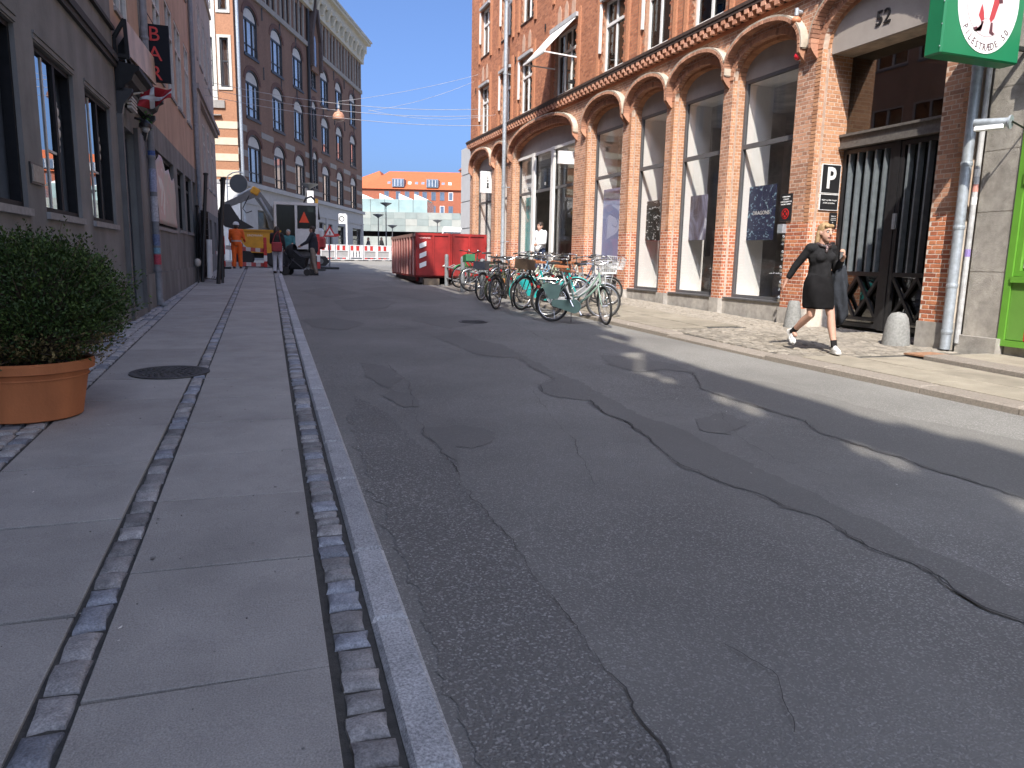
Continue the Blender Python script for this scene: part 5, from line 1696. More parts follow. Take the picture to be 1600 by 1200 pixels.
# slatted vent box and lamp under the canopy, green tuft
t = thing("vent_box", "white slatted vent box under the door canopy of the bar", "vent", FL_.P(13.0, .1, 3.5))
MB().fbox(FL_, 12.75, 13.2, .06, .10, 3.44, 3.62).build("vent_back", BLACKM, t, world=True)
for k in range(4):
    MB().fbox(FL_, 12.72, 13.22, .10, .16, 3.44 + .05 * k, 3.47 + .05 * k).build("slat", OLDW, t, world=True)
t = thing("door_lamp", "dark metal lamp with a pale bowl hanging by the bar door", "wall lamp", FL_.P(13.6, .1, 3.3))
MB().cyl(FL_.P(13.5, .07, 3.42), FL_.P(13.5, .22, 3.38), .02, n=8).lathe([(.03, .06), (.09, 0), (.10, -.06)], FL_.P(13.5, .22, 3.34), 14).build("lamp_shade", BLACKM, t, world=True, smooth=SM)
MB().ball(FL_.P(13.5, .22, 3.27), .065, 10, 7).build("bulb", M("milk_glass", (.5, .5, .5), .2, .1), t, world=True, smooth=True)
lf = MB()
for k in range(60):
    p = Vector(FL_.P(14.4, .1, 3.55)) + Vector((random.uniform(-.09, .1), random.uniform(-.2, .2), random.uniform(-.16, .14)))
    d = Vector((random.uniform(-1, 1), random.uniform(-1, 1), random.uniform(-1, 1))).normalized() * .035
    e_ = d.cross(Vector((.3, .5, .8))).normalized() * .016
    lf.add([p - d, p + e_, p + d, p - e_], [(0, 1, 2, 3)])
t = thing("green_garland", "small bright green leafy garland tied to the drainpipe by the bar sign", "garland", FL_.P(14.4, .1, 3.5))
lf.build("leaves", M("garland_green", (.10, .26, .06), .6, .3, 9), t, world=True, kind='stuff')
# drainpipes
def pipe_l(u, lab, z1, mat, stick):
    t = thing("drainpipe", lab, "drainpipe", FL_.P(u, .08, gz(u)))
    MB().cyl(FL_.P(u, .08, gz(u) + .02), FL_.P(u, .08, z1), .06, n=14).tube([FL_.P(u, .08, gz(u) + .12), FL_.P(u, .12, gz(u) + .03), FL_.P(u, .2, gz(u))], .06, 12).build("pipe", mat, t, world=True, smooth=SM)
    for z in np.arange(1.0, z1, 2.0):
        MB().lathe([(.066, -.03), (.072, 0), (.066, .03)], FL_.P(u, .08, z), 14).build("collar", mat, t, world=True)
    for z, h, c_ in stick:
        MB().lathe([(.0625, -h), (.0625, h)], FL_.P(u, .08, z), 14, capb=False, capt=False).build("sticker", M("sticker_" + "%d_%d" % (int(u), int(z * 100)), c_, .6, .35, 30), t, world=True)
pipe_l(15.02, "drainpipe covered with worn stickers beside the bar entrance", 16, M("old_pipe", (.20, .21, .23), .6, .25, 8, .1, 40, streak=.25), [(3.05, .06, (.05, .1, .3)), (2.6, .2, (.3, .32, .45)), (2.1, .22, (.42, .42, .46)), (1.55, .1, (.12, .16, .28)), (1.2, .09, (.4, .05, .08)), (1.36, .05, (.15, .3, .4))])
pipe_l(24.15, "plain grey drainpipe between the peach house and the beige house", 15.5, M("grey_pipe", (.23, .25, .28), .6, .2, 8, .1, 40, streak=.2), [])

# ---- the grey-beige building
b3 = thing("beige_building", "grey-beige rendered house with narrow tall windows at the end of the shady row", "building", FL_.P(29, 0, gz(29)))
Z3 = 15.2
uw3 = [(25.6, 26.6), (27.4, 28.4), (29.2, 30.2), (31.0, 32.0)]
up3 = [(3.6, 5.6), (7.4, 9.3), (11.0, 12.8)]
lo3 = [(24.6, 25.4, .6, 2.6), (26.3, 27.3, 1.3, 2.5), (28.2, 29.2, 1.3, 2.5), (30.4, 31.4, 1.3, 2.5)]
mb = MB()
holes_wall(mb, FL_, 24.22, 33.3, -.2, 2.74, lo3, .03, .25)
mb.build("wall", DGREY2, b3, world=True)
mb = MB()
holes_wall(mb, FL_, 24.22, 33.3, 2.74, Z3 - .2, [(a, c, z0, z1) for a, c in uw3 for z0, z1 in up3], 0, .22)
mb.build("wall", BEIGE, b3, world=True)
for a, c in uw3:
    for z0, z1 in up3:
        left_window(b3, a, c, z0, z1, OLDW, 1, .1)
for a, c, z0, z1 in lo3:
    left_window(b3, a, c, z0, z1, BFR, 0, .18)
MB().fbox(FL_, 24.3, 33.35, .0, .20, 6.05, 6.2).fbox(FL_, 24.3, 33.35, .0, .13, 5.93, 6.05).build("string_course", M("beige_trim", (.30, .27, .26), .8, .1, 4), b3, world=True)
MB().fbox(FL_, 24.35, 25.0, .0, .16, 2.74, 5.93).fbox(FL_, 24.35, 25.0, .0, .12, 6.2, Z3 - .4).build("pilaster", BEIGE, b3, world=True)
MB().fbox(FL_, 25.3, 33.32, .0, .06, 10.4, 10.52).build("string_course", BEIGE, b3, world=True)
row_body(b3, 24.21, 33.3, Z3, Z3 + 4, TILE, mat=BEIGE)
edge_boards(b3, [(24.5, 27.5, .45, .5), (28, 30, .4, .7), (30.5, 33, .5, .4)], Z3)
shadow_edge_boxes(b3, [(26.5, 1.2, 2.4, .3), (30.6, 1.2, 2.2, .3)], Z3, BEIGE)

# ================================================================== BROWN BRICK BUILDING ACROSS THE SQUARE
_th = math.atan2(.38481573, .92299342)
FB = Fr((.438, 45.855, 0), (math.sin(_th), math.cos(_th), 0), (math.cos(_th), -math.sin(_th), 0))
GB = gz(55)
bb = thing("brown_building", "tall brown brick corner building with arched windows across the square", "building", FB.P(10, 0, GB))
BROWN = m_brick("brick_brown_far", (.10, .055, .042), (.145, .075, .055), (.19, .10, .07))
LEN = 25.6
BROWNW = M("brown_brick_wall", (.185, .105, .072), .85, .3, 14, .3, 30, streak=.1)
GREYP = M("grey_shop_paint", (.36, .36, .355), .6, .08, 3)
CREAM = M("cream_frieze", (.50, .47, .38), .8, .1, 5)
GRST = M("grey_band", (.27, .25, .225), .85, .15, 6)
BLK = M("dark_window_frame", (.02, .022, .026), .5, .2, 9)
CURT = M("window_curtain", (.86, .86, .84), .8, .16, 1.8)
PANE_L = thin_glass("pale_window_glass", tint=(.97, .97, .97), refl=4, wav=.02)
Q_ = lambda p, q_: None
def fbu(px_, py_):
    """u along this facade and z for a photograph pixel (survey helper)"""
    d = _RT * ((px_ - 800) / FPX) - _UP * ((py_ - 600) / FPX) + _F
    t = (FB.o - _C).dot(FB.dv) / d.dot(FB.dv)
    p = _C + d * t
    return (p - FB.o).dot(FB.du), p.z
def arched_window(u0, u1, z0, z1, rise):
    c = (u0 + u1) / 2; hw = (u1 - u0) / 2
    arc = [(hw * math.cos(a), z1 - rise + rise * math.sin(a)) for a in np.linspace(0, math.pi, 11)]
    poly = [(-hw, z0), (hw, z0)] + arc
    qq = lambda a, b, cc: FB.P(c + a, cc, b)
    fr = MB()
    sc = lambda k: [(a * (1 - k / hw), z0 + k + (b - z0) * (1 - 2 * k / (z1 - z0))) for a, b in poly]
    inner = sc(.075)
    n = len(poly)
    vs = [qq(a, b, -.02) for a, b in poly] + [qq(a, b, -.02) for a, b in inner] + [qq(a, b, -.2) for a, b in poly] + [qq(a, b, -.2) for a, b in inner]
    fs = []
    for k in range(n):
        j = (k + 1) % n
        fs += [(k, j, n + j, n + k), (n + k, n + j, 3 * n + j, 3 * n + k), (2 * n + k, 2 * n + j, j, k)]
    fr.add(vs, fs)
    zt = z1 - rise - .1
    fr.fbox(FB, u0 + .08, u1 - .08, -.16, -.06, zt - .05, zt + .05)
    w_ = u1 - u0
    for s in ((-.2, .2) if w_ > 1.4 else (0,)):
        fr.fbox(FB, c + s * w_ - .035, c + s * w_ + .035, -.15, -.06, z0 + .08, zt - .05)
    fr.fbox(FB, u0 + .08, u1 - .08, -.15, -.07, z0 + (zt - z0) * .28, z0 + (zt - z0) * .28 + .05)
    win = fr.build("window", BLK, bb, world=True)
    MB().prism(inner, qq, -.12, -.11).build("pane", PANE_L, win, world=True)
    MB().prism([(-hw + .1, zt + .05), (hw - .1, zt + .05)] + [(a * .9, b - .1) for a, b in arc], qq, -.109, -.075).build("tympanum", M("window_arch_panel", (.5, .48, .44), .7, .1), win, world=True)
    MB().fbox(FB, u0 - .06, u1 + .06, -.1, .06, z0 - .14, z0 - .01).build("sill", BLK, win, world=True)
    # relieving arch of brick over the head
    ar = [((hw + .02) * math.cos(a), z1 - rise + (rise + .02) * math.sin(a)) for a in np.linspace(0, math.pi, 13)]
    ao = [((hw + .26) * math.cos(a), z1 - rise + (rise + .26) * math.sin(a)) for a in np.linspace(0, math.pi, 13)]
    rg = MB()
    for k in range(12):
        p4 = [ar[k], ar[k + 1], ao[k + 1], ao[k]]
        rg.prism(p4, qq, .0, .035)
    rg.build("brick_arch", M("brown_arch", (.105, .05, .038), .85, .25, 16), bb, world=True)
    # pale curtain behind
    MB().prism(inner, qq, -.17, -.15).build("curtain", CURT, win, world=True)
    return poly
cols = [396.8, 435.9, 467.5, 508, 530, 551]
# rows from column 1: (z0, z1)
rowsz = [(fbu(396.8, 286)[1], fbu(396.8, 211)[1]), (fbu(396.8, 186)[1], fbu(396.8, 113)[1]), (fbu(396.8, 91)[1], fbu(396.8, 17)[1])]
ZT = fbu(567, 104)[1]
zs5 = [fbu(567, 130)[1], fbu(567, 104)[1]]
CU = -1.42
wallm = MB()
holes = []
wins = []
for cx_ in cols:
    u = fbu(cx_, 200)[0]
    for k, (z0, z1) in enumerate(rowsz):
        wins.append((u - .98, u + .98, z0, z1, .62))
un = fbu(491.5, 200)[0]
for k, (z0, z1) in enumerate(rowsz):
    wins.append((un - .55, un + .55, z0 + .7 * (k > -1), z1 + .7, .5))
holes = [(a, b_, z0, z1) for a, b_, z0, z1, _ in wins]
ZSH = 5.35
ZF = 15.6
top_w = []
for k, cx_ in enumerate((355 + 20, 388, 416, 440, 466, 512, 533, 553)):
    pass
for u in np.arange(1.4, LEN - 1, 2.55):
    if abs(u - un) < 1.3:
        continue
    for s in (-.42, .42):
        top_w.append((u + s - .33, u + s + .33, ZF + .35, ZF + 2.15))
holes_wall(wallm, FB, CU, LEN, ZSH, 18.1, holes + top_w, 0, .2)
wallm.build("wall", BROWNW, bb, world=True)
# spandrels that close the corners over each arched head
sp_ = MB()
for a, b_, z0, z1, rise in wins:
    arched_window(a, b_, z0, z1, rise)
    c = (a + b_) / 2; hw = (b_ - a) / 2
    for s in (-1, 1):
        arc = [(s * hw * math.cos(t_), z1 - rise + rise * math.sin(t_)) for t_ in np.linspace(0, math.pi / 2, 7)]
        sp_.prism(arc + [(s * hw, z1)], lambda x, z, cc: FB.P(c + x, cc, z), -.2, .001)
sp_.build("wall", BROWNW, bb, world=True)
for a, b_, z0, z1 in top_w:
    w = MB()
    mb_frame(w, FB, a, b_, z0, z1, -.16, -.06, .07)
    win = w.build("window", BLK, bb, world=True)
    MB().fbox(FB, a + .07, b_ - .07, -.12, -.11, z0 + .07, z1 - .07).build("pane", PANE_D, win, world=True)
for u in np.arange(1.4, LEN - 1, 2.55):
    if abs(u - un) < 1.3:
        continue
    MB().fbox(FB, u - .95, u - .78, .0, .1, ZF + .2, ZF + 2.4).fbox(FB, u + .78, u + .95, .0, .1, ZF + .2, ZF + 2.4).fbox(FB, u - .07, u + .07, .0, .1, ZF + .2, ZF + 2.4).build("window_jamb", GRST, bb, world=True)
MB().fbox(FB, CU, LEN, -.05, .12, ZF - .05, ZF + .25).build("string_course", GRST, bb, world=True)
for z in (rowsz[0][0] + .25, rowsz[0][0] + 1.35, rowsz[0][1] + .0):
    ed = sorted((a, b_) for a, b_, z0, z1, _ in wins if z0 < z + .2 < z1 + .4 and z0 < rowsz[0][1])
    u = CU
    for a, b_ in ed + [(LEN, LEN)]:
        if a - .1 - u > .15:
            MB().fbox(FB, u, a - .08, -.02, .03, z, z + .34).build("pale_band", GRST, bb, world=True)
        u = b_ + .08
MB().fbox(FB, CU, LEN + .15, -.2, .25, 18.1, 19.05).build("frieze", CREAM, bb, world=True)
MB().fbox(FB, CU, LEN + .75, -.3, .75, 19.75, 20.0).fbox(FB, CU, LEN + .45, -.3, .45, 19.05, 19.75).build("cornice", CREAM, bb, world=True)
for u in np.arange(.6, LEN, 1.28):
    MB().prism([(0, 18.35), (.18, 18.4), (.3, 18.8), (.45, 19.0), (.45, 19.1), (0, 19.1)], lambda v, z, u_: FB.P(u_, .25 + v, z), u - .16, u + .16).build("cornice_bracket", CREAM, bb, world=True)
MB().tube([FB.P(-.3, .8, 20.05), FB.P(LEN + .8, .8, 20.05)], .09, 8).build("gutter", STEEL, bb, world=True)
# gable feature over the narrow column
MB().prism([(-1.15, 14.4), (-1.15, 16.6), (0, 19.4), (1.15, 16.6), (1.15, 14.4), (.85, 14.4), (.85, 16.4), (0, 18.4), (-.85, 16.4), (-.85, 14.4)], lambda x, z, v: FB.P(un + x, v, z), .0, .38).build("gable_frame", M("gable_dark", (.07, .05, .045), .8, .2), bb, world=True)
MB().prism([(-.84, 14.2), (-.84, 16.4), (0, 18.35), (.84, 16.4), (.84, 14.2)], lambda x, z, v: FB.P(un + x, v, z), .0, .16).build("gable_panel", BROWNW, bb, world=True)
MB().prism([(-.4, 14.6), (.4, 14.6), (.4, 16.0), (.2, 16.5), (0, 16.65), (-.2, 16.5), (-.4, 16.0)], lambda x, z, v: FB.P(un + x, v, z), .15, .175).build("gable_window", PANE_L, bb, world=True)
MB().cyl(FB.P(un - 1.35, .12, 1.3), FB.P(un - 1.35, .12, 18), .1, n=8).build("downpipe", BLK, bb, world=True)
for a in np.arange(2.6, LEN, 2.9):
    for z in (rowsz[2][1] + .2, rowsz[1][1] + .3):
        MB().bar(FB.P(a, .03, z - .4), FB.P(a, .03, z + .3), .07, .05).build("wall_anchor", BLK, bb, world=True)
# ground floor shop front
sh_h = [(fbu(402, 350)[0], fbu(426, 350)[0], GB + .35, 3.9)]
for x0, x1 in ((505, 518.5), (527, 537.5), (550, 563.5)):
    sh_h.append((fbu(x0, 350)[0], fbu(x1, 350)[0], GB + .35, 3.75))
sh_h += [(6.6, 8.6, GB + .3, 3.8), (9.6, 11.6, GB + .3, 3.8), (12.2, 13.6, GB + .3, 3.8)]
sh_h.sort()
mb = MB()
holes_wall(mb, FB, CU, LEN, GB - .3, ZSH, sh_h, .05, .25)
mb.fbox(FB, CU, LEN + .1, .0, .22, ZSH - .25, ZSH)
mb.fbox(FB, CU, LEN, .05, .11, 4.15, 4.25)
for a in (-1.4, 3.0, 4.8, 5.9, 8.9, 11.8, 14.1, LEN - .7):
    mb.fbox(FB, a, a + .45, .05, .13, GB - .2, 4.15)
mb.build("shop_front", GREYP, bb, world=True)
for a, b_, z0, z1 in sh_h:
    w = MB()
    mb_frame(w, FB, a, b_, z0, z1, -.18, -.06, .09)
    w.fbox(FB, a + .09, b_ - .09, -.17, -.07, z0 + (z1 - z0) * .55, z0 + (z1 - z0) * .55 + .07)
    win = w.build("window", BLK, bb, world=True)
    MB().fbox(FB, a + .09, b_ - .09, -.13, -.12, z0 + .09, z1 - .09).build("pane", GLASS, win, world=True)
MB().fbox(FB, 0, LEN, -2.3, -2.2, 0, 5.2).build("shop_room", M("lit_shop", (.34, .27, .18), .8, .5, .8), bb, world=True)
# chamfered corner with striped brick and white window surrounds
du = Vector((.97, -.24, 0)).normalized()
FC = Fr(FB.P(CU, 0, 0), -du, Vector((-du.y, du.x, 0)) * -1 if Vector((-du.y, du.x, 0)).y > 0 else Vector((-du.y, du.x, 0)))
LC = 4.6
holes = [(1.6, 2.9, 7.0, 9.0), (1.6, 2.9, 10.4, 12.5), (1.6, 2.9, 13.7, 15.5)]
OBR = M("orange_brick_wall", (.34, .165, .09), .85, .2, 16, .3, 30)
mb = MB()
holes_wall(mb, FC, 0, LC, ZSH, 18.2, [(.95, 3.6, 9.5, 18.1), (.3, .75, 10.2, 12.7), (.3, .75, 14.1, 16.5)], 0, .2)
mb.build("corner_wall", OBR, bb, world=True)
mb = MB()
holes_wall(mb, FC, .95, 3.6, 9.5, 18.1, [(1.12, 1.6, 10.2, 12.7), (2.4, 3.2, 10.2, 12.7), (1.12, 1.6, 14.1, 16.5), (2.4, 3.2, 14.1, 16.5)], .06, .25)
for z0 in (10.2, 14.1):
    mb_frame(mb, FC, .16, .89, z0 - .15, z0 + 2.65, -.02, .05, .14)
mb.build("window_surround", M("white_surround", (.50, .48, .42), .7, .08), bb, world=True)
for a, b_ in ((.3, .75), (1.12, 1.6), (2.4, 3.2)):
    for z0, z1 in ((10.2, 12.7), (14.1, 16.5)):
        w = MB()
        mb_frame(w, FC, a, b_, z0, z1, -.14, -.04, .08)
        w.fbox(FC, a + .08, b_ - .08, -.13, -.05, z0 + 1.3, z0 + 1.37)
        win = w.build("window", BLK, bb, world=True)
        MB().fbox(FC, a + .08, b_ - .08, -.1, -.09, z0 + .08, z1 - .08).build("pane", PANE_L, win, world=True)
        MB().fbox(FC, a, b_, -.32, -.3, z0, z1).build("curtain", CURT, win, world=True)
for z in (5.5, 6.35, 7.2, 8.05):
    MB().fbox(FC, 0, LC, -.02, .03, z, z + .38).build("pale_band", M("cream_band", (.55, .47, .35), .8, .1), bb, world=True)
for z in np.arange(5.9, 9.0, .17):
    pass
MB().fbox(FC, .6, 3.7, -.05, .1, 9.1, 9.5).fbox(FC, .8, 3.4, -.05, .2, 8.7, 8.75).build("balcony_ledge", GRST, bb, world=True)
mb = MB()
mb.fbox(FC, 0, LC, -.4, .06, GB - .3, ZSH)
mb.build("corner_shop_front", M("white_shop_paint", (.60, .60, .58), .6, .06), bb, world=True)
MB().fbox(FC, 0, LC, -.2, .1, ZSH - .2, ZSH).build("shop_cornice", GREYP, bb, world=True)
MB().fbox(FC, -.2, LC + .2, -.3, .5, 18.1, 20.0).build("cornice", CREAM, bb, world=True)
MB().cyl(FB.P(CU + .12, .16, 1.2), FB.P(CU + .12, .16, 20), .085, n=10).build("downpipe", STEEL, bb, world=True)
# side round the left corner, body and roof
end = Vector(FC.P(LC, 0, 0))
P0, P1 = Vector(FB.P(CU, -.6, 0)), Vector(FB.P(LEN - .02, -.6, 0))
foot = [P0 - Vector((0, 0, 0)), Vector(FB.P(LEN - .02, -.6, 0)), Vector(FB.P(LEN - .02, -14, 0)), Vector(FB.P(-2, -14, 0)), end + Vector((.3, .8, 0)), Vector(FC.P(.2, -.7, 0))]
MB().prism([(p.x, p.y) for p in foot], lambda a, b_, c: (a, b_, c), 5.3, 19.9).build("building_body", BROWNW, bb, world=True)
MB().fbox(FB, LEN - .3, LEN, -13, -.02, GB - .4, 18.1).fbox(FB, -.3, LEN, -14, -13.4, GB - .4, 18.1).build("side_wall", BROWNW, bb, world=True)
MB().prism([(.4, 19.95), (.4, 20.1), (-2.6, 21.9), (-12, 21.9), (-12, 19.95)], lambda v, z, u: FB.P(u, v, z), CU, LEN + .3).build("roof", M("roof_old_tile", (.30, .26, .24), .85, .35, 5), bb, world=True)
for u in (18.2, 24.0):
    MB().fbox(FB, u - .5, u + .5, -2.2, -1.4, 20.4, 23.2 if u < 20 else 22.6).build("chimney", M("chimney_pale", (.4, .37, .34), .85, .25, 6), bb, world=True)
# ================================================================== FAR SIDE OF THE SQUARE
CRX = Vector((math.cos(YAW), -math.sin(YAW), 0))       # parallel to the far fronts
CRN = Vector((-math.sin(YAW), -math.cos(YAW), 0))      # out of those fronts, towards the street
def far_fr(px_, py_, depth):
    d = _RT * ((px_ - 800) / FPX) - _UP * ((py_ - 600) / FPX) + _F
    p = _C + d * depth
    return Fr((p.x, p.y, 0), CRX, CRN), p.z
GT = gz(200)
GLG = M("pale_green_glass", (.40, .47, .45), .25, .12, .35)
t = thing("museum_hall", "low pale green glass and stone hall with white sawtooth roof across the square", "building", (18, 96, GT))
FMu, _z = far_fr(567, 329, 95)
zU, zLo = 8.75, 7.1
CLAD = [M("cladding_stone_%d" % k, c_, .45, .1, 1.2) for k, c_ in enumerate(((.27, .30, .275), (.31, .33, .295), (.235, .27, .25), (.34, .345, .305)))]
MB().fbox(FMu, -16, 22, -12, -.06, GT - .3, zLo - .03).build("hall_wall", M("hall_grey", (.3, .33, .32), .6, .1), t, world=True)
us = list(np.arange(-8, 21.5, 1.5))
for i, u in enumerate(us):
    for (z0, z1) in ((4.62, 5.4), (5.4, 6.25), (6.25, zLo)):
        if random.random() < .97:
            MB().fbox(FMu, u + .01, u + 1.49, -.06, random.uniform(-.02, .01), z0 + .01, z1 - .01).build("panel", random.choice(CLAD), t, world=True)
    MB().fbox(FMu, u + .01, u + 1.49, -.06, .0, GT - .2, 3.95).build("panel", CLAD[1], t, world=True)
MB().fbox(FMu, -8, 21.5, -.05, -.03, 3.96, 4.6).build("ribbon_window", PANE_D, t, world=True)
MB().fbox(FMu, -14, 8.2, -9, -.8, zLo - .05, zU).build("glass_storey", M("glass_storey", (.30, .40, .39), .12, .2, .5), t, world=True)
for k in range(12):
    MB().fbox(FMu, -14 + 1.85 * k, -13.95 + 1.85 * k, -.85, -.76, zLo, zU).build("glazing_bar", GFRAME, t, world=True)
for k, u in enumerate((-.6, 2.0, 4.5, 6.5)):
    MB().prism([(0, zU), (1.9, zU), (0, zU + .75)], lambda a, z, v: FMu.P(u + a - (2.2 if False else 0), v, z), -6, -1.0).build("sawtooth_roof", WPAINT, t, world=True)
FOr, _z = far_fr(578, 295, 118)
ob = thing("orange_roof_block", "long brick block with a steep orange tiled roof and blue dormers far behind", "building", (26, 120, GT))
OT = M("orange_tile", (.40, .10, .035), .8, .12, 3, .2, 14)
OW = M("orange_brick", (.30, .095, .05), .85, .12, 4)
MB().fbox(FOr, -3, 22, -12, 0, GT - .3, 12.1).build("wall", OW, ob, world=True)
qq = lambda v, z, u: FOr.P(u, v, z)
rf = MB()
zE, zR = 12.1, 15.5
P_ = FOr.P
rf.add([P_(-1.6, .3, zE), P_(22, .3, zE), P_(22, -12, zE), P_(-1.6, -12, zE), P_(2.2, -5.8, zR), P_(22, -5.8, zR)], [(0, 1, 5, 4), (1, 2, 5), (2, 3, 4, 5), (3, 0, 4), (0, 3, 2, 1)])
rf.build("roof", OT, ob, world=True)
rf = MB()
rf.add([P_(-8, -2.5, zE - .3), P_(2.5, -2.5, zE - .3), P_(2.5, -14, zE - .3), P_(-8, -14, zE - .3), P_(.4, -6.5, zR + .1), P_(.4, -10, zR + .1)], [(0, 1, 4), (1, 2, 5, 4), (2, 3, 5), (3, 0, 4, 5), (0, 3, 2, 1)])
rf.build("roof", OT, ob, world=True)
BLW = M("blue_window", (.10, .14, .20), .25, .3, 1)
for k, x_ in enumerate((604, 622, 636, 651, 663.5, 677.5, 691, 704.5)):
    u = (x_ - 578) / FPX * 118
    w = MB()
    mb_frame(w, FOr, u - .36, u + .36, 10.45, 11.75, -.02, .05, .07)
    wi = w.build("window", WPAINT if k == 7 else M("window_blue_frame", (.12, .15, .2), .5), ob, world=True)
    MB().fbox(FOr, u - .3, u + .3, -.01, .02, 10.5, 11.7).build("pane", BLW, wi, world=True)
    if k > 2:
        w = MB()
        mb_frame(w, FOr, u - .36, u + .36, 8.3, 9.6, -.02, .05, .07)
        wi = w.build("window", WPAINT if k == 6 else M("window_blue_frame", (.12, .15, .2), .5), ob, world=True)
        MB().fbox(FOr, u - .3, u + .3, -.01, .02, 8.4, 9.5).build("pane", BLW, wi, world=True)
sl = (15.5 - 12.1) / 6.1
def on_roof(u, z):
    return .3 - (z - zE) / sl
for x_, w_, h_ in ((622, 1.9, 1.35), (675.5, 1.9, 1.35)):
    u = (x_ - 578) / FPX * 118
    d = MB().fbox(FOr, u - w_ / 2, u + w_ / 2, -3.2, .12, 12.45, 13.75).build("dormer", M("dormer_lead", (.16, .19, .23), .5, .2), ob, world=True)
    MB().fbox(FOr, u - w_ / 2 + .12, u + w_ / 2 - .12, .1, .14, 12.55, 13.6).build("pane", BLW, d, world=True)
    for k in (-.5, 0, .5):
        MB().fbox(FOr, u + k - .03, u + k + .03, .13, .16, 12.55, 13.6).build("glazing_bar", WPAINT, d, world=True)
for x_, wh in ((605.5, 0), (638, 1), (649, 0), (659, 0), (691, 0), (701.5, 1)):
    u = (x_ - 578) / FPX * 118
    z = 13.15
    MB().cbox(P_(u, on_roof(u, z) + .05, z), (.5, .12, .6), rz=-YAW, rx=R(-30)).build("skylight", WPAINT if wh else BLW, ob, world=True)
# white block at the right of the square
wb = thing("white_block", "white office block with thin grey bands beside the far end of the brick building", "building", (16, 45, gz(45)))
for k in range(4):
    MB().box(13.0, 26, 43.6, 46.1, 1.6 + k * 1.62, 1.6 + (k + 1) * 1.62 - .06).build("wall", M("white_block_render", (.5, .5, .5), .7, .05, 2), wb, world=True)
MB().box(13.05, 26, 43.65, 46.05, .8, 7.9).build("grey_band", M("band_grey", (.25, .26, .28), .6), wb, world=True)
MB().box(13.3, 25, 43.9, 45.8, 7.9, 8.35).build("roof", GFRAME, wb, world=True)
# houses that close the view to the right beyond the brick building and behind the museum
for k, (x, y, w_, d_, h_, col_) in enumerate(((48, 118, 26, 14, 15, (.4, .3, .22)), (70, 90, 20, 20, 17, (.42, .4, .36)), (-32, 86, 34, 12, 17, (.36, .2, .14)), (-18, 60, 14, 14, 16, (.4, .34, .28)))):
    h0 = thing("square_house", ("plain tan house block beyond the square to the far right", "pale house block at the right end of the square", "brown house block behind the brown corner building", "ochre house block at the left side street")[k], "building", (x, y, GT), group="house blocks round the square")
    MB().cbox((x, y, GT + h_ / 2 - .2), (w_, d_, h_)).build("wall", M("house_wall_%d" % k, col_, .85, .12, 2), h0, world=True)
    MB().add([(x - w_ / 2 - .3, y - d_ / 2 - .3, GT + h_ - .25), (x + w_ / 2 + .3, y - d_ / 2 - .3, GT + h_ - .25), (x + w_ / 2 + .3, y + d_ / 2 + .3, GT + h_ - .25), (x - w_ / 2 - .3, y + d_ / 2 + .3, GT + h_ - .25), (x - w_ / 2 + 3, y, GT + h_ + 4), (x + w_ / 2 - 3, y, GT + h_ + 4)], [(0, 1, 5, 4), (1, 2, 5), (2, 3, 4, 5), (3, 0, 4), (0, 3, 2, 1)]).build("roof", TILE, h0, world=True)

# ================================================================== THINGS IN THE STREET
# ---- street lamps on the square
def square_lamp(px_, ytop, depth, lab, h=None):
    fr, z = far_fr(px_, ytop, depth)
    b = Vector((fr.o.x, fr.o.y, gz(fr.o.y) - .08))
    t = thing("street_lamp", lab, "street lamp", b, group="slim street lamps on the square")
    hh = z - b.z
    MB().tube([(0, 0, 0), (0, 0, hh - .35)], [.07, .045], 8).build("pole", GFRAME, t)
    MB().lathe([(.05, hh - .4), (.12, hh - .3), (.55, hh - .06), (.58, hh), (.1, hh + .05)], (0, 0, 0), 14).build("lamp_head", M("lamp_grey", (.22, .23, .24), .4, .1, metal=.4), t, smooth=SM)
square_lamp(603, 317, 72, "tall slim street lamp in front of the pale green hall")
square_lamp(591, 335, 76, "shorter street lamp left of the tall one before the hall")
square_lamp(613, 352, 84, "small distant street lamp above the corner of the red container")
square_lamp(727, 334, 72, "street lamp standing between white van and brick building")
square_lamp(683.5, 344, 88, "faint street lamp above the red container's shaded door")
square_lamp(483, 287, 48, "street lamp with funnel head in front of the brown corner building")

# ---- red container
CR = M("container_red", (.33, .022, .02), .5, .25, 2.5, .15, 40, streak=.4)
CRD = M("container_rim", (.33, .20, .17), .6, .2, 5, .1, 40)
dx, dy = 5.13, 23.45
ct = thing("container", "big red open roll-off container with ribbed side and striped door parked at the kerb", "container", (dx, dy, gz(dy) + RD), R(-3))
L0, W0, H0 = 5.6, 2.32, 1.62
w = MB()
w.box(0, .06, .1, L0, .28, H0).box(W0 - .06, W0, .1, L0, .28, H0).box(0, W0, L0 - .06, L0, .28, H0).box(0, W0, .08, L0, .24, .30)
w.build("shell", CR, ct)
MB().box(-.04, .10, .02, L0, H0 - .1, H0 + .0).box(W0 - .1, W0 + .05, .02, L0, H0 - .1, H0).build("top_rail", CRD, ct)
for k in range(9):
    MB().box(-.045, .0, .3 + k * .62, .42 + k * .62, .30, H0 - .1).build("rib", M("rib_red", (.50, .27, .24), .5, .2, 4, streak=.3), ct)
    MB().box(W0, W0 + .08, .3 + k * .62, .40 + k * .62, .30, H0 - .1).build("rib", CR, ct)
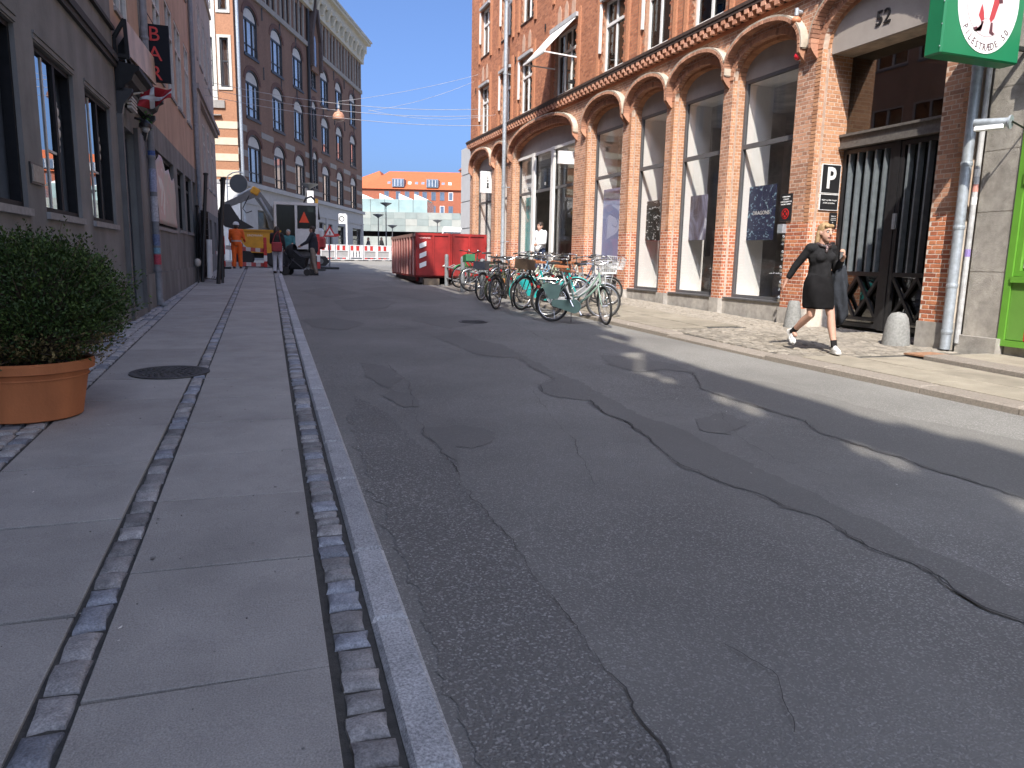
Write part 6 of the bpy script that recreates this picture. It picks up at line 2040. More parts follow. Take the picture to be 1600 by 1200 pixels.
for s, (a, b_) in enumerate(((0.0, 1.13), (1.19, W0))):
    d = MB()
    mb_frame(d, Fr((0, .0, 0), (1, 0, 0), (0, -1, 0)), a, b_, .30, H0 + .02, -.08, .03, .08)
    d.box(a + .08, b_ - .08, .0, .05, .38, H0 - .06)
    d.box((a + b_) / 2 - .03, (a + b_) / 2 + .03, -.03, .0, .38, H0 - .06)
    door = d.build("door", CR, ct)
    for z in (.5, 1.3):
        MB().cyl((a + .02 if s == 0 else b_ - .02, -.05, z - .07), (a + .02 if s == 0 else b_ - .02, -.05, z + .07), .03, n=8).build("hinge", CR, door)
    if s == 0:
        for k in range(3):
            z = .52 + .31 * k
            MB().prism([(.12, z), (.34, z + .09), (.34, z + .24), (.12, z + .15)], lambda x, z_, y: (x, y, z_), -.036, -.031).build("reflective_stripe", WHS, door)
        text_mb("CONTAINER", .06, lambda x, y, z: (.3 + x, -.034 - z, H0 - .14 + y), .003).build("lettering", WHS, door)
        MB().prism([(.85, .60), (1.03, .60), (1.03, .72)], lambda x, z_, y: (x, y, z_), -.036, -.031).build("reflective_stripe", WHS, door)
MB().cyl((1.16, -.04, .25), (1.16, -.04, H0), .045, n=10).build("locking_post", CR, ct)
MB().box(.15, .30, .1, L0, .08, .26).box(W0 - .30, W0 - .15, .1, L0, .08, .26).build("skid", M("skid_dark", (.05, .04, .04), .7), ct)
for x_ in (.24, W0 - .24):
    for y_ in (.25, L0 - .3):
        MB().cyl((x_ - .1, y_, .09), (x_ + .1, y_, .09), .09, n=14).build("roller", BLACKM, ct)
MB().cyl((.12, .35, .1), (.12, .35, 1.2), .05, n=8).build("corner_hook", CR, ct)
MB().box(.25, .75, -.12, .1, .0, .2).build("wooden_block", M("old_wood", (.22, .17, .12), .85, .25, 12), ct)

# ---- white van
vx, vy = 15.3, 56.2
vn = thing("van", "white delivery van seen head-on behind the red container", "van", (vx, vy, gz(vy) - .07), R(-14))
prof = [(-.98, .35), (.98, .35), (1.0, .9), (.97, 1.5), (.86, 2.35), (.78, 2.62), (-.78, 2.62), (-.86, 2.35), (-.97, 1.5), (-1.0, .9)]
MB().prism(prof, lambda a, z, y: (a, y, z), .75, 5.2).build("body", WPAINT, vn, smooth=SM)
hd = MB()
r0 = [(-.95, .35), (.95, .35), (.98, .9), (.95, 1.5), (.86, 2.35), (.76, 2.58), (-.76, 2.58), (-.86, 2.35), (-.95, 1.5), (-.98, .9)]
r1 = [(-.9, .35), (.9, .35), (.94, .9), (.9, 1.25), (.9, 1.3), (.88, 1.32), (-.88, 1.32), (-.9, 1.3), (-.9, 1.25), (-.94, .9)]
n_ = 10
hd.add([(a, .75, z) for a, z in r0] + [(a, .0 if z < 1.28 else .12, z) for a, z in r1], [(k, (k + 1) % n_, n_ + (k + 1) % n_, n_ + k) for k in range(n_)] + [tuple(range(n_, 2 * n_))])
hd.build("cab_front", WPAINT, vn)
MB().add([(-.80, .67, 2.3), (.80, .67, 2.3), (.84, .10, 1.4), (-.84, .10, 1.4), (-.80, .64, 2.33), (.80, .64, 2.33), (.84, .06, 1.43), (-.84, .06, 1.43)], MB.BF).build("windscreen", M("dark_glass", (.02, .025, .03), .08, .2), vn)
for s in (-1, 1):
    MB().cbox((s * .68, -.02, .95), (.34, .06, .2), bev=.02).build("headlight", M("headlight", (.6, .62, .65), .15), vn)
    MB().cbox((s * 1.1, .35, 1.55), (.14, .1, .28), bev=.03).build("mirror", BLACKM, vn)
    for y_ in (.85, 4.3):
        MB().cyl((s * .78, y_, .33), (s * .99, y_, .33), .33, n=16).build("wheel", BLACKM, vn)
MB().cbox((0, -.02, .55), (1.7, .08, .25), bev=.03).build("bumper", M("bumper_grey", (.08, .08, .085), .6), vn)
MB().cbox((0, -.01, .85), (.8, .05, .16), bev=.02).build("grille", BLACKM, vn)

# ---- excavator, dumper
EY = 36.9
EG = gz(EY) + RD + .02
ex = thing("excavator", "light grey excavator with folded arm and orange triangle at the roadworks", "excavator", (2.3, EY, EG))
EXG = M("excavator_grey", (.58, .58, .57), .45, .1, 5)
EXD = M("excavator_arm", (.17, .175, .175), .5, .2, 6)
EXY = M("excavator_yellow", (.66, .32, .02), .5, .12, 5)
DGL = M("dark_glass", (.02, .025, .03), .08, .2)
CABGL = thin_glass("cab_glass", tint=(.10, .12, .12), refl=.6, ex=6)
for s in (-1, 1):
    tr_ = MB()
    pr = [(-1.25, .05), (1.25, .05), (1.45, .25), (1.25, .5), (-1.25, .5), (-1.45, .25)]
    tr_.prism(pr, lambda a, z, y: (a, y, z), s * .95 - .2, s * .95 + .2)
    tk = tr_.build("track", BLACKM, ex)
    for k in range(5):
        MB().cyl((-1.05 + .52 * k, s * .95 - .23, .26), (-1.05 + .52 * k, s * .95 + .23, .26), .13, n=10).build("track_roller", EXD, tk)
MB().cbox((0, 0, .55), (1.7, 1.4, .35), bev=.05).build("undercarriage", EXD, ex)
MB().cyl((0, 0, .7), (0, 0, .82), .6, n=20).build("turntable", BLACKM, ex)
MB().cbox((.55, .25, 1.12), (1.6, 1.6, .6), bev=.1).build("engine_hood", M("excavator_red", (.35, .03, .03), .5, .1), ex)
MB().cbox((.75, .25, 1.55), (1.1, 1.5, .5), bev=.12).build("counterweight", EXG, ex)
cb = MB()
CX0, CX1, CY0, CY1, CZ0, CZ1 = -.92, .92, -1.0, .1, .85, 2.78
for x_ in (CX0, -.02, CX1):
    for y_ in (CY0, CY1):
        cb.box(x_ - .05, x_ + .05, y_ - .05, y_ + .05, CZ0, CZ1)
cb.box(CX0 - .05, CX1 + .05, CY0 - .05, CY1 + .05, CZ1, CZ1 + .12)
cb.box(CX0 - .05, CX1 + .05, CY0 - .05, CY1 + .05, CZ0 - .05, CZ0 + .06)
cab = cb.build("cab", EXG, ex)
MB().box(.0, CX1 - .03, CY0 - .06, CY0 + .01, CZ0 + .04, 1.72).build("cab_panel", EXG, cab)
MB().box(CX0 + .05, -.07, CY0 - .012, CY0, CZ0 + .06, CZ1 - .02).build("pane", CABGL, cab)
MB().box(.05, CX1 - .05, CY0 - .012, CY0, 1.74, CZ1 - .02).build("pane", CABGL, cab)
MB().box(CX0 - .012, CX0, CY0 + .05, CY1 - .05, CZ0 + .06, CZ1 - .02).build("pane", CABGL, cab)
MB().box(CX1 - .012, CX1, CY0 + .05, CY1 - .05, 1.6, CZ1 - .02).build("pane", CABGL, cab)
MB().cbox((-.35, -.45, 1.35), (.5, .5, .12), bev=.04).cbox((-.1, -.45, 1.75), (.12, .48, .7), bev=.04).build("seat", BLACKM, ex)
MB().prism([(.12, 2.0), (.56, 2.0), (.34, 2.5)], lambda a, z, y: (a, y, z), CY0 - .09, CY0 - .075).build("orange_triangle", M("orange_red", (.75, .07, .015), .4, .03), ex)
MB().cyl((.95, -.7, 2.9), (.95, -.7, 3.12), .07, n=10).build("beacon", M("amber", (.75, .38, .04), .3), ex)
MB().tube([(.4, -.2, 2.9), (.5, -.2, 3.15), (.75, -.2, 3.25), (1.0, -.2, 3.0), (1.1, -.2, 2.2)], .05, 8).build("exhaust", BLACKM, ex)
def arm(p0, p1, w0, w1, th, name, mat, mid=.15, extra=0):
    p0, p1 = Vector(p0), Vector(p1)
    d = p1 - p0
    nrm = Vector((-d.z, 0, d.x)).normalized()
    pts = [p0 + nrm * w0, p0.lerp(p1, mid) + nrm * (w0 + extra), p1 + nrm * w1, p1 - nrm * w1, p0.lerp(p1, mid) - nrm * w0, p0 - nrm * w0]
    m_ = MB()
    vs = [(p.x, p.y - th, p.z) for p in pts] + [(p.x, p.y + th, p.z) for p in pts]
    fs = [tuple(range(5, -1, -1)), tuple(range(6, 12))] + [(k, (k + 1) % 6, 6 + (k + 1) % 6, 6 + k) for k in range(6)]
    return m_.add(vs, fs).build(name, mat, ex)
arm((-.85, .35, 1.45), (-1.2, .35, 2.7), .2, .2, .14, "boom", EXD)
arm((-1.15, .35, 2.55), (-1.75, .35, 3.42), .2, .18, .13, "boom", EXD)
arm((-1.6, .35, 3.38), (-3.05, .35, 2.72), .17, .13, .11, "stick", EXD)
MB().cyl((-1.0, .2, 2.1), (-1.55, .2, 3.1), .07, n=8).cyl((-1.75, .35, 3.6), (-2.5, .35, 3.15), .06, n=8).build("hydraulic_ram", STEEL, ex)
MB().cbox((-1.72, .35, 3.4), (.4, .34, .36), ry=R(30), bev=.06).build("elbow", EXY, ex)
MB().tube([(-2.0, .25, 3.2), (-2.3, .2, 2.6), (-2.15, .2, 2.4), (-1.9, .22, 2.5)], .025, 6).build("hose", BLACKM, ex)
MB().prism([(-3.2, 2.75), (-2.85, 2.75), (-2.45, 2.1), (-1.85, 1.75), (-2.5, 1.62), (-3.1, 1.75), (-3.5, 2.2)], lambda a, z, y: (a, y, z), -.05, .75).build("bucket", BLACKM, ex)
# yellow dumper
dm = thing("site_dumper", "small yellow dumper with a deep tipping skip below the excavator's arm", "dumper", (.55, 35.2, gz(35.2) + RD + .02))
MB().prism([(-1.05, 1.55), (.95, 1.55), (.95, .85), (.5, .62), (-.25, .62)], lambda a, z, y: (a, y, z), -.75, .75).build("skip", EXY, dm)
MB().prism([(-1.1, 1.55), (1.0, 1.55), (1.0, 1.62), (-1.1, 1.62)], lambda a, z, y: (a, y, z), -.8, .8).build("skip_rim", EXY, dm)
MB().cbox((.25, 0, .55), (1.3, .8, .3), bev=.05).build("chassis", BLACKM, dm)
MB().cbox((.72, -.05, .55), (.4, 1.1, .45), bev=.05).build("engine_cover", EXY, dm)
for x_ in (-.55, .72):
    for s in (-1, 1):
        wl = MB().lathe([(.18, -.12), (.36, -.13), (.42, -.06), (.42, .06), (.36, .13), (.18, .12)], (x_, s * .62, .42), 18, axis=(0, 1, 0)).build("wheel", BLACKM, dm, smooth=SM)
        MB().cyl((x_, s * .62 - .1, .42), (x_, s * .62 + .1, .42), .17, n=12).build("rim", EXY, wl)
MB().cbox((.82, -.62, .95), (.16, .05, .14), bev=.01).build("headlight", M("lit_lens", (.8, .75, .6), .2, .02), dm)
text_mb("LINDMANN", .12, lambda x, y, z: (-.1 + x, -.755 - z, 1.36 + y), .004).build("lettering", WHS, dm)

# ---- red and white marker posts, planks, barriers
MRED = M("marker_red", (.52, .035, .03), .5, .1, 6)
MWHT = M("marker_white", (.70, .69, .68), .5, .08, 6)
def marker(x, y, h, lab):
    t = thing("marker_post", lab, "marker post", (x, y, gz(y) + (0 if x < KO(y) and y < 33 else RD + .006)), group="red and white marker posts at the roadworks")
    MB().cbox((0, 0, .04), (.55, .38, .08), bev=.02).build("foot", BLACKM, t)
    seg = h / 5
    for k in range(5):
        MB().cbox((0, 0, .08 + seg * (k + .5)), (.13, .10, seg - .004), bev=.012).build("stripe", MWHT if k in (1,) else MRED, t)
marker(.83, 33.2, 1.25, "red marker post right in front of the yellow dumper")
marker(2.95, 32.6, 1.45, "red marker post behind the man with the stroller")
marker(-.78, 31.6, 1.2, "red marker post beside the worker in orange")
def plank(p0, p1, lab):
    p0, p1 = Vector(p0), Vector(p1)
    t = thing("barrier_plank", lab, "barrier plank", p0, group="barrier planks round the roadworks")
    n = 8
    for k in range(n):
        MB().bar(p0.lerp(p1, k / n), p0.lerp(p1, (k + 1) / n), .03, .16).build("stripe", M("plank_red", (.42, .08, .07), .6, .2, 5) if k % 2 else M("plank_grey", (.5, .48, .46), .6, .15, 5), t, world=True)
plank((-.7, 31.75, gz(31) + .85), (.8, 33.3, gz(33) + .72), "upper striped plank in front of the yellow dumper")
plank((-.7, 31.75, gz(31) + .22), (.8, 33.3, gz(33) + .12), "lower striped plank in front of the yellow dumper")
plank((-1.35, 31.0, gz(31) + .62), (-.75, 31.5, gz(31) + .62), "short striped plank by the worker in orange")
# white and red barrier panels along the square
def barrier_panel(fr, u0, u1, z, kind, lab):
    t = thing("barrier", lab, "barrier", fr.P((u0 + u1) / 2, 0, z), group="red and white barrier panels across the square")
    H = 1.02
    f_ = MB()
    mb_frame(f_, fr, u0 + .01, u1 - .01, z + .08, z + H, -.02, .03, .05)
    f_.fbox(fr, u0 + .06, u1 - .06, -.015, .025, z + .62, z + .66)
    f_.fbox(fr, u0 + .06, u1 - .06, -.015, .025, z + .22, z + .25)
    if kind == 'slat':
        n = max(3, int((u1 - u0) / .19))
        for k in range(n):
            a = u0 + .06 + (u1 - u0 - .12) * (k + .2) / n
            f_.fbox(fr, a, a + (u1 - u0) / n * .55, -.01, .02, z + .25, z + .62)
    f_.build("frame", MWHT, t, world=True)
    if kind == 'grey':
        MB().fbox(fr, u0 + .06, u1 - .06, -.012, -.004, z + .25, z + .62).build("grey_sheet", M("barrier_grey", (.38, .37, .36), .6, .1), t, world=True)
    n = max(3, int((u1 - u0) / .2))
    for k in range(n):
        a = u0 + .06 + (u1 - u0 - .12) * k / n
        MB().fbox(fr, a, a + (u1 - u0 - .12) / n - .01, -.014, .02, z + .67, z + H - .05).build("stripe", MRED if k % 2 == 0 else MWHT, t, world=True)
        if k % 2 == 0 and kind != 'slat':
            MB().fbox(fr, a, a + (u1 - u0 - .12) / n - .01, -.014, .02, z + .13, z + .215).build("stripe", MRED, t, world=True)
    for u in (u0 + .12, u1 - .12):
        MB().fbox(fr, u - .1, u + .1, -.22, .22, z, z + .075).build("foot", BLACKM, t, world=True)
FBa = Fr((3.4, 47.1, 0), Vector((4.77, 1.75, 0)).normalized(), Vector((1.75, -4.77, 0)).normalized())
u = -.2
kinds = [('slat', 1.25), ('grey', 1.0), ('grey', .9), ('slat', .95), ('grey', .95), ('grey', .95), ('slat', 1.0), ('grey', 1.0)]
labs = ["white slatted barrier panel directly behind the warning triangle", "grey-sheeted barrier panel next to the slatted one behind the warning triangle", "second grey-sheeted barrier panel below the shop windows", "white slatted barrier panel with a red square in the middle", "striped barrier panel just left of the last before the container", "striped barrier panel partly hidden by the red container's rib side", "slatted barrier panel hidden behind the red container", "last barrier panel behind the red container"]
for (k_, w_), lb in zip(kinds, labs):
    p = FBa.P(u, 0, 0)
    barrier_panel(FBa, u, u + w_, gz(p[1]) + RD - .02, k_, lb)
    u += w_ + .04

# ---- warning sign
t = thing("warning_sign", "red bordered warning triangle on a grey post at the roadworks", "road sign", (3.6, 34.4, gz(34.4) + RD + .006))
MB().cbox((0, 0, .05), (.8, .4, .1), bev=.02).build("foot", BLACKM, t)
MB().cyl((0, 0, .1), (0, 0, 1.9), .035, n=10).build("post", M("grey_pipe", (.23, .25, .28)), t)
tri = lambda s, y0, y1, dz: MB().prism([(-.5 * s, -.29 * s), (.5 * s, -.29 * s), (0, .58 * s)], lambda a, z, y: (.02 + a, y, 1.60 + dz + z), y0, y1)
tri(.58, -.06, -.045, 0).build("red_border", MRED, t)
tri(.37, -.066, -.06, 0).build("white_field", MWHT, t)
MB().cyl((.02, -.067, 1.655), (.02, -.071, 1.655), .024, n=10).prism([(-.06, -.12), (-.02, -.12), (0, -.02), (.03, -.12), (.07, -.12), (.04, .02), (.09, .0), (.09, .03), (.0, .06), (-.06, .02), (-.06, -.01), (-.02, .02)], lambda a, z, y: (.02 + a * .6, y, 1.60 + z * .6), -.071, -.067).build("black_figure", BLS, t)
MB().prism([(.16, -.15), (.36, -.15), (.44, -.07), (.35, -.01), (.23, -.03)], lambda a, z, y: (.02 + a, y, 1.60 + z), -.04, -.03).build("second_sign_edge", MRED, t)
# ---- totem with round emblem
fr_, z_ = far_fr(535, 342, 50)
b = Vector((fr_.o.x, fr_.o.y, gz(fr_.o.y) - .08))
t = thing("totem_sign", "white square sign with a dark ring emblem on a post by the far shop", "sign", b, -YAW)
MB().cbox((.28, 0, 1.5), (.09, .09, 3.0)).build("post", WHS, t)
MB().cbox((0, 0, z_ - b.z), (.5, .12, .68), bev=.02).build("sign_box", WHS, t)
MB().lathe([(.19, -.004), (.19, .004), (.13, .004), (.13, -.004), (.19, -.004)], (-.03, -.065, z_ - b.z), 20, axis=(0, -1, 0), capb=False, capt=False).build("ring", BLS, t)
MB().bar((-.1, -.066, z_ - b.z - .06), (.04, -.066, z_ - b.z + .06), .04, .01).build("emblem_bar", BLS, t)
fr_, z_ = far_fr(484, 318, 46)
b = Vector((fr_.o.x, fr_.o.y, gz(fr_.o.y) - .08))
t = thing("banner_sign", "white upright banner on a pole behind the excavator cab", "banner", b, -YAW)
MB().cbox((.05, 0, 3.6), (.4, .05, 1.3)).build("banner", WHS, t)
MB().cyl((-.25, 0, 0), (-.25, 0, 4.4), .035, n=8).build("pole", GFRAME, t)
# ---- back of a round sign on a hooped post
fr_, z_ = far_fr(373, 287, 38)
b = Vector((fr_.o.x, fr_.o.y, gz(fr_.o.y) - .07))
t = thing("round_sign", "back of a big dark round road sign on a hooped pole beside the beige house", "road sign", b, -YAW)
zz = z_ - b.z
MB().lathe([(.46, -.015), (.46, .015)], (0, 0, zz), 32, axis=(0, 1, 0)).build("disc", M("sign_back", (.045, .05, .055), .5, .1, 4), t)
MB().lathe([(.455, -.02), (.475, -.02), (.475, .02), (.455, .02)], (0, 0, zz), 32, axis=(0, 1, 0), capb=False, capt=False).build("rim", M("rim_grey", (.3, .28, .25), .5), t)
MB().tube([(-.62, .04, 0), (-.62, .04, zz + .1), (-.55, .04, zz + .4), (-.3, .04, zz + .55), (0, .04, zz + .6), (.25, .04, zz + .52)], .028, 8).bar((-.62, .03, zz - .15), (.3, .03, zz - .15), .04, .04).bar((-.62, .03, zz + .2), (.3, .03, zz + .2), .04, .04).build("pole", STEEL, t)

# ---- black site fence folded against the wall
t = thing("site_fence", "black steel site fence panels with dark netting leaning by the beige house", "fence", (-.95, 22.5, gz(22.5)))
def lean(x0, y0, x1, y1, h, r_=.035):
    MB().tube([(x0, y0, gz(y0)), (x1, y1, gz(y0) + h)], r_, 8).lathe([(r_, 0), (r_ + .02, .01), (r_ + .02, .06), (0, .08)], (x1, y1, gz(y0) + h - .02), 8).build("post", BLACKM, t, world=True)
lean(-1.14, 22.6, -.93, 22.75, 2.95, .05)
lean(-.70, 21.75, -.46, 21.95, 2.80, .055)
lean(-.60, 22.2, -.52, 22.4, 2.78, .04)
lean(-1.30, 23.6, -1.24, 23.7, 2.1, .04)
NET = M("dark_netting", (.012, .012, .013), .9, .3, 12)
for (a, b_, z1) in (((-1.13, 22.63), (-1.02, 24.3), 1.98), ((-1.06, 22.66), (-.66, 21.85), .18), ((-.66, 21.9), (-.58, 23.6), 1.9)):
    mb = MB()
    d = Vector((b_[0] - a[0], b_[1] - a[1], 0))
    n = max(3, int(d.length / .12))
    for k in range(n + 1):
        x, y = a[0] + d.x * k / n, a[1] + d.y * k / n
        mb.tube([(x, y, gz(y) + .1), (x + .03, y, gz(y) + z1)], .008, 5, cap=False)
    for z in np.arange(.1, z1, .17):
        mb.tube([(a[0] + z * .03, a[1], gz(a[1]) + z), (b_[0] + z * .03, b_[1], gz(b_[1]) + z)], .008, 5, cap=False)
    mb.build("mesh_panel", NET, t, world=True, kind='stuff')
mb = MB()
vs, fs = [], []
for i in range(12):
    for j in range(10):
        a = (-1.12 + .1 * i / 11, 22.65 + 1.6 * i / 11)
        vs.append((a[0] - .03 + .04 * mnoise.noise(Vector((i * .6, j * .5, 1))), a[1], gz(a[1]) + .15 + 1.75 * j / 9))
for i in range(11):
    for j in range(9):
        fs.append((i * 10 + j, i * 10 + 10 + j, i * 10 + 11 + j, i * 10 + j + 1))
o = mb.add(vs, fs).build("net_sheet", NET, t, world=True, smooth=True)
solid(o, .006)
t = thing("plastic_pipe", "white plastic pipe standing upright inside the black site fence", "pipe", (-.93, 22.4, gz(22.4)))
MB().cyl((0, 0, .12), (.02, .05, 1.18), .075, n=14).build("pipe", MWHT, t, smooth=SM)
t = thing("site_light", "pale round lamp hanging low on the fence by the house wall", "lamp", (-1.22, 22.2, gz(22.2)))
MB().ball((0, 0, .55), .09, 10, 7, (1, 1, 1.3)).build("globe", M("grimy_white", (.4, .38, .34), .6, .2), t, smooth=True)
MB().cyl((0, 0, .0), (0, 0, .45), .02, n=6).build("stem", BLACKM, t)

# ---- overhead wires and lamp
def wire(p0, p1, sag, lab, r_=.008):
    p0, p1 = Vector(p0), Vector(p1)
    t = thing("overhead_wire", lab, "wire", p0, group="wires strung across the street")
    pts = [p0.lerp(p1, k / 16) - Vector((0, 0, sag * 4 * (k / 16) * (1 - k / 16))) for k in range(17)]
    MB().tube(pts, r_, 5).build("wire", M("wire_grey", (.42, .42, .42), .5), t, world=True)
wire((-1.14, 28.6, 7.15), (9.44, 29.3, 7.25), .35, "topmost of three wires across the brown building's windows", .009)
wire((-1.14, 28.5, 6.90), (9.44, 29.3, 7.0), .35, "middle of three wires across the brown building's windows", .009)
wire((-1.14, 28.4, 6.65), (9.44, 29.4, 6.62), .3, "lowest wire across the street, carrying the hanging lamp", .009)
wire((3.5, 29.3, 7.0), (9.44, 31.0, 8.9), .1, "thin wire rising to the brick building under the sky", .006)
wire((4.6, 29.3, 6.75), (9.44, 31.6, 8.75), .15, "second thin wire rising to the brick building", .006)
wire((4.6, 29.3, 6.8), (9.44, 28.6, 6.9), .25, "thin low wire sloping to the brick wall", .006)
t = thing("hanging_lamp", "terracotta bell-shaped street lamp hanging from the wires", "street lamp", (3.5, 29.3, 6.45))
MB().lathe([(.21, -.10), (.225, -.06), (.205, .06), (.14, .16), (.05, .2), (.04, .27), (.0, .28)], (0, 0, .0), 20).build("shade", M("lamp_terracotta", (.50, .26, .17), .5, .1), t, smooth=SM)
MB().lathe([(.0, -.15), (.12, -.14), (.2, -.10), (.2, -.08)], (0, 0, 0), 16, capt=False).build("lens", M("lamp_lens", (.55, .5, .45), .3), t, smooth=True)
MB().cyl((0, 0, .25), (0, 0, .55), .015, n=6).cbox((0, 0, .36), (.06, .06, .1)).build("hanger", STEEL, t)

# ---- bollards by the gateway
def bollard(x, y, h, r_, lab, cut):
    t = thing("stone_bollard", lab, "bollard", (x, y, gz(y)), group="stone guard bollards of the gateway")
    prof = [(r_, -.1), (r_ * .98, .05), (r_ * .88, h * .5), (r_ * .72, h * .82), (r_ * .5, h * .95), (0.001, h)] if cut else [(r_, -.1), (r_ * .95, .1), (r_ * .72, h * .75), (r_ * .62, h * .95), (r_ * .5, h), (.001, h)]
    MB().lathe(prof, (0, 0, 0), 18).build("stone", M("bollard_granite", (.24, .24, .225), .85, .25, 30, .5, 120), t, smooth=R(50))
bollard(9.12, 10.62, .47, .155, "tapered grey stone bollard by the brick pier behind the walking woman", False)
bollard(9.10, 8.36, .49, .195, "round-headed stone bollard between the gate and the thick drainpipe", True)

# ---- flower pot and bush
px0, py0 = -1.50, 6.10
pot = thing("flower_pot", "large round terracotta pot on the pavement by the dark grey wall", "flower pot", (px0, py0, gz(py0)))
TERRA = M("terracotta", (.60, .205, .075), .8, .12, 2, .2, 60, streak=.3)
MB().lathe([(.31, .0), (.33, .01), (.385, .325), (.392, .34), (.425, .35), (.43, .405), (.418, .42), (.395, .415), (.385, .33), (.0, .33)], (0, 0, 0), 56).build("pot_body", TERRA, pot, smooth=R(40))
MB().lathe([(.384, .325), (.391, .332), (.385, .339)], (0, 0, -.03), 56, capb=False, capt=False).build("pot_ridge", TERRA, pot, smooth=True)
MB().lathe([(.0, .385), (.2, .385), (.39, .36)], (0, 0, 0), 24, capb=False, capt=False).build("soil", M("potting_soil", (.03, .022, .016), .95, .3, 30), pot)
bush = thing("box_bush", "dense clipped green box bush growing in the terracotta pot", "bush", (px0, py0, gz(py0) + .385))
def blob_r(d):
    """outline of the bush as a distance from its middle"""
    v = mnoise.noise(d * 1.6 + Vector((3, 1, 7))) * .16 + mnoise.noise(d * 4.2) * .11 + mnoise.noise(d * 9) * .06
    return 1 + v
BC = Vector((0.02, .02, .42))
BRX, BRZ = .67, .50
leaves = {0: MB(), 1: MB(), 2: MB()}
twigs = MB()
def leaf(mb, p, d, s):
    x = d.cross(Vector((random.uniform(-1, 1), random.uniform(-1, 1), random.uniform(-1, 1)))).normalized()
    a = p - d * s * .9
    c = p + d * s * 1.1
    nrm = d.cross(x) * s * .22
    mb.add([a, p + x * s * .5 + nrm, c, p - x * s * .5 + nrm], [(0, 1, 2, 3)])
for k in range(2300):
    d = Vector((random.gauss(0, 1), random.gauss(0, 1), random.gauss(.12, 1))).normalized()
    lim = blob_r(d)
    rr = lim * random.uniform(.55, 1.0) ** .5
    stray = random.random() < .05
    if stray:
        rr = lim * random.uniform(1.04, 1.2)
    c = BC + Vector((d.x * BRX * rr, d.y * BRX * rr, d.z * BRZ * rr))
    if c.z < .02:
        c.z = random.uniform(.0, .12)
    low_ = c.z < .24
    if c.x + px0 < WALL_X(py0) + .03:
        continue
    base = BC + (c - BC) * .25
    base.z = max(.0, base.z - .25)
    gd = (c - base).normalized()
    if k % 5 == 0 or stray:
        twigs.tube([base, base.lerp(c, .6) + Vector((random.uniform(-.03, .03), random.uniform(-.03, .03), 0)), c], [.006, .004, .0015], 4, cap=False)
    n = random.randint(12, 22) if not low_ else random.randint(6, 13)
    tone = 2 if (low_ and random.random() < .55) else (1 if random.random() < .35 else 0)
    for j in range(n):
        t_ = random.uniform(-.11, .035)
        p = c + gd * t_ + Vector((random.gauss(0, .026), random.gauss(0, .026), random.gauss(0, .026)))
        dd = (gd * .5 + Vector((random.uniform(-1, 1), random.uniform(-1, 1), random.uniform(-.4, 1)))).normalized()
        leaf(leaves[tone], p, dd, random.uniform(.011, .019))
for i, (nm, c_) in enumerate((("leaf_green", (.036, .066, .016)), ("leaf_light", (.062, .10, .022)), ("leaf_dry", (.15, .115, .045)))):
    leaves[i].build("leaves", M(nm, c_, .55, .3, 40, island=.45, spec=.3), bush, kind='stuff')
twigs.build("twigs", M("twig_bark", (.12, .085, .06), .85, .3, 40), bush, kind='stuff')
for k in range(7):
    a = k * 2.4
    MB().tube([(.05 * math.cos(a), .05 * math.sin(a), -.04), (.12 * math.cos(a), .12 * math.sin(a), .18), (.3 * math.cos(a), .3 * math.sin(a), .45)], [.014, .011, .005], 6).build("stem", M("twig_bark", (.12, .085, .06)), bush)
# ================================================================== BICYCLES
TYRE = M("tyre_rubber", (.028, .027, .026), .8, .2, 20)
CHROME = M("chrome", (.62, .62, .62), .22, .05, 10, metal=.9)
SADB = M("saddle_black", (.025, .024, .023), .5, .2, 20)
SADT = M("saddle_brown", (.30, .11, .045), .45, .2, 20)
WICK = M("brown_crate", (.10, .065, .04), .8, .25, 30)
def arc(cx, cz, r, a0, a1, n, y=0):
    return [(cx + r * math.cos(a0 + (a1 - a0) * k / n), y, cz + r * math.sin(a0 + (a1 - a0) * k / n)) for k in range(n + 1)]
WR = .335
_ty = MB().tube(arc(0, 0, WR - .018, 0, 2 * math.pi * 35 / 36, 35), .019, 7, closed=True)
_tyw = MB().tube(arc(0, 0, WR - .022, 0, 2 * math.pi * 35 / 36, 35), .024, 7, closed=True)
_rm = MB().tube(arc(0, 0, WR - .046, 0, 2 * math.pi * 35 / 36, 35), .0125, 5, closed=True)
_sp = MB()
for k in range(28):
    a = 2 * math.pi * k / 28
    b_ = a + (.35 if k % 2 else -.35)
    s = .03 if (k // 2) % 2 else -.03
    _sp.tube([(.022 * math.cos(b_), s, .022 * math.sin(b_)), ((WR - .05) * math.cos(a), 0, (WR - .05) * math.sin(a))], .0018, 3, cap=False)
_sp.cyl((0, -.05, 0), (0, .05, 0), .022, n=8)
ME_SP = _sp.mesh("spokes", CHROME)
_wc = {}
def wheel(parent, m, tyre=TYRE, rim=CHROME, wide=False):
    k = (tyre.name, rim.name, wide)
    if k not in _wc:
        _wc[k] = ((_tyw if wide else _ty).mesh("tyre", tyre, smooth=True), _rm.mesh("rim", rim, smooth=True))
    w = put(_wc[k][0], "wheel", parent, mat4=m)
    put(_wc[k][1], "rim", w)
    put(ME_SP, "spokes", w)
    return w
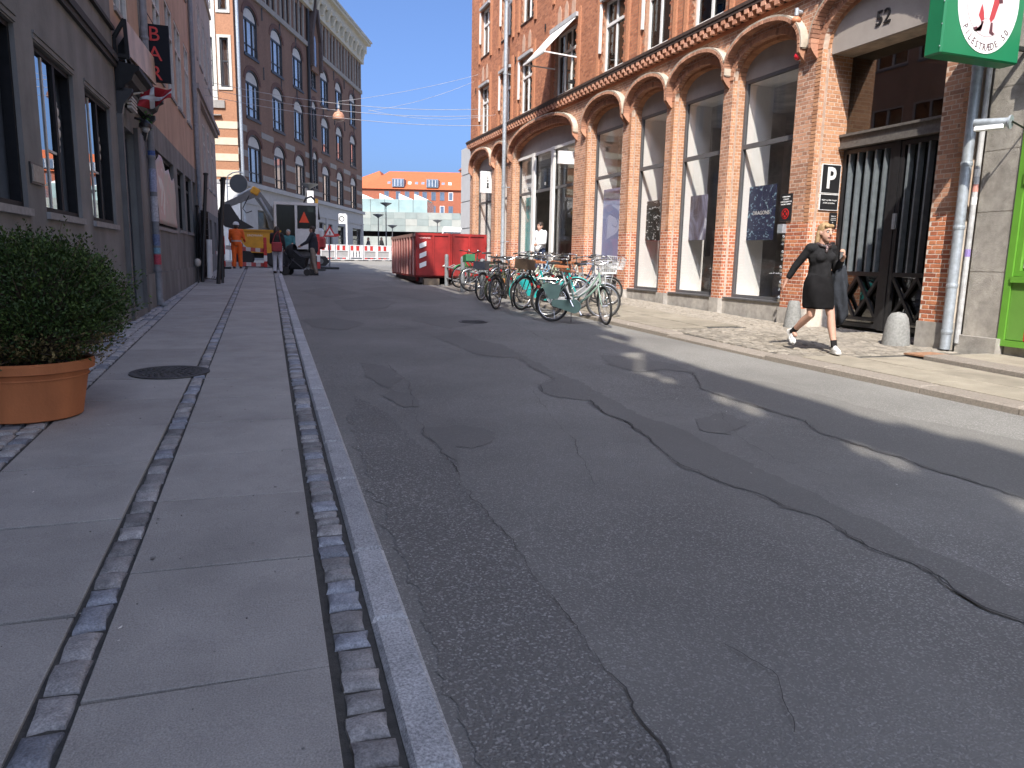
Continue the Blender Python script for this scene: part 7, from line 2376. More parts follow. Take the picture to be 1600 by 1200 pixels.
def bike(lab, rear, heading, lean, col, steer=0, style='lady', basket=None, rack=True, case=True, saddle=SADB, grips=SADB, guard=None, tyre=TYRE, bar='swept', stand=True, crate=None, seat_h=.93, panel=None):
    fm = M("bike_paint_%d_%d_%d" % tuple(int(c * 999) for c in col), col, .35, .1, 8, coat=.3)
    gm = guard or fm
    root = Matrix.Translation((rear[0], rear[1], gz(rear[1]) + rear[2])) @ Matrix.Rotation(heading, 4, 'Z') @ Matrix.Rotation(math.atan(SLOPE) * -math.cos(heading - math.pi / 2) * -1 * 0, 4, 'Y') @ Matrix.Rotation(lean, 4, 'X')
    t = thing("bicycle", lab, "bicycle", mat4=root, group="bicycles parked at the sunny kerb")
    BB = Vector((.46, 0, .29)); RH = Vector((0, 0, WR)); FH = Vector((1.07, 0, WR))
    ST_ = Vector((.30, 0, .80)); HT = Vector((.87, 0, .90)); HB = Vector((.915, 0, .70))
    ax = (HT - HB).normalized()
    SM_ = Matrix.Translation(HT) @ Matrix.Rotation(steer, 4, ax) @ Matrix.Translation(-HT)
    f = MB()
    f.tube([BB, ST_], .017, 8)
    f.tube([HB - ax * .01, HT + ax * .01], .021, 8)
    if style == 'lady':
        f.tube([HB + ax * .02, HB.lerp(BB, .35) + Vector((-.02, 0, -.03)), BB + Vector((.02, 0, .02))], .020, 8)
        f.tube([HT - ax * .03, Vector((.70, 0, .60)), Vector((.52, 0, .47)), BB.lerp(ST_, .33)], .015, 8)
    else:
        f.tube([HB, BB], .019, 8)
        f.tube([HT - ax * .04, ST_ - Vector((0, 0, .02))], .016, 8)
    for s in (-1, 1):
        y = Vector((0, s * .055, 0))
        f.tube([BB + y * .5, RH + y], .010, 6)
        f.tube([ST_ - Vector((0, 0, .06)) + y * .25, RH + y], .008, 6)
    f.cyl(BB - Vector((0, .04, 0)), BB + Vector((0, .04, 0)), .028, n=10)
    f.build("frame", fm, t, smooth=SM)
    wheel(t, Matrix.Translation(RH), tyre, CHROME)
    wheel(t, SM_ @ Matrix.Translation(FH), tyre, CHROME)
    k = MB()
    for s in (-1, 1):
        y = Vector((0, s * .05, 0))
        k.tube([HB + y * .9, FH.lerp(HB, .45) + y * 1.05 + Vector((-.012, 0, 0)), FH + y], [.012, .011, .008], 6)
    k.tube([HB - y, HB + y], .014, 6)
    fo = MB().add([SM_ @ Vector(p) for p in k.v], k.f).build("fork", fm, t, smooth=SM)
    def guard_mb(c, a0, a1, m_=None):
        g_ = MB()
        n = 14
        vs = []
        for i in range(n + 1):
            a = a0 + (a1 - a0) * i / n
            for yy, rr in ((-.026, WR + .010), (-.014, WR + .022), (.014, WR + .022), (.026, WR + .010)):
                vs.append(Vector((c.x + rr * math.cos(a), yy, c.z + rr * math.sin(a))))
        fs = [(i * 4 + j, i * 4 + j + 1, i * 4 + j + 5, i * 4 + j + 4) for i in range(n) for j in range(3)]
        if m_ is not None:
            vs = [m_ @ v for v in vs]
        return g_.add(vs, fs)
    o = guard_mb(RH, R(15), R(205)).build("mudguard", gm, t, smooth=True); solid(o, .003)
    o = guard_mb(FH, R(40), R(185), SM_).build("mudguard", gm, t, smooth=True); solid(o, .003)
    # saddle
    sd = Vector((.255, 0, seat_h))
    MB().tube([ST_, sd - Vector((0, 0, .03))], .013, 8).build("seat_post", CHROME, t, smooth=SM)
    s_ = MB()
    ring = []
    for x_, w_, z_ in ((-.13, .075, .025), (-.10, .10, .03), (-.03, .085, .02), (.05, .04, .015), (.13, .022, .015), (.15, .012, .005)):
        ring.append([(sd.x + x_, -w_, sd.z + z_ - .045), (sd.x + x_, -w_, sd.z + z_ - .012), (sd.x + x_, -w_ * .6, sd.z + z_), (sd.x + x_, w_ * .6, sd.z + z_), (sd.x + x_, w_, sd.z + z_ - .012), (sd.x + x_, w_, sd.z + z_ - .045)])
    vs = [p for r_ in ring for p in r_]
    fs = [(i * 6 + j, i * 6 + (j + 1) % 6, i * 6 + 6 + (j + 1) % 6, i * 6 + 6 + j) for i in range(5) for j in range(6)] + [(5, 4, 3, 2, 1, 0), tuple(30 + j for j in range(6))]
    s_.add(vs, fs).build("saddle", saddle, t, smooth=SM)
    # handlebar
    top = HT + ax * .14
    hbm = MB()
    hbm.tube([HT, top], .012, 8)
    if bar == 'swept':
        for s in (-1, 1):
            hbm.tube([top, top + Vector((.05, s * .10, .03)), top + Vector((.03, s * .22, .05)), top + Vector((-.08, s * .29, .04)), top + Vector((-.20, s * .30, .02))], .011, 7)
    else:
        hbm.tube([top + Vector((.03, -.30, .0)), top + Vector((.05, -.05, .01)), top + Vector((.05, .05, .01)), top + Vector((.03, .30, .0))], .013, 7)
    hb = MB().add([SM_ @ Vector(p) for p in hbm.v], hbm.f).build("handlebar", CHROME if bar == 'swept' else SADB, t, smooth=SM)
    for s in (-1, 1):
        gp = MB()
        if bar == 'swept':
            gp.tube([top + Vector((-.09, s * .292, .038)), top + Vector((-.21, s * .30, .018))], .017, 7)
        else:
            gp.tube([top + Vector((.032, s * .22, .002)), top + Vector((.03, s * .32, .0))], .018, 7)
        MB().add([SM_ @ Vector(p) for p in gp.v], gp.f).build("grip", grips, hb, smooth=SM)
    bl = MB().ball(top + Vector((.02, .07, .05)), .028, 8, 6)
    MB().add([SM_ @ Vector(p) for p in bl.v], bl.f).build("bell", CHROME, hb, smooth=True)
    lm = MB().tube([HB + Vector((.06, 0, .10)), HB + Vector((.13, 0, .10))], [.02, .036], 10)
    MB().add([SM_ @ Vector(p) for p in lm.v], lm.f).build("headlamp", CHROME, t, smooth=SM)
    # cranks, pedals, chain case
    if case:
        MB().prism([(.02, WR - .05), (.02, WR + .06), (.40, .41), (.50, .42), (.58, .36), (.60, .28), (.56, .20), (.48, .17), (.40, .19)], lambda a, z, y: (a, y, z), -.075, -.045).build("chain_case", fm, t, smooth=SM)
    else:
        MB().lathe([(.0, -.004), (.095, -.004), (.095, .004), (.0, .004)], BB + Vector((0, -.055, 0)), 18, axis=(0, 1, 0)).tube([BB + Vector((0, -.055, .09)), RH + Vector((0, -.055, .035)), RH + Vector((0, -.055, -.035)), BB + Vector((0, -.055, -.09))], .006, 5).build("chain", BLACKM, t)
    ca = random.uniform(0, 6)
    for s in (-1, 1):
        e_ = BB + Vector((.165 * math.cos(ca) * s, s * .09, .165 * math.sin(ca) * s))
        cr = MB().tube([BB + Vector((0, s * .085, 0)), e_], .010, 6).build("crank", CHROME, t, smooth=SM)
        MB().cbox(e_ + Vector((0, s * .055, 0)), (.085, .10, .025), bev=.004).build("pedal", BLACKM, cr)
    if rack:
        r_ = MB()
        for s in (-1, 1):
            r_.tube([(.20, s * .05, .74), (.10, s * .06, .745), (-.27, s * .06, .745)], .007, 6)
            r_.tube([(-.12, s * .06, .745), (0, s * .06, WR)], .006, 6)
        for x_ in (-.27, -.15, -.02, .1):
            r_.tube([(x_, -.06, .745), (x_, .06, .745)], .006, 6)
        r_.build("rear_rack", CHROME if rack == 'chrome' else BLACKM, t, smooth=SM)
        MB().cbox((-.315, 0, .62), (.03, .07, .05), bev=.008).build("rear_lamp", M("rear_lamp_red", (.5, .02, .02), .25), t)
    if basket:
        b_ = MB()
        c0 = HB + Vector((.24, 0, .17))
        for z_, gx, gy in ((0, .13, .17), (.08, .145, .185), (.15, .155, .195), (.22, .17, .21)):
            pts = [c0 + Vector((sx * gx, sy * gy, z_)) for sx, sy in ((-1, -1), (1, -1), (1, 1), (-1, 1))]
            b_.tube(pts, .006 if z_ < .2 else .009, 5, closed=True)
        for i in range(28):
            a = i / 28 * 4
            e0 = int(a) % 4
            co = [(-1, -1), (1, -1), (1, 1), (-1, 1)]
            u_ = a - int(a)
            sx = co[e0][0] + (co[(e0 + 1) % 4][0] - co[e0][0]) * u_
            sy = co[e0][1] + (co[(e0 + 1) % 4][1] - co[e0][1]) * u_
            b_.tube([c0 + Vector((sx * .13, sy * .17, 0)), c0 + Vector((sx * .17, sy * .21, .22))], .004, 4, cap=False)
        for i in range(7):
            yy = -.17 + .34 * i / 6
            b_.tube([c0 + Vector((-.13, yy, 0)), c0 + Vector((.13, yy, 0))], .004, 4, cap=False)
        for s in (-1, 1):
            b_.tube([c0 + Vector((-.05, s * .12, 0)), FH + Vector((0, s * .06, 0))], .006, 5)
        MB().add([SM_ @ Vector(p) for p in b_.v], b_.f).build("basket", basket, t, smooth=SM)
    if crate:
        c_ = MB()
        c0 = (HB + Vector((.19, 0, .20))) if crate[1] == 'front' else Vector((-.10, 0, .845))
        for s in (-1, 1):
            c_.cbox(c0 + Vector((s * .12, 0, 0)), (.012, .31, .18)).cbox(c0 + Vector((0, s * .15, 0)), (.24, .012, .18))
        c_.cbox(c0 - Vector((0, 0, .085)), (.24, .30, .012))
        mm = SM_ if crate[1] == 'front' else Matrix()
        MB().add([mm @ Vector(p) for p in c_.v], c_.f).build("crate", crate[0], t)
    if panel:
        MB().prism([(-.05, .40), (.13, .42), (.19, .66), (-.1, .70), (-.22, .66)], lambda a, z, y: (a, y, z), -.07, -.058).build("coat_guard", panel, t)
    if stand:
        MB().tube([(.36, .05, .26), (.30, .20, -.02 + .03)], .010, 6).build("kickstand", CHROME, t)
    return t
SAGE = (.23, .34, .27); TEAL = (.02, .42, .40); BLK_ = (.018, .018, .02); SILV = (.42, .43, .44)
GCR = M("green_crate", (.03, .16, .07), .6, .15, 12)
GCY = M("grey_crate", (.12, .12, .13), .6, .15, 12)
RZ0 = RD
# the near group, from the road side
bike("sage green step-through bicycle with a full chain case, in front of the silver one", (5.24, 12.43, RZ0 + .012), math.atan2(-.92, .78), R(-5), SAGE, steer=R(-48), saddle=SADT, panel=M("sage_panel", (.23, .34, .27), .5), stand=True, guard=M("dark_guard", (.03, .035, .035), .4))
bike("silver bicycle with a white wire basket behind the sage green one", (5.50, 13.25, RZ0 + .012), math.atan2(-.62, .98), R(5), SILV, steer=R(8), basket=M("white_wire", (.66, .67, .67), .4), saddle=SADT, rack='chrome', guard=CHROME, seat_h=.98)
bike("black bicycle with bright teal front end and brown box carrier", (6.05, 14.05, RZ0 + .1), math.atan2(-.45, -.95), R(-4), BLK_, steer=R(10), crate=(WICK, 'front'), bar='flat', guard=M("dark_guard", (.03, .035, .035), .4), stand=False)
tb = bike("teal step-through bicycle tucked behind the black one", (5.55, 14.6, RZ0 + .05), math.atan2(-.30, .95), R(4), TEAL, steer=R(-12), saddle=SADT, seat_h=.98, panel=M("teal_panel", TEAL, .5))
bike("plain black bicycle seen from behind with its rear wheel at the road", (4.98, 14.85, RZ0 + .01), math.atan2(.84, .70), R(-3), BLK_, steer=R(14), case=False, guard=M("dark_guard", (.03, .035, .035), .4), seat_h=1.0)
bike("dark grey bicycle with a grey plastic crate over the rear wheel", (5.35, 17.1, RZ0 + .01), math.atan2(.80, .75), R(3), (.05, .055, .06), steer=R(-10), case=False, crate=(GCY, 'rear'), style='gent', bar='flat')
bike("dark bicycle with a green crate on the front, by the second rack post", (6.75, 19.4, .0), math.atan2(-.25, -.95), R(4), (.02, .06, .035), steer=R(-15), crate=(GCR, 'front'), case=False, bar='flat', style='gent')
bike("bright green framed bicycle with a high saddle beside the red container", (6.9, 20.9, .0), math.atan2(-.1, -1.0), R(-4), (.03, .20, .06), steer=R(20), case=False, bar='flat', seat_h=1.02)
bike("cream coloured bicycle in the second line near the shop door", (6.55, 15.9, .0), math.atan2(.3, .95), R(4), (.50, .48, .42), steer=R(-20), saddle=SADT, rack='chrome')
bike("light blue bicycle in the second line behind the black ones", (6.4, 17.2, .0), math.atan2(.25, .95), R(-5), (.18, .30, .42), steer=R(15), guard=CHROME)
bike("white bicycle with a wire basket in the second line by the rack", (6.5, 18.2, .0), math.atan2(.15, 1.0), R(3), (.6, .6, .58), steer=R(-14), basket=CHROME, rack='chrome', guard=CHROME)
bike("pale green bicycle in the second line below the white shop sign", (6.35, 16.5, .0), math.atan2(.35, .9), R(-3), (.36, .42, .30), steer=R(24), rack='chrome', guard=CHROME, saddle=SADT)
bike("silver grey bicycle leaning deep in the row by the torn poster window", (6.6, 14.75, .0), math.atan2(.22, .97), R(5), (.30, .31, .32), steer=R(-28), guard=CHROME, rack='chrome', basket=M("white_wire", (.66, .67, .67), .4))
bike("orange bicycle half hidden in the second line beside the rack", (6.35, 18.75, .0), math.atan2(.2, .95), R(4), (.45, .16, .03), steer=R(18), rack='chrome', guard=CHROME)
bike("navy bicycle in the second line nearest the arched shop window", (6.75, 15.3, .0), math.atan2(.28, .95), R(-4), (.03, .05, .12), steer=R(-18), guard=CHROME, saddle=SADT, basket=CHROME)
bike("olive bicycle wedged between the black bicycles at the kerb", (5.35, 16.1, RZ0 + .01), math.atan2(.55, .85), R(3), (.10, .11, .05), steer=R(12), case=False)
bike("maroon bicycle at the far end of the second line", (6.75, 19.9, .0), math.atan2(.1, 1.0), R(-4), (.12, .02, .025), steer=R(10), case=False)
# blue cap bell, small coloured lights
t = thing("bicycle_rack", "low steel bicycle rack with slanted hoops between grey posts at the kerb", "bicycle rack", (5.95, 21.5, gz(21.5)))
rp = [(6.02, 22.95), (5.78, 20.25), (5.62, 17.9)]
RKM = M("rack_grey", (.20, .215, .225), .5, .15, 9, .1, 60)
for x, y in rp:
    p_ = MB().cyl((x, y, gz(y) + RD), (x, y, gz(y) + .85), .065, n=14).lathe([(.065, 0), (.055, .05), (.02, .07), (0, .07)], (x, y, gz(y) + .85), 14).build("post", RKM, t, world=True, smooth=SM)
for (a, b_) in zip(rp[:-1], rp[1:]):
    for h in (.18, .52):
        MB().tube([(a[0], a[1], gz(a[1]) + h), (b_[0], b_[1], gz(b_[1]) + h)], .022, 8).build("rail", RKM, t, world=True, smooth=SM)
    for k in range(5):
        f = (k + .6) / 5.4
        x, y = a[0] + (b_[0] - a[0]) * f, a[1] + (b_[1] - a[1]) * f
        MB().tube([(x + .1, y, gz(y) + .05)] + [(x + .12 + .34 * math.sin(q_ * math.pi), y - .18 * math.sin(q_ * math.pi), gz(y) + .08 + .55 * q_) for q_ in np.linspace(.05, .95, 9)] + [(x, y, gz(y) + .52)], .013, 7).build("hoop", RKM, t, world=True, smooth=SM)
MB().cyl((6.02, 22.95, 0), (6.02, 22.95, .01), .01, n=4) if False else None
# ================================================================== PEOPLE
SKIN = M("skin", (.50, .29, .21), .55, .12, 9, spec=.4)
def cap_mb(mb, p0, p1, r0, r1, n=12):
    p0, p1 = Vector(p0), Vector(p1)
    d = (p1 - p0)
    L_ = d.length
    prof = []
    for k in range(5):
        a = math.pi / 2 * (1 - k / 5)
        prof.append((r0 * math.cos(a), -r0 * math.sin(a)))
    prof.append((r0, 0)); prof.append((r1, L_))
    for k in range(1, 6):
        a = math.pi / 2 * k / 5
        prof.append((max(1e-6, r1 * math.cos(a)), L_ + r1 * math.sin(a)))
    prof[0] = (1e-6, -r0)
    return mb.lathe(prof, p0, n, axis=d.normalized(), capb=False, capt=False)
def organic(name, prims, mat, parent, voxel=.012, smooth=6, **props):
    """one continuous surface out of overlapping rounded solids, in the parent's space"""
    mb = MB()
    for p in prims:
        if p[0] == 'c':
            cap_mb(mb, *p[1:])
        elif p[0] == 'e':
            mb.ball(p[1], 1, 14, 10, p[2], p[3] if len(p) > 3 else None)
        elif p[0] == 'ch':                                # chain of (point, radius)
            for (a, ra), (b_, rb_) in zip(p[1][:-1], p[1][1:]):
                cap_mb(mb, a, b_, ra, rb_)
    me = bpy.data.meshes.new(name)
    me.from_pydata(mb.v, [], mb.f)
    o = bpy.data.objects.new(name, me)
    COL.objects.link(o)
    rm_ = o.modifiers.new("r", 'REMESH'); rm_.mode = 'VOXEL'; rm_.voxel_size = voxel
    s_ = o.modifiers.new("s", 'SMOOTH'); s_.iterations = smooth; s_.factor = .5
    dg = bpy.context.evaluated_depsgraph_get()
    m2 = bpy.data.meshes.new_from_object(o.evaluated_get(dg))
    bpy.data.objects.remove(o)
    m2.materials.clear()
    m2.materials.append(mat)
    m2.shade_smooth()
    return put(m2, name, parent, **props)
V = Vector
def hand_prims(wrist, dirv, palm_n, s=1.0, curl=.5, side=1):
    """palm, four unequal bent fingers and a thumb as chains rooted in the palm"""
    d = V(dirv).normalized()
    n = V(palm_n); n = (n - d * n.dot(d)).normalized()
    x = d.cross(n) * side
    w = V(wrist)
    out = []
    for k in range(4):
        o = (k - 1.5) * .019 * s
        out.append(('c', w + x * o * .6 + d * .01 * s, w + x * o + d * .078 * s, .013 * s, .0115 * s))
    for k, L_ in enumerate((.068, .078, .073, .056)):
        b0 = w + x * (k - 1.5) * .0205 * s + d * .08 * s
        a1 = d * math.cos(curl * .6) + n * math.sin(curl * .6)
        a2 = d * math.cos(curl * 1.5) + n * math.sin(curl * 1.5)
        a3 = d * math.cos(curl * 2.3) + n * math.sin(curl * 2.3)
        p1 = b0 + a1 * L_ * .45 * s; p2 = p1 + a2 * L_ * .32 * s; p3 = p2 + a3 * L_ * .24 * s
        out.append(('ch', [(b0 - d * .012 * s, .0095 * s), (p1, .0085 * s), (p2, .0078 * s), (p3, .0065 * s)]))
    t0 = w - x * .022 * s + d * .022 * s
    t1 = t0 - x * .026 * s + d * .03 * s + n * .012 * s
    t2 = t1 - x * .006 * s + d * .03 * s + n * .012 * s
    out.append(('ch', [(t0, .013 * s), (t1, .0105 * s), (t2, .008 * s)]))
    return out
def head_prims(c, s=1.0, fw=V((0, 1, 0))):
    """skull, jaw, nose, brow, ears around centre c, facing fw"""
    r_ = fw.cross(V((0, 0, 1))).normalized()
    P = lambda a, b, z: V(c) + r_ * a * s + fw * b * s + V((0, 0, z * s))
    rot = V((0, 1, 0)).rotation_difference(fw).to_matrix()
    return [('e', P(0, -.012, .03), (.075 * s, .095 * s, .095 * s), rot), ('e', P(0, .022, -.03), (.06 * s, .07 * s, .085 * s), rot), ('c', P(0, .045, -.085), P(0, .052, -.09), .032 * s, .030 * s),
            ('c', P(0, .092, .012), P(0, .108, -.022), .010 * s, .014 * s), ('c', P(-.03, .078, .03), P(.03, .078, .03), .014 * s, .014 * s),
            ('e', P(-.078, -.005, -.005), (.012 * s, .022 * s, .033 * s), rot), ('e', P(.078, -.005, -.005), (.012 * s, .022 * s, .033 * s), rot),
            ('c', P(-.02, .082, -.056), P(.02, .082, -.056), .010 * s, .010 * s)]
def face(parent, c, s=1.0, fw=V((0, 1, 0)), lip=(.35, .12, .1)):
    r_ = fw.cross(V((0, 0, 1))).normalized()
    P = lambda a, b, z: V(c) + r_ * a * s + fw * b * s + V((0, 0, z * s))
    e = MB()
    for k in (-1, 1):
        e.ball(P(k * .03, .079, .008), .0125 * s, 8, 6, (1.1, .8, .7))
    eo = e.build("eyes", M("eye_white", (.7, .7, .68), .3), parent, smooth=True)
    e = MB()
    for k in (-1, 1):
        e.ball(P(k * .03, .0875, .008), .0062 * s, 8, 6)
    e.build("iris", M("iris", (.04, .05, .06), .2), eo, smooth=True)
    e = MB()
    for k in (-1, 1):
        e.tube([P(k * .014, .092, .030), P(k * .032, .091, .036), P(k * .05, .080, .030)], .0042 * s, 5)
    e.build("eyebrows", M("brow", (.16, .11, .07), .8), parent)
    MB().tube([P(-.024, .085, -.057), P(-.008, .094, -.054), P(.008, .094, -.054), P(.024, .085, -.057)], .0062 * s, 6).build("lips", M("lips", lip, .4), parent, smooth=True)
def shoe(parent, ankle, toe_dir, pitch, mat, sole, s=1.0, name="shoe"):
    """a shoe round the ankle point; pitch tips the heel up"""
    d = V(toe_dir).normalized()
    up = V((0, 0, 1))
    r_ = d.cross(up).normalized()
    d2 = d * math.cos(pitch) - up * math.sin(pitch)
    u2 = up * math.cos(pitch) + d * math.sin(pitch)
    A = V(ankle)
    P = lambda f, sd, z: A + d2 * f * s + r_ * sd * s + u2 * z * s
    o = organic(name, [('c', P(-.035, 0, -.045), P(.06, 0, -.05), .040 * s, .040 * s), ('c', P(.06, 0, -.05), P(.15, 0, -.062), .042 * s, .030 * s), ('c', P(-.03, 0, -.03), P(-.01, 0, .015), .040 * s, .036 * s), ('c', P(.02, 0, -.02), P(.08, 0, -.045), .036 * s, .034 * s)], mat, parent, .008, 4)
    m_ = MB()
    out = [(-.085, 0), (-.07, .034), (0, .036), (.08, .046), (.15, .04), (.185, .0), (.15, -.04), (.08, -.046), (0, -.036), (-.07, -.034)]
    m_.add([P(a, b, -.098) for a, b in out] + [P(a, b, -.070) for a, b in out], [tuple(range(9, -1, -1)), tuple(range(10, 20))] + [(k, (k + 1) % 10, 10 + (k + 1) % 10, 10 + k) for k in range(10)])
    m_.build("sole", sole, o, smooth=SM)
    return o

# ------------------------------------------------------------------ the walking woman
WX, WY = 7.20, 7.95
wo = thing("person", "woman in black top and knee-length black skirt walking past the gateway carrying a dark jacket", "person", (WX, WY, gz(WY)), math.atan2(-.99, -.02) - math.pi / 2)
# in her own space: +y is where she walks, +x her right hand
SKW = SKIN
hipz, shz = .93, 1.36
HL, HR = V((-.095, 0, .91)), V((.095, 0, .91))
kneeF, ankF = V((-.10, .17, .50)), V((-.105, .27, .105))        # leading leg (her left)
kneeB, ankB = V((.10, .02, .50)), V((.10, -.30, .25))            # trailing leg, heel lifted
SHL, SHR = V((-.175, -.01, 1.375)), V((.175, -.01, 1.375))
elR, wrR = V((.27, -.16, 1.13)), V((.33, -.25, .92))
elL, wrL = V((-.26, .0, 1.10)), V((-.20, .20, 1.27))
hc = V((0, .045, 1.575))
body = [('c', (0, 0, .93), (0, 0, 1.12), .135, .120), ('e', (0, .0, .92), (.17, .125, .13)), ('e', (0, .01, 1.25), (.155, .11, .17)), ('c', SHL, SHR, .058, .058),
        ('c', (0, 0, 1.36), (0, .02, 1.50), .055, .048)] + head_prims(hc, 1.0)
for h, k, a in ((HL, kneeF, ankF), (HR, kneeB, ankB)):
    body += [('c', h, h.lerp(k, .5), .092, .074), ('c', h.lerp(k, .5), k, .074, .052), ('c', k, k.lerp(a, .35) + V((0, -.012, 0)), .050, .053), ('c', k.lerp(a, .35) + V((0, -.012, 0)), a, .053, .033), ('c', a, a + V((0, .05, -.05)), .034, .03)]
for s, e_, w in ((SHL, elL, wrL), (SHR, elR, wrR)):
    body += [('c', s, e_, .046, .037), ('c', e_, w, .037, .024)]
body += hand_prims(wrR, (wrR - elR), (-.8, .4, 0), 1.0, .55, 1)
body += hand_prims(wrL, V((.25, .25, .5)), (.6, -.6, -.2), 1.0, 1.1, -1)
organic("body", body, SKW, wo, .0085, 4)
face(wo, hc)
TOP = M("black_top", (.018, .0175, .0185), .9, .25, 9, 1.0, 16, spec=.15)
SKIRT = M("black_skirt", (.010, .0095, .010), .9, .25, 9, .8, 14, spec=.12)
tp = [('e', (0, .005, 1.25), (.178, .135, .17)), ('e', (-.075, .085, 1.26), (.082, .07, .075)), ('e', (.075, .085, 1.26), (.082, .07, .075)), ('c', (0, 0, 1.02), (0, 0, 1.15), .150, .142), ('e', (0, .0, 1.0), (.172, .135, .10)), ('c', SHL, SHR, .068, .068), ('c', (0, -.01, 1.37), (0, .0, 1.41), .085, .062),
      ('c', SHL, elL, .060, .050), ('c', elL, elL.lerp(wrL, .62), .050, .043), ('c', SHR, elR, .060, .050), ('c', elR, elR.lerp(wrR, .62), .050, .042)]
organic("top", tp, TOP, wo, .010, 4)
# skirt: lofted rings with soft folds
sk = MB()
NN = 40
rings = [(1.03, .158, .13, 0, 0), (.98, .178, .148, 0, .004), (.92, .196, .168, .0, .004), (.84, .203, .180, .01, .006), (.74, .200, .182, .02, .010), (.64, .192, .180, .025, .013), (.61, .186, .178, .028, .015), (.585, .182, .176, .03, .016)]
vs, fs = [], []
for z, rx, ry, oy, am in rings:
    for k in range(NN):
        a = 2 * math.pi * k / NN
        f = 1 + am / .18 * math.sin(5 * a + z * 6) + .4 * am / .18 * math.sin(9 * a - z * 9)
        vs.append((rx * f * math.cos(a), oy + ry * f * math.sin(a), z))
for i in range(len(rings) - 1):
    for k in range(NN):
        fs.append((i * NN + k, i * NN + (k + 1) % NN, (i + 1) * NN + (k + 1) % NN, (i + 1) * NN + k))
o = sk.add(vs, fs).build("skirt", SKIRT, wo, smooth=True); solid(o, .004)
# hair, tied loosely and falling to the shoulder
HAIR = M("blond_hair", (.34, .22, .11), .55, .3, 30, .4, 140)
hr = [('e', hc + V((0, -.025, .045)), (.086, .098, .096)), ('e', hc + V((0, -.07, -.02)), (.078, .055, .10)), ('ch', [(hc + V((.07, -.04, .0)), .034), (hc + V((.08, -.05, -.10)), .032), (hc + V((.075, -.05, -.19)), .020)]), ('ch', [(hc + V((-.07, -.04, .0)), .034), (hc + V((-.08, -.045, -.10)), .030), (hc + V((-.08, -.05, -.17)), .018)]), ('ch', [(hc + V((0, -.09, -.02)), .06), (hc + V((.02, -.10, -.14)), .05), (hc + V((.03, -.10, -.22)), .03)]), ('ch', [(hc + V((-.045, .06, .085)), .028), (hc + V((.04, .065, .085)), .028)])]
organic("hair", hr, HAIR, wo, .009, 3)
# patterned scarf at the neckline
sc = []
for k in range(12):
    a = math.pi * (-.15 + 1.3 * k / 11)
    sc.append((V((.085 * math.cos(a), .02 + .085 * math.sin(a), 1.43 - .035 * max(0, math.sin(a)))), .022 + .006 * (k % 2)))
organic("scarf", [('ch', sc), ('ch', [(V((.0, .105, 1.40)), .026), (V((.03, .125, 1.33)), .02)])], poster_mat("scarf_print", [(.03, .02, .02), (.6, .5, .45), (.35, .12, .1), (.05, .03, .03)], 22), wo, .009, 2)
SHW = M("white_sneaker", (.72, .72, .70), .5, .08, 20, .15, 80)
SOLW = M("sneaker_sole", (.66, .65, .62), .6, .1, 20)
shoe(wo, ankF + V((0, .01, -.005)), (.35, 1, 0), R(-2), SHW, SOLW, .93)
shoe(wo, ankB, (.1, 1, 0), R(52), SHW, SOLW, .93)
for a, k in ((ankF, kneeF), (ankB, kneeB)):
    dd = (k - a).normalized()
    MB().tube([a - dd * .02, a + dd * .03, a + dd * .075], [.043, .040, .041], 12).build("sock", TOP, wo, smooth=SM)
wt = thing("bracelet", "thin bracelet on the walking woman's lowered right wrist", "bracelet", (WX, WY, gz(WY))) if False else None
# dark jacket over her left forearm
jk = thing("jacket", "dark grey jacket hanging folded over the walking woman's left arm", "jacket", mat4=WM[wo] @ Matrix.Translation((-.30, .03, 1.0)))
JM = M("jacket_cloth", (.026, .029, .035), .85, .25, 9, .9, 18, spec=.2)
jb = MB()
vs, fs = [], []
NJ, MJ = 30, 16
for i in range(MJ + 1):
    t_ = i / MJ
    z = .16 - .74 * t_
    wdt = .075 + .075 * math.sin(min(1, t_ * 1.6) * math.pi * .55) - .05 * max(0, t_ - .75) * 4 * .6
    dpt = .04 + .055 * math.sin(t_ * math.pi * .8)
    for k in range(NJ):
        a = 2 * math.pi * k / NJ
        f = 1 + .20 * math.sin(4 * a + 3 * t_) * (.3 + t_) + .12 * math.sin(7 * a - 5 * t_)
        f += .10 * mnoise.noise(V((math.cos(a) * 2, math.sin(a) * 2, t_ * 5)))
        zz = z + .03 * math.sin(3 * a) * t_ - (.08 * math.sin(2 * a + .5) if i == MJ else 0)
        vs.append((dpt * f * math.cos(a) * 1.15 + .02 * math.sin(4 * t_), wdt * f * math.sin(a) + .03 * t_, zz))
for i in range(MJ):
    for k in range(NJ):
        fs.append((i * NJ + k, i * NJ + (k + 1) % NJ, (i + 1) * NJ + (k + 1) % NJ, (i + 1) * NJ + k))
fs += [tuple(range(NJ)), tuple(MJ * NJ + k for k in range(NJ))]
jb.add(vs, fs).build("jacket_body", JM, jk, smooth=True)
organic("sleeve", [('ch', [(V((.0, -.10, .05)), .05), (V((.02, -.13, -.2)), .045), (V((.03, -.10, -.48)), .04), (V((.02, -.09, -.52)), .036)])], JM, jk, .012, 3)
MB().tube([(.05, -.04, .14), (.03, .0, .21), (.06, .05, .14)], .022, 8).build("collar", JM, jk, smooth=True)

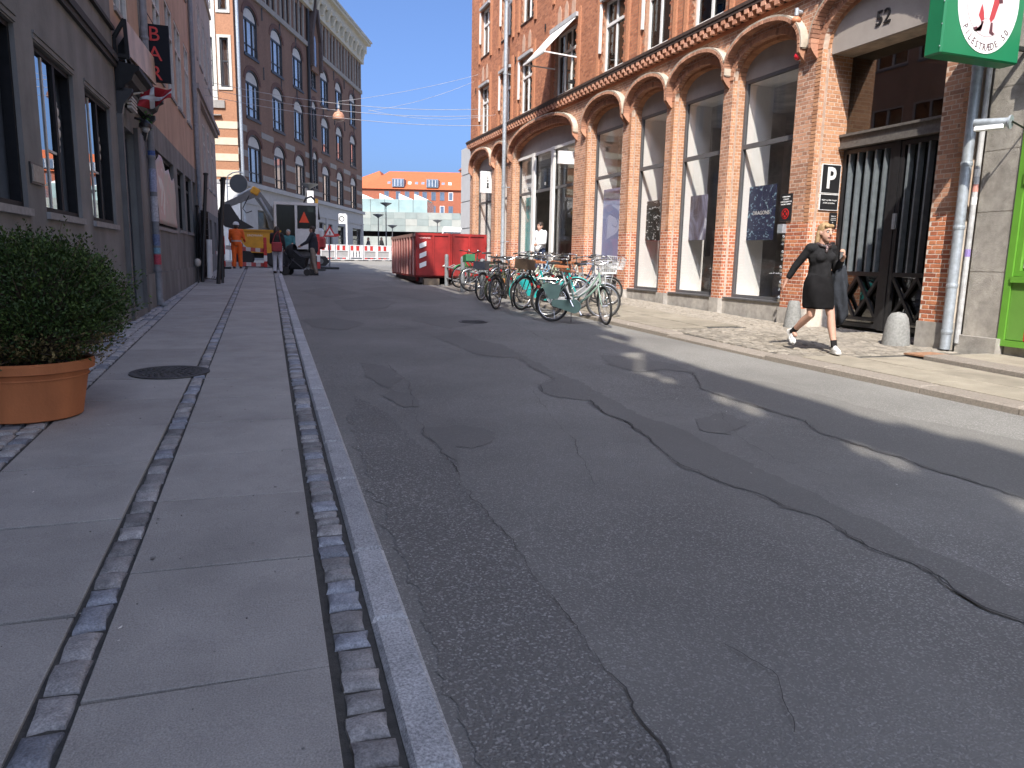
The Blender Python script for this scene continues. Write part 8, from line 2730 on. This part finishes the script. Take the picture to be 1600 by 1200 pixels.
# ------------------------------------------------------------------ simpler figures further off
def figure(lab, x, y, z, heading, h=1.72, top=None, legs=None, hair=None, arms=((.25, .1), (.25, .1)), stride=.0, shoes=None, hat=None, long_hair=False, wide=1.0, skin=SKIN, vox=.018, coat=0, legw=1.0):
    """a standing person; arms are (forward swing, elbow bend) for left and right"""
    s = h / 1.72
    t = thing("person", lab, "person", (x, y, z), heading - math.pi / 2)
    hc_ = V((0, .03, 1.60)) * s
    HL_, HR_ = V((-.095, 0, .90)) * s, V((.095, 0, .90)) * s
    pr = [('c', V((0, 0, .93)) * s, V((0, 0, 1.15)) * s, .13 * s * wide, .13 * s * wide), ('e', V((0, 0, 1.28)) * s, (.165 * s * wide, .11 * s, .18 * s)), ('c', V((-.18 * wide, 0, 1.42)) * s, V((.18 * wide, 0, 1.42)) * s, .06 * s, .06 * s), ('c', V((0, 0, 1.42)) * s, V((0, .01, 1.53)) * s, .055 * s, .05 * s)] + head_prims(hc_, s)
    lg, tpz = [], []
    ank = []
    for sgn, H_ in ((-1, HL_), (1, HR_)):
        k_ = H_ + V((sgn * .01, sgn * stride * .5 + .02, -.42)) * s
        a_ = H_ + V((sgn * .015, sgn * stride, -.80)) * s
        ank.append(a_)
        pr += [('c', H_, k_, .085 * s, .055 * s), ('c', k_, a_, .055 * s, .035 * s)]
        lg += [('c', H_, k_, .105 * s * legw, .078 * s * legw), ('c', k_, a_ + V((0, 0, .01)), .078 * s * legw, .068 * s * legw)]
    lg += [('e', V((0, 0, .93)) * s, (.185 * s, .14 * s, .12 * s))]
    for sgn, (sw, be) in ((-1, arms[0]), (1, arms[1])):
        S_ = V((sgn * .19 * wide, 0, 1.41)) * s
        e_ = S_ + V((sgn * .05, math.sin(sw) * .29, -math.cos(sw) * .29)) * s
        w_ = e_ + V((-sgn * .02, math.sin(sw + be) * .25, -math.cos(sw + be) * .25)) * s
        pr += [('c', S_, e_, .045 * s, .037 * s), ('c', e_, w_, .037 * s, .026 * s)] + hand_prims(w_, w_ - e_, (-sgn, .2, 0), s, .6, sgn)
        tpz += [('c', S_, e_, .066 * s, .058 * s), ('c', e_, e_.lerp(w_, .95), .058 * s, .046 * s)]
    organic("body", pr, skin, t, vox * .8, 2)
    tpz += [('e', V((0, 0, 1.27)) * s, (.20 * s * wide, .145 * s, .2 * s)), ('c', V((0, 0, .98 - coat)) * s, V((0, 0, 1.15)) * s, .165 * s * wide, .16 * s * wide), ('c', V((-.18 * wide, 0, 1.42)) * s, V((.18 * wide, 0, 1.42)) * s, .075 * s, .075 * s), ('c', V((0, 0, 1.44)) * s, V((0, 0, 1.48)) * s, .08 * s, .065 * s)]
    organic("trousers", lg, legs, t, vox, 3)
    organic("jacket", tpz, top, t, vox, 3)
    face(t, hc_, s)
    hh = [('e', hc_ + V((0, -.02, .045)) * s, (.088 * s, .102 * s, .095 * s)), ('e', hc_ + V((0, -.06, -.02)) * s, (.08 * s, .055 * s, .09 * s))]
    if long_hair:
        hh += [('ch', [(hc_ + V((-.06, -.05, 0)) * s, .05 * s), (hc_ + V((-.07, -.08, -.2)) * s, .05 * s), (hc_ + V((-.05, -.10, -.33)) * s, .03 * s)]), ('ch', [(hc_ + V((.06, -.05, 0)) * s, .05 * s), (hc_ + V((.07, -.08, -.2)) * s, .05 * s), (hc_ + V((.05, -.10, -.33)) * s, .03 * s)]), ('c', hc_ + V((0, -.08, 0)) * s, hc_ + V((0, -.11, -.3)) * s, .06 * s, .05 * s)]
    organic("hair", hh, hair, t, vox * .8, 2)
    if hat:
        MB().lathe([(.115 * s, -.01), (.118 * s, .02), (.10 * s, .07 * s), (.06 * s, .105 * s), (0, .115 * s)], hc_ + V((0, -.01, .055)) * s, 18).prism([(-.07, .08), (.07, .08), (.05, .17), (-.05, .17)], lambda a, b, c: hc_ + V((a, b, .055 + c)) * s, -.012, .004).build("helmet", hat, t, smooth=SM)
    for a_ in ank:
        shoe(t, a_ + V((0, 0, -.0)), (0, 1, 0), 0, shoes or BLACKM, BLACKM, s * 1.0)
    return t
HDARK = M("dark_hair", (.035, .022, .016), .6, .3, 30)
HGREY = M("grey_hair", (.35, .33, .30), .6, .2, 30)
CBLK = M("coat_black", (.020, .019, .021), .85, .2, 9)
CNAVY = M("coat_navy", (.022, .024, .034), .85, .2, 9)
WJEAN = M("white_trousers", (.60, .61, .66), .8, .1, 9)
KHAKI = M("khaki_trousers", (.23, .19, .155), .85, .15, 9)
HIVIS = M("hivis_orange", (.80, .13, .015), .7, .1, 9)
gp = lambda x, y, d=0: gz(y) + d
p1 = figure("woman with long dark hair, black coat and white trousers carrying a red bag", 1.12, 28.3, gp(1, 28.3), R(75), 1.66, CBLK, WJEAN, HDARK, arms=((.35, 1.2), (.2, .3)), long_hair=True, shoes=M("dark_shoe", (.02, .02, .022), .5))
bg_ = thing("shoulder_bag", "dark red shoulder bag on the hip of the woman in white trousers", "bag", (1.10, 28.08, gp(1, 28) + .95))
MB().cbox((0, 0, 0), (.36, .12, .34), bev=.03).build("bag", M("bag_red", (.30, .02, .025), .5, .15, 9), bg_)
MB().tube([(-.14, 0, .16), (-.06, .06, .42), (.06, .08, .56)], .012, 6).tube([(.14, 0, .16), (.10, .06, .42), (.08, .08, .56)], .012, 6).build("strap", M("bag_red", (.30, .02, .025)), bg_)
p2 = figure("dark-haired man in a navy jacket and khaki trousers bending towards the black stroller", 2.42, 28.75, gp(2.4, 28.75, RD), R(160), 1.80, CNAVY, KHAKI, HDARK, arms=((.55, .5), (.75, .35)), stride=.12, wide=1.06, coat=.08)
p3 = figure("person with pale hair and a turquoise top half hidden behind the stroller", 1.62, 30.2, gp(1.6, 30.2, RD), R(-100), 1.66, M("top_turquoise", (.04, .16, .17), .8, .2, 6), CBLK, HGREY, arms=((.5, 1.1), (.4, 1.2)))
st = thing("stroller", "black baby stroller with raised hood pushed by the man in the navy jacket", "stroller", (1.82, 28.5, gp(1.8, 28.5, RD)), R(160))
BLC = M("stroller_cloth", (.014, .014, .016), .85, .2, 12, .2, 40)
MB().lathe([(.26, -.0), (.30, .12), (.30, .30), (.26, .42), (.15, .50), (0, .52)], (.12, 0, .62), 18, a0=R(-100), a1=R(100), capb=False, capt=False).build("hood", BLC, st, smooth=True)
MB().prism([(-.30, .32), (.20, .32), (.36, .62), (.36, .98), (.16, .82), (-.10, .58), (-.36, .56)], lambda a, z, y: (a, y, z), -.22, .22).build("seat_tub", BLC, st, smooth=SM)
MB().prism([(-.34, .55), (-.08, .60), (.16, .84), (.10, .92), (-.16, .70), (-.40, .66)], lambda a, z, y: (a, y, z), -.23, .23).build("foot_cover", BLC, st, smooth=SM)
fr = MB()
for s in (-1, 1):
    fr.tube([(-.40, s * .25, .15), (.1, s * .24, .55), (.55, s * .22, 1.0)], .016, 7).tube([(.36, s * .25, .17), (.05, s * .24, .62)], .016, 7)
fr.tube([(.55, -.22, 1.0), (.60, 0, 1.02), (.55, .22, 1.0)], .018, 8)
fr.build("stroller_frame", M("frame_grey", (.10, .10, .11), .4, metal=.5), st, smooth=SM)
for x, r_ in ((-.42, .12), (.38, .16)):
    for s in (-1, 1):
        MB().lathe([(r_ * .6, -.02), (r_, -.02), (r_, .02), (r_ * .6, .02)], (x, s * .27, r_), 18, axis=(0, 1, 0)).build("wheel", TYRE, st)
MB().cbox((.02, 0, .30), (.5, .38, .16), bev=.04).build("under_basket", BLC, st)
figure("road worker in bright orange hi-vis clothing and a white helmet seen from behind", -.28, 32.0, gp(0, 32), R(80), 1.80, HIVIS, HIVIS, HDARK, arms=((.3, .6), (.3, .9)), hat=M("helmet_white", (.7, .7, .7), .35), wide=1.1, stride=.05, legw=1.1)
w_ = [o for o in COL.objects if o.name.startswith("person") and o.get('label', '').startswith("road worker")][0]
for z, r_ in ((1.06, .19), (.62, 0), (.40, 0)):
    if r_:
        MB().lathe([(r_ * 1.0, 0), (r_ * 1.02, .06)], (0, 0, z), 20, capb=False, capt=False).build("reflective_band", M("reflective_band", (.5, .45, .42), .4), w_)
figure("person in a white shirt and dark blue jeans standing in the open shop doorway", 8.98, 22.4, gp(9.2, 22.4) + .12, R(200), 1.88, M("white_shirt", (.72, .73, .75), .8, .06, 9), M("blue_jeans", (.03, .045, .09), .85, .2, 9), HDARK, arms=((.2, 1.2), (.15, .2)), skin=SKIN, shoes=M("dark_shoe", (.02, .02, .022), .5))
figure("dark clothed passer-by behind the barriers, right of the other", 10.6, 61.5, gz(61.5) + RD, R(20), 1.75, CBLK, CBLK, HDARK, vox=.03)
figure("dark clothed passer-by behind the barriers, nearest the brown building's corner", 9.4, 60.5, gz(60.5) + RD, R(190), 1.68, M("coat_charcoal", (.06, .06, .065), .85), CBLK, HDARK, vox=.03)
figure("person with reddish face and light top standing behind the red container", 9.6, 36.5, gz(36.5) + RD, R(150), 1.78, M("light_top", (.55, .56, .6), .8), CNAVY, M("red_hair", (.3, .12, .06), .6), vox=.022)
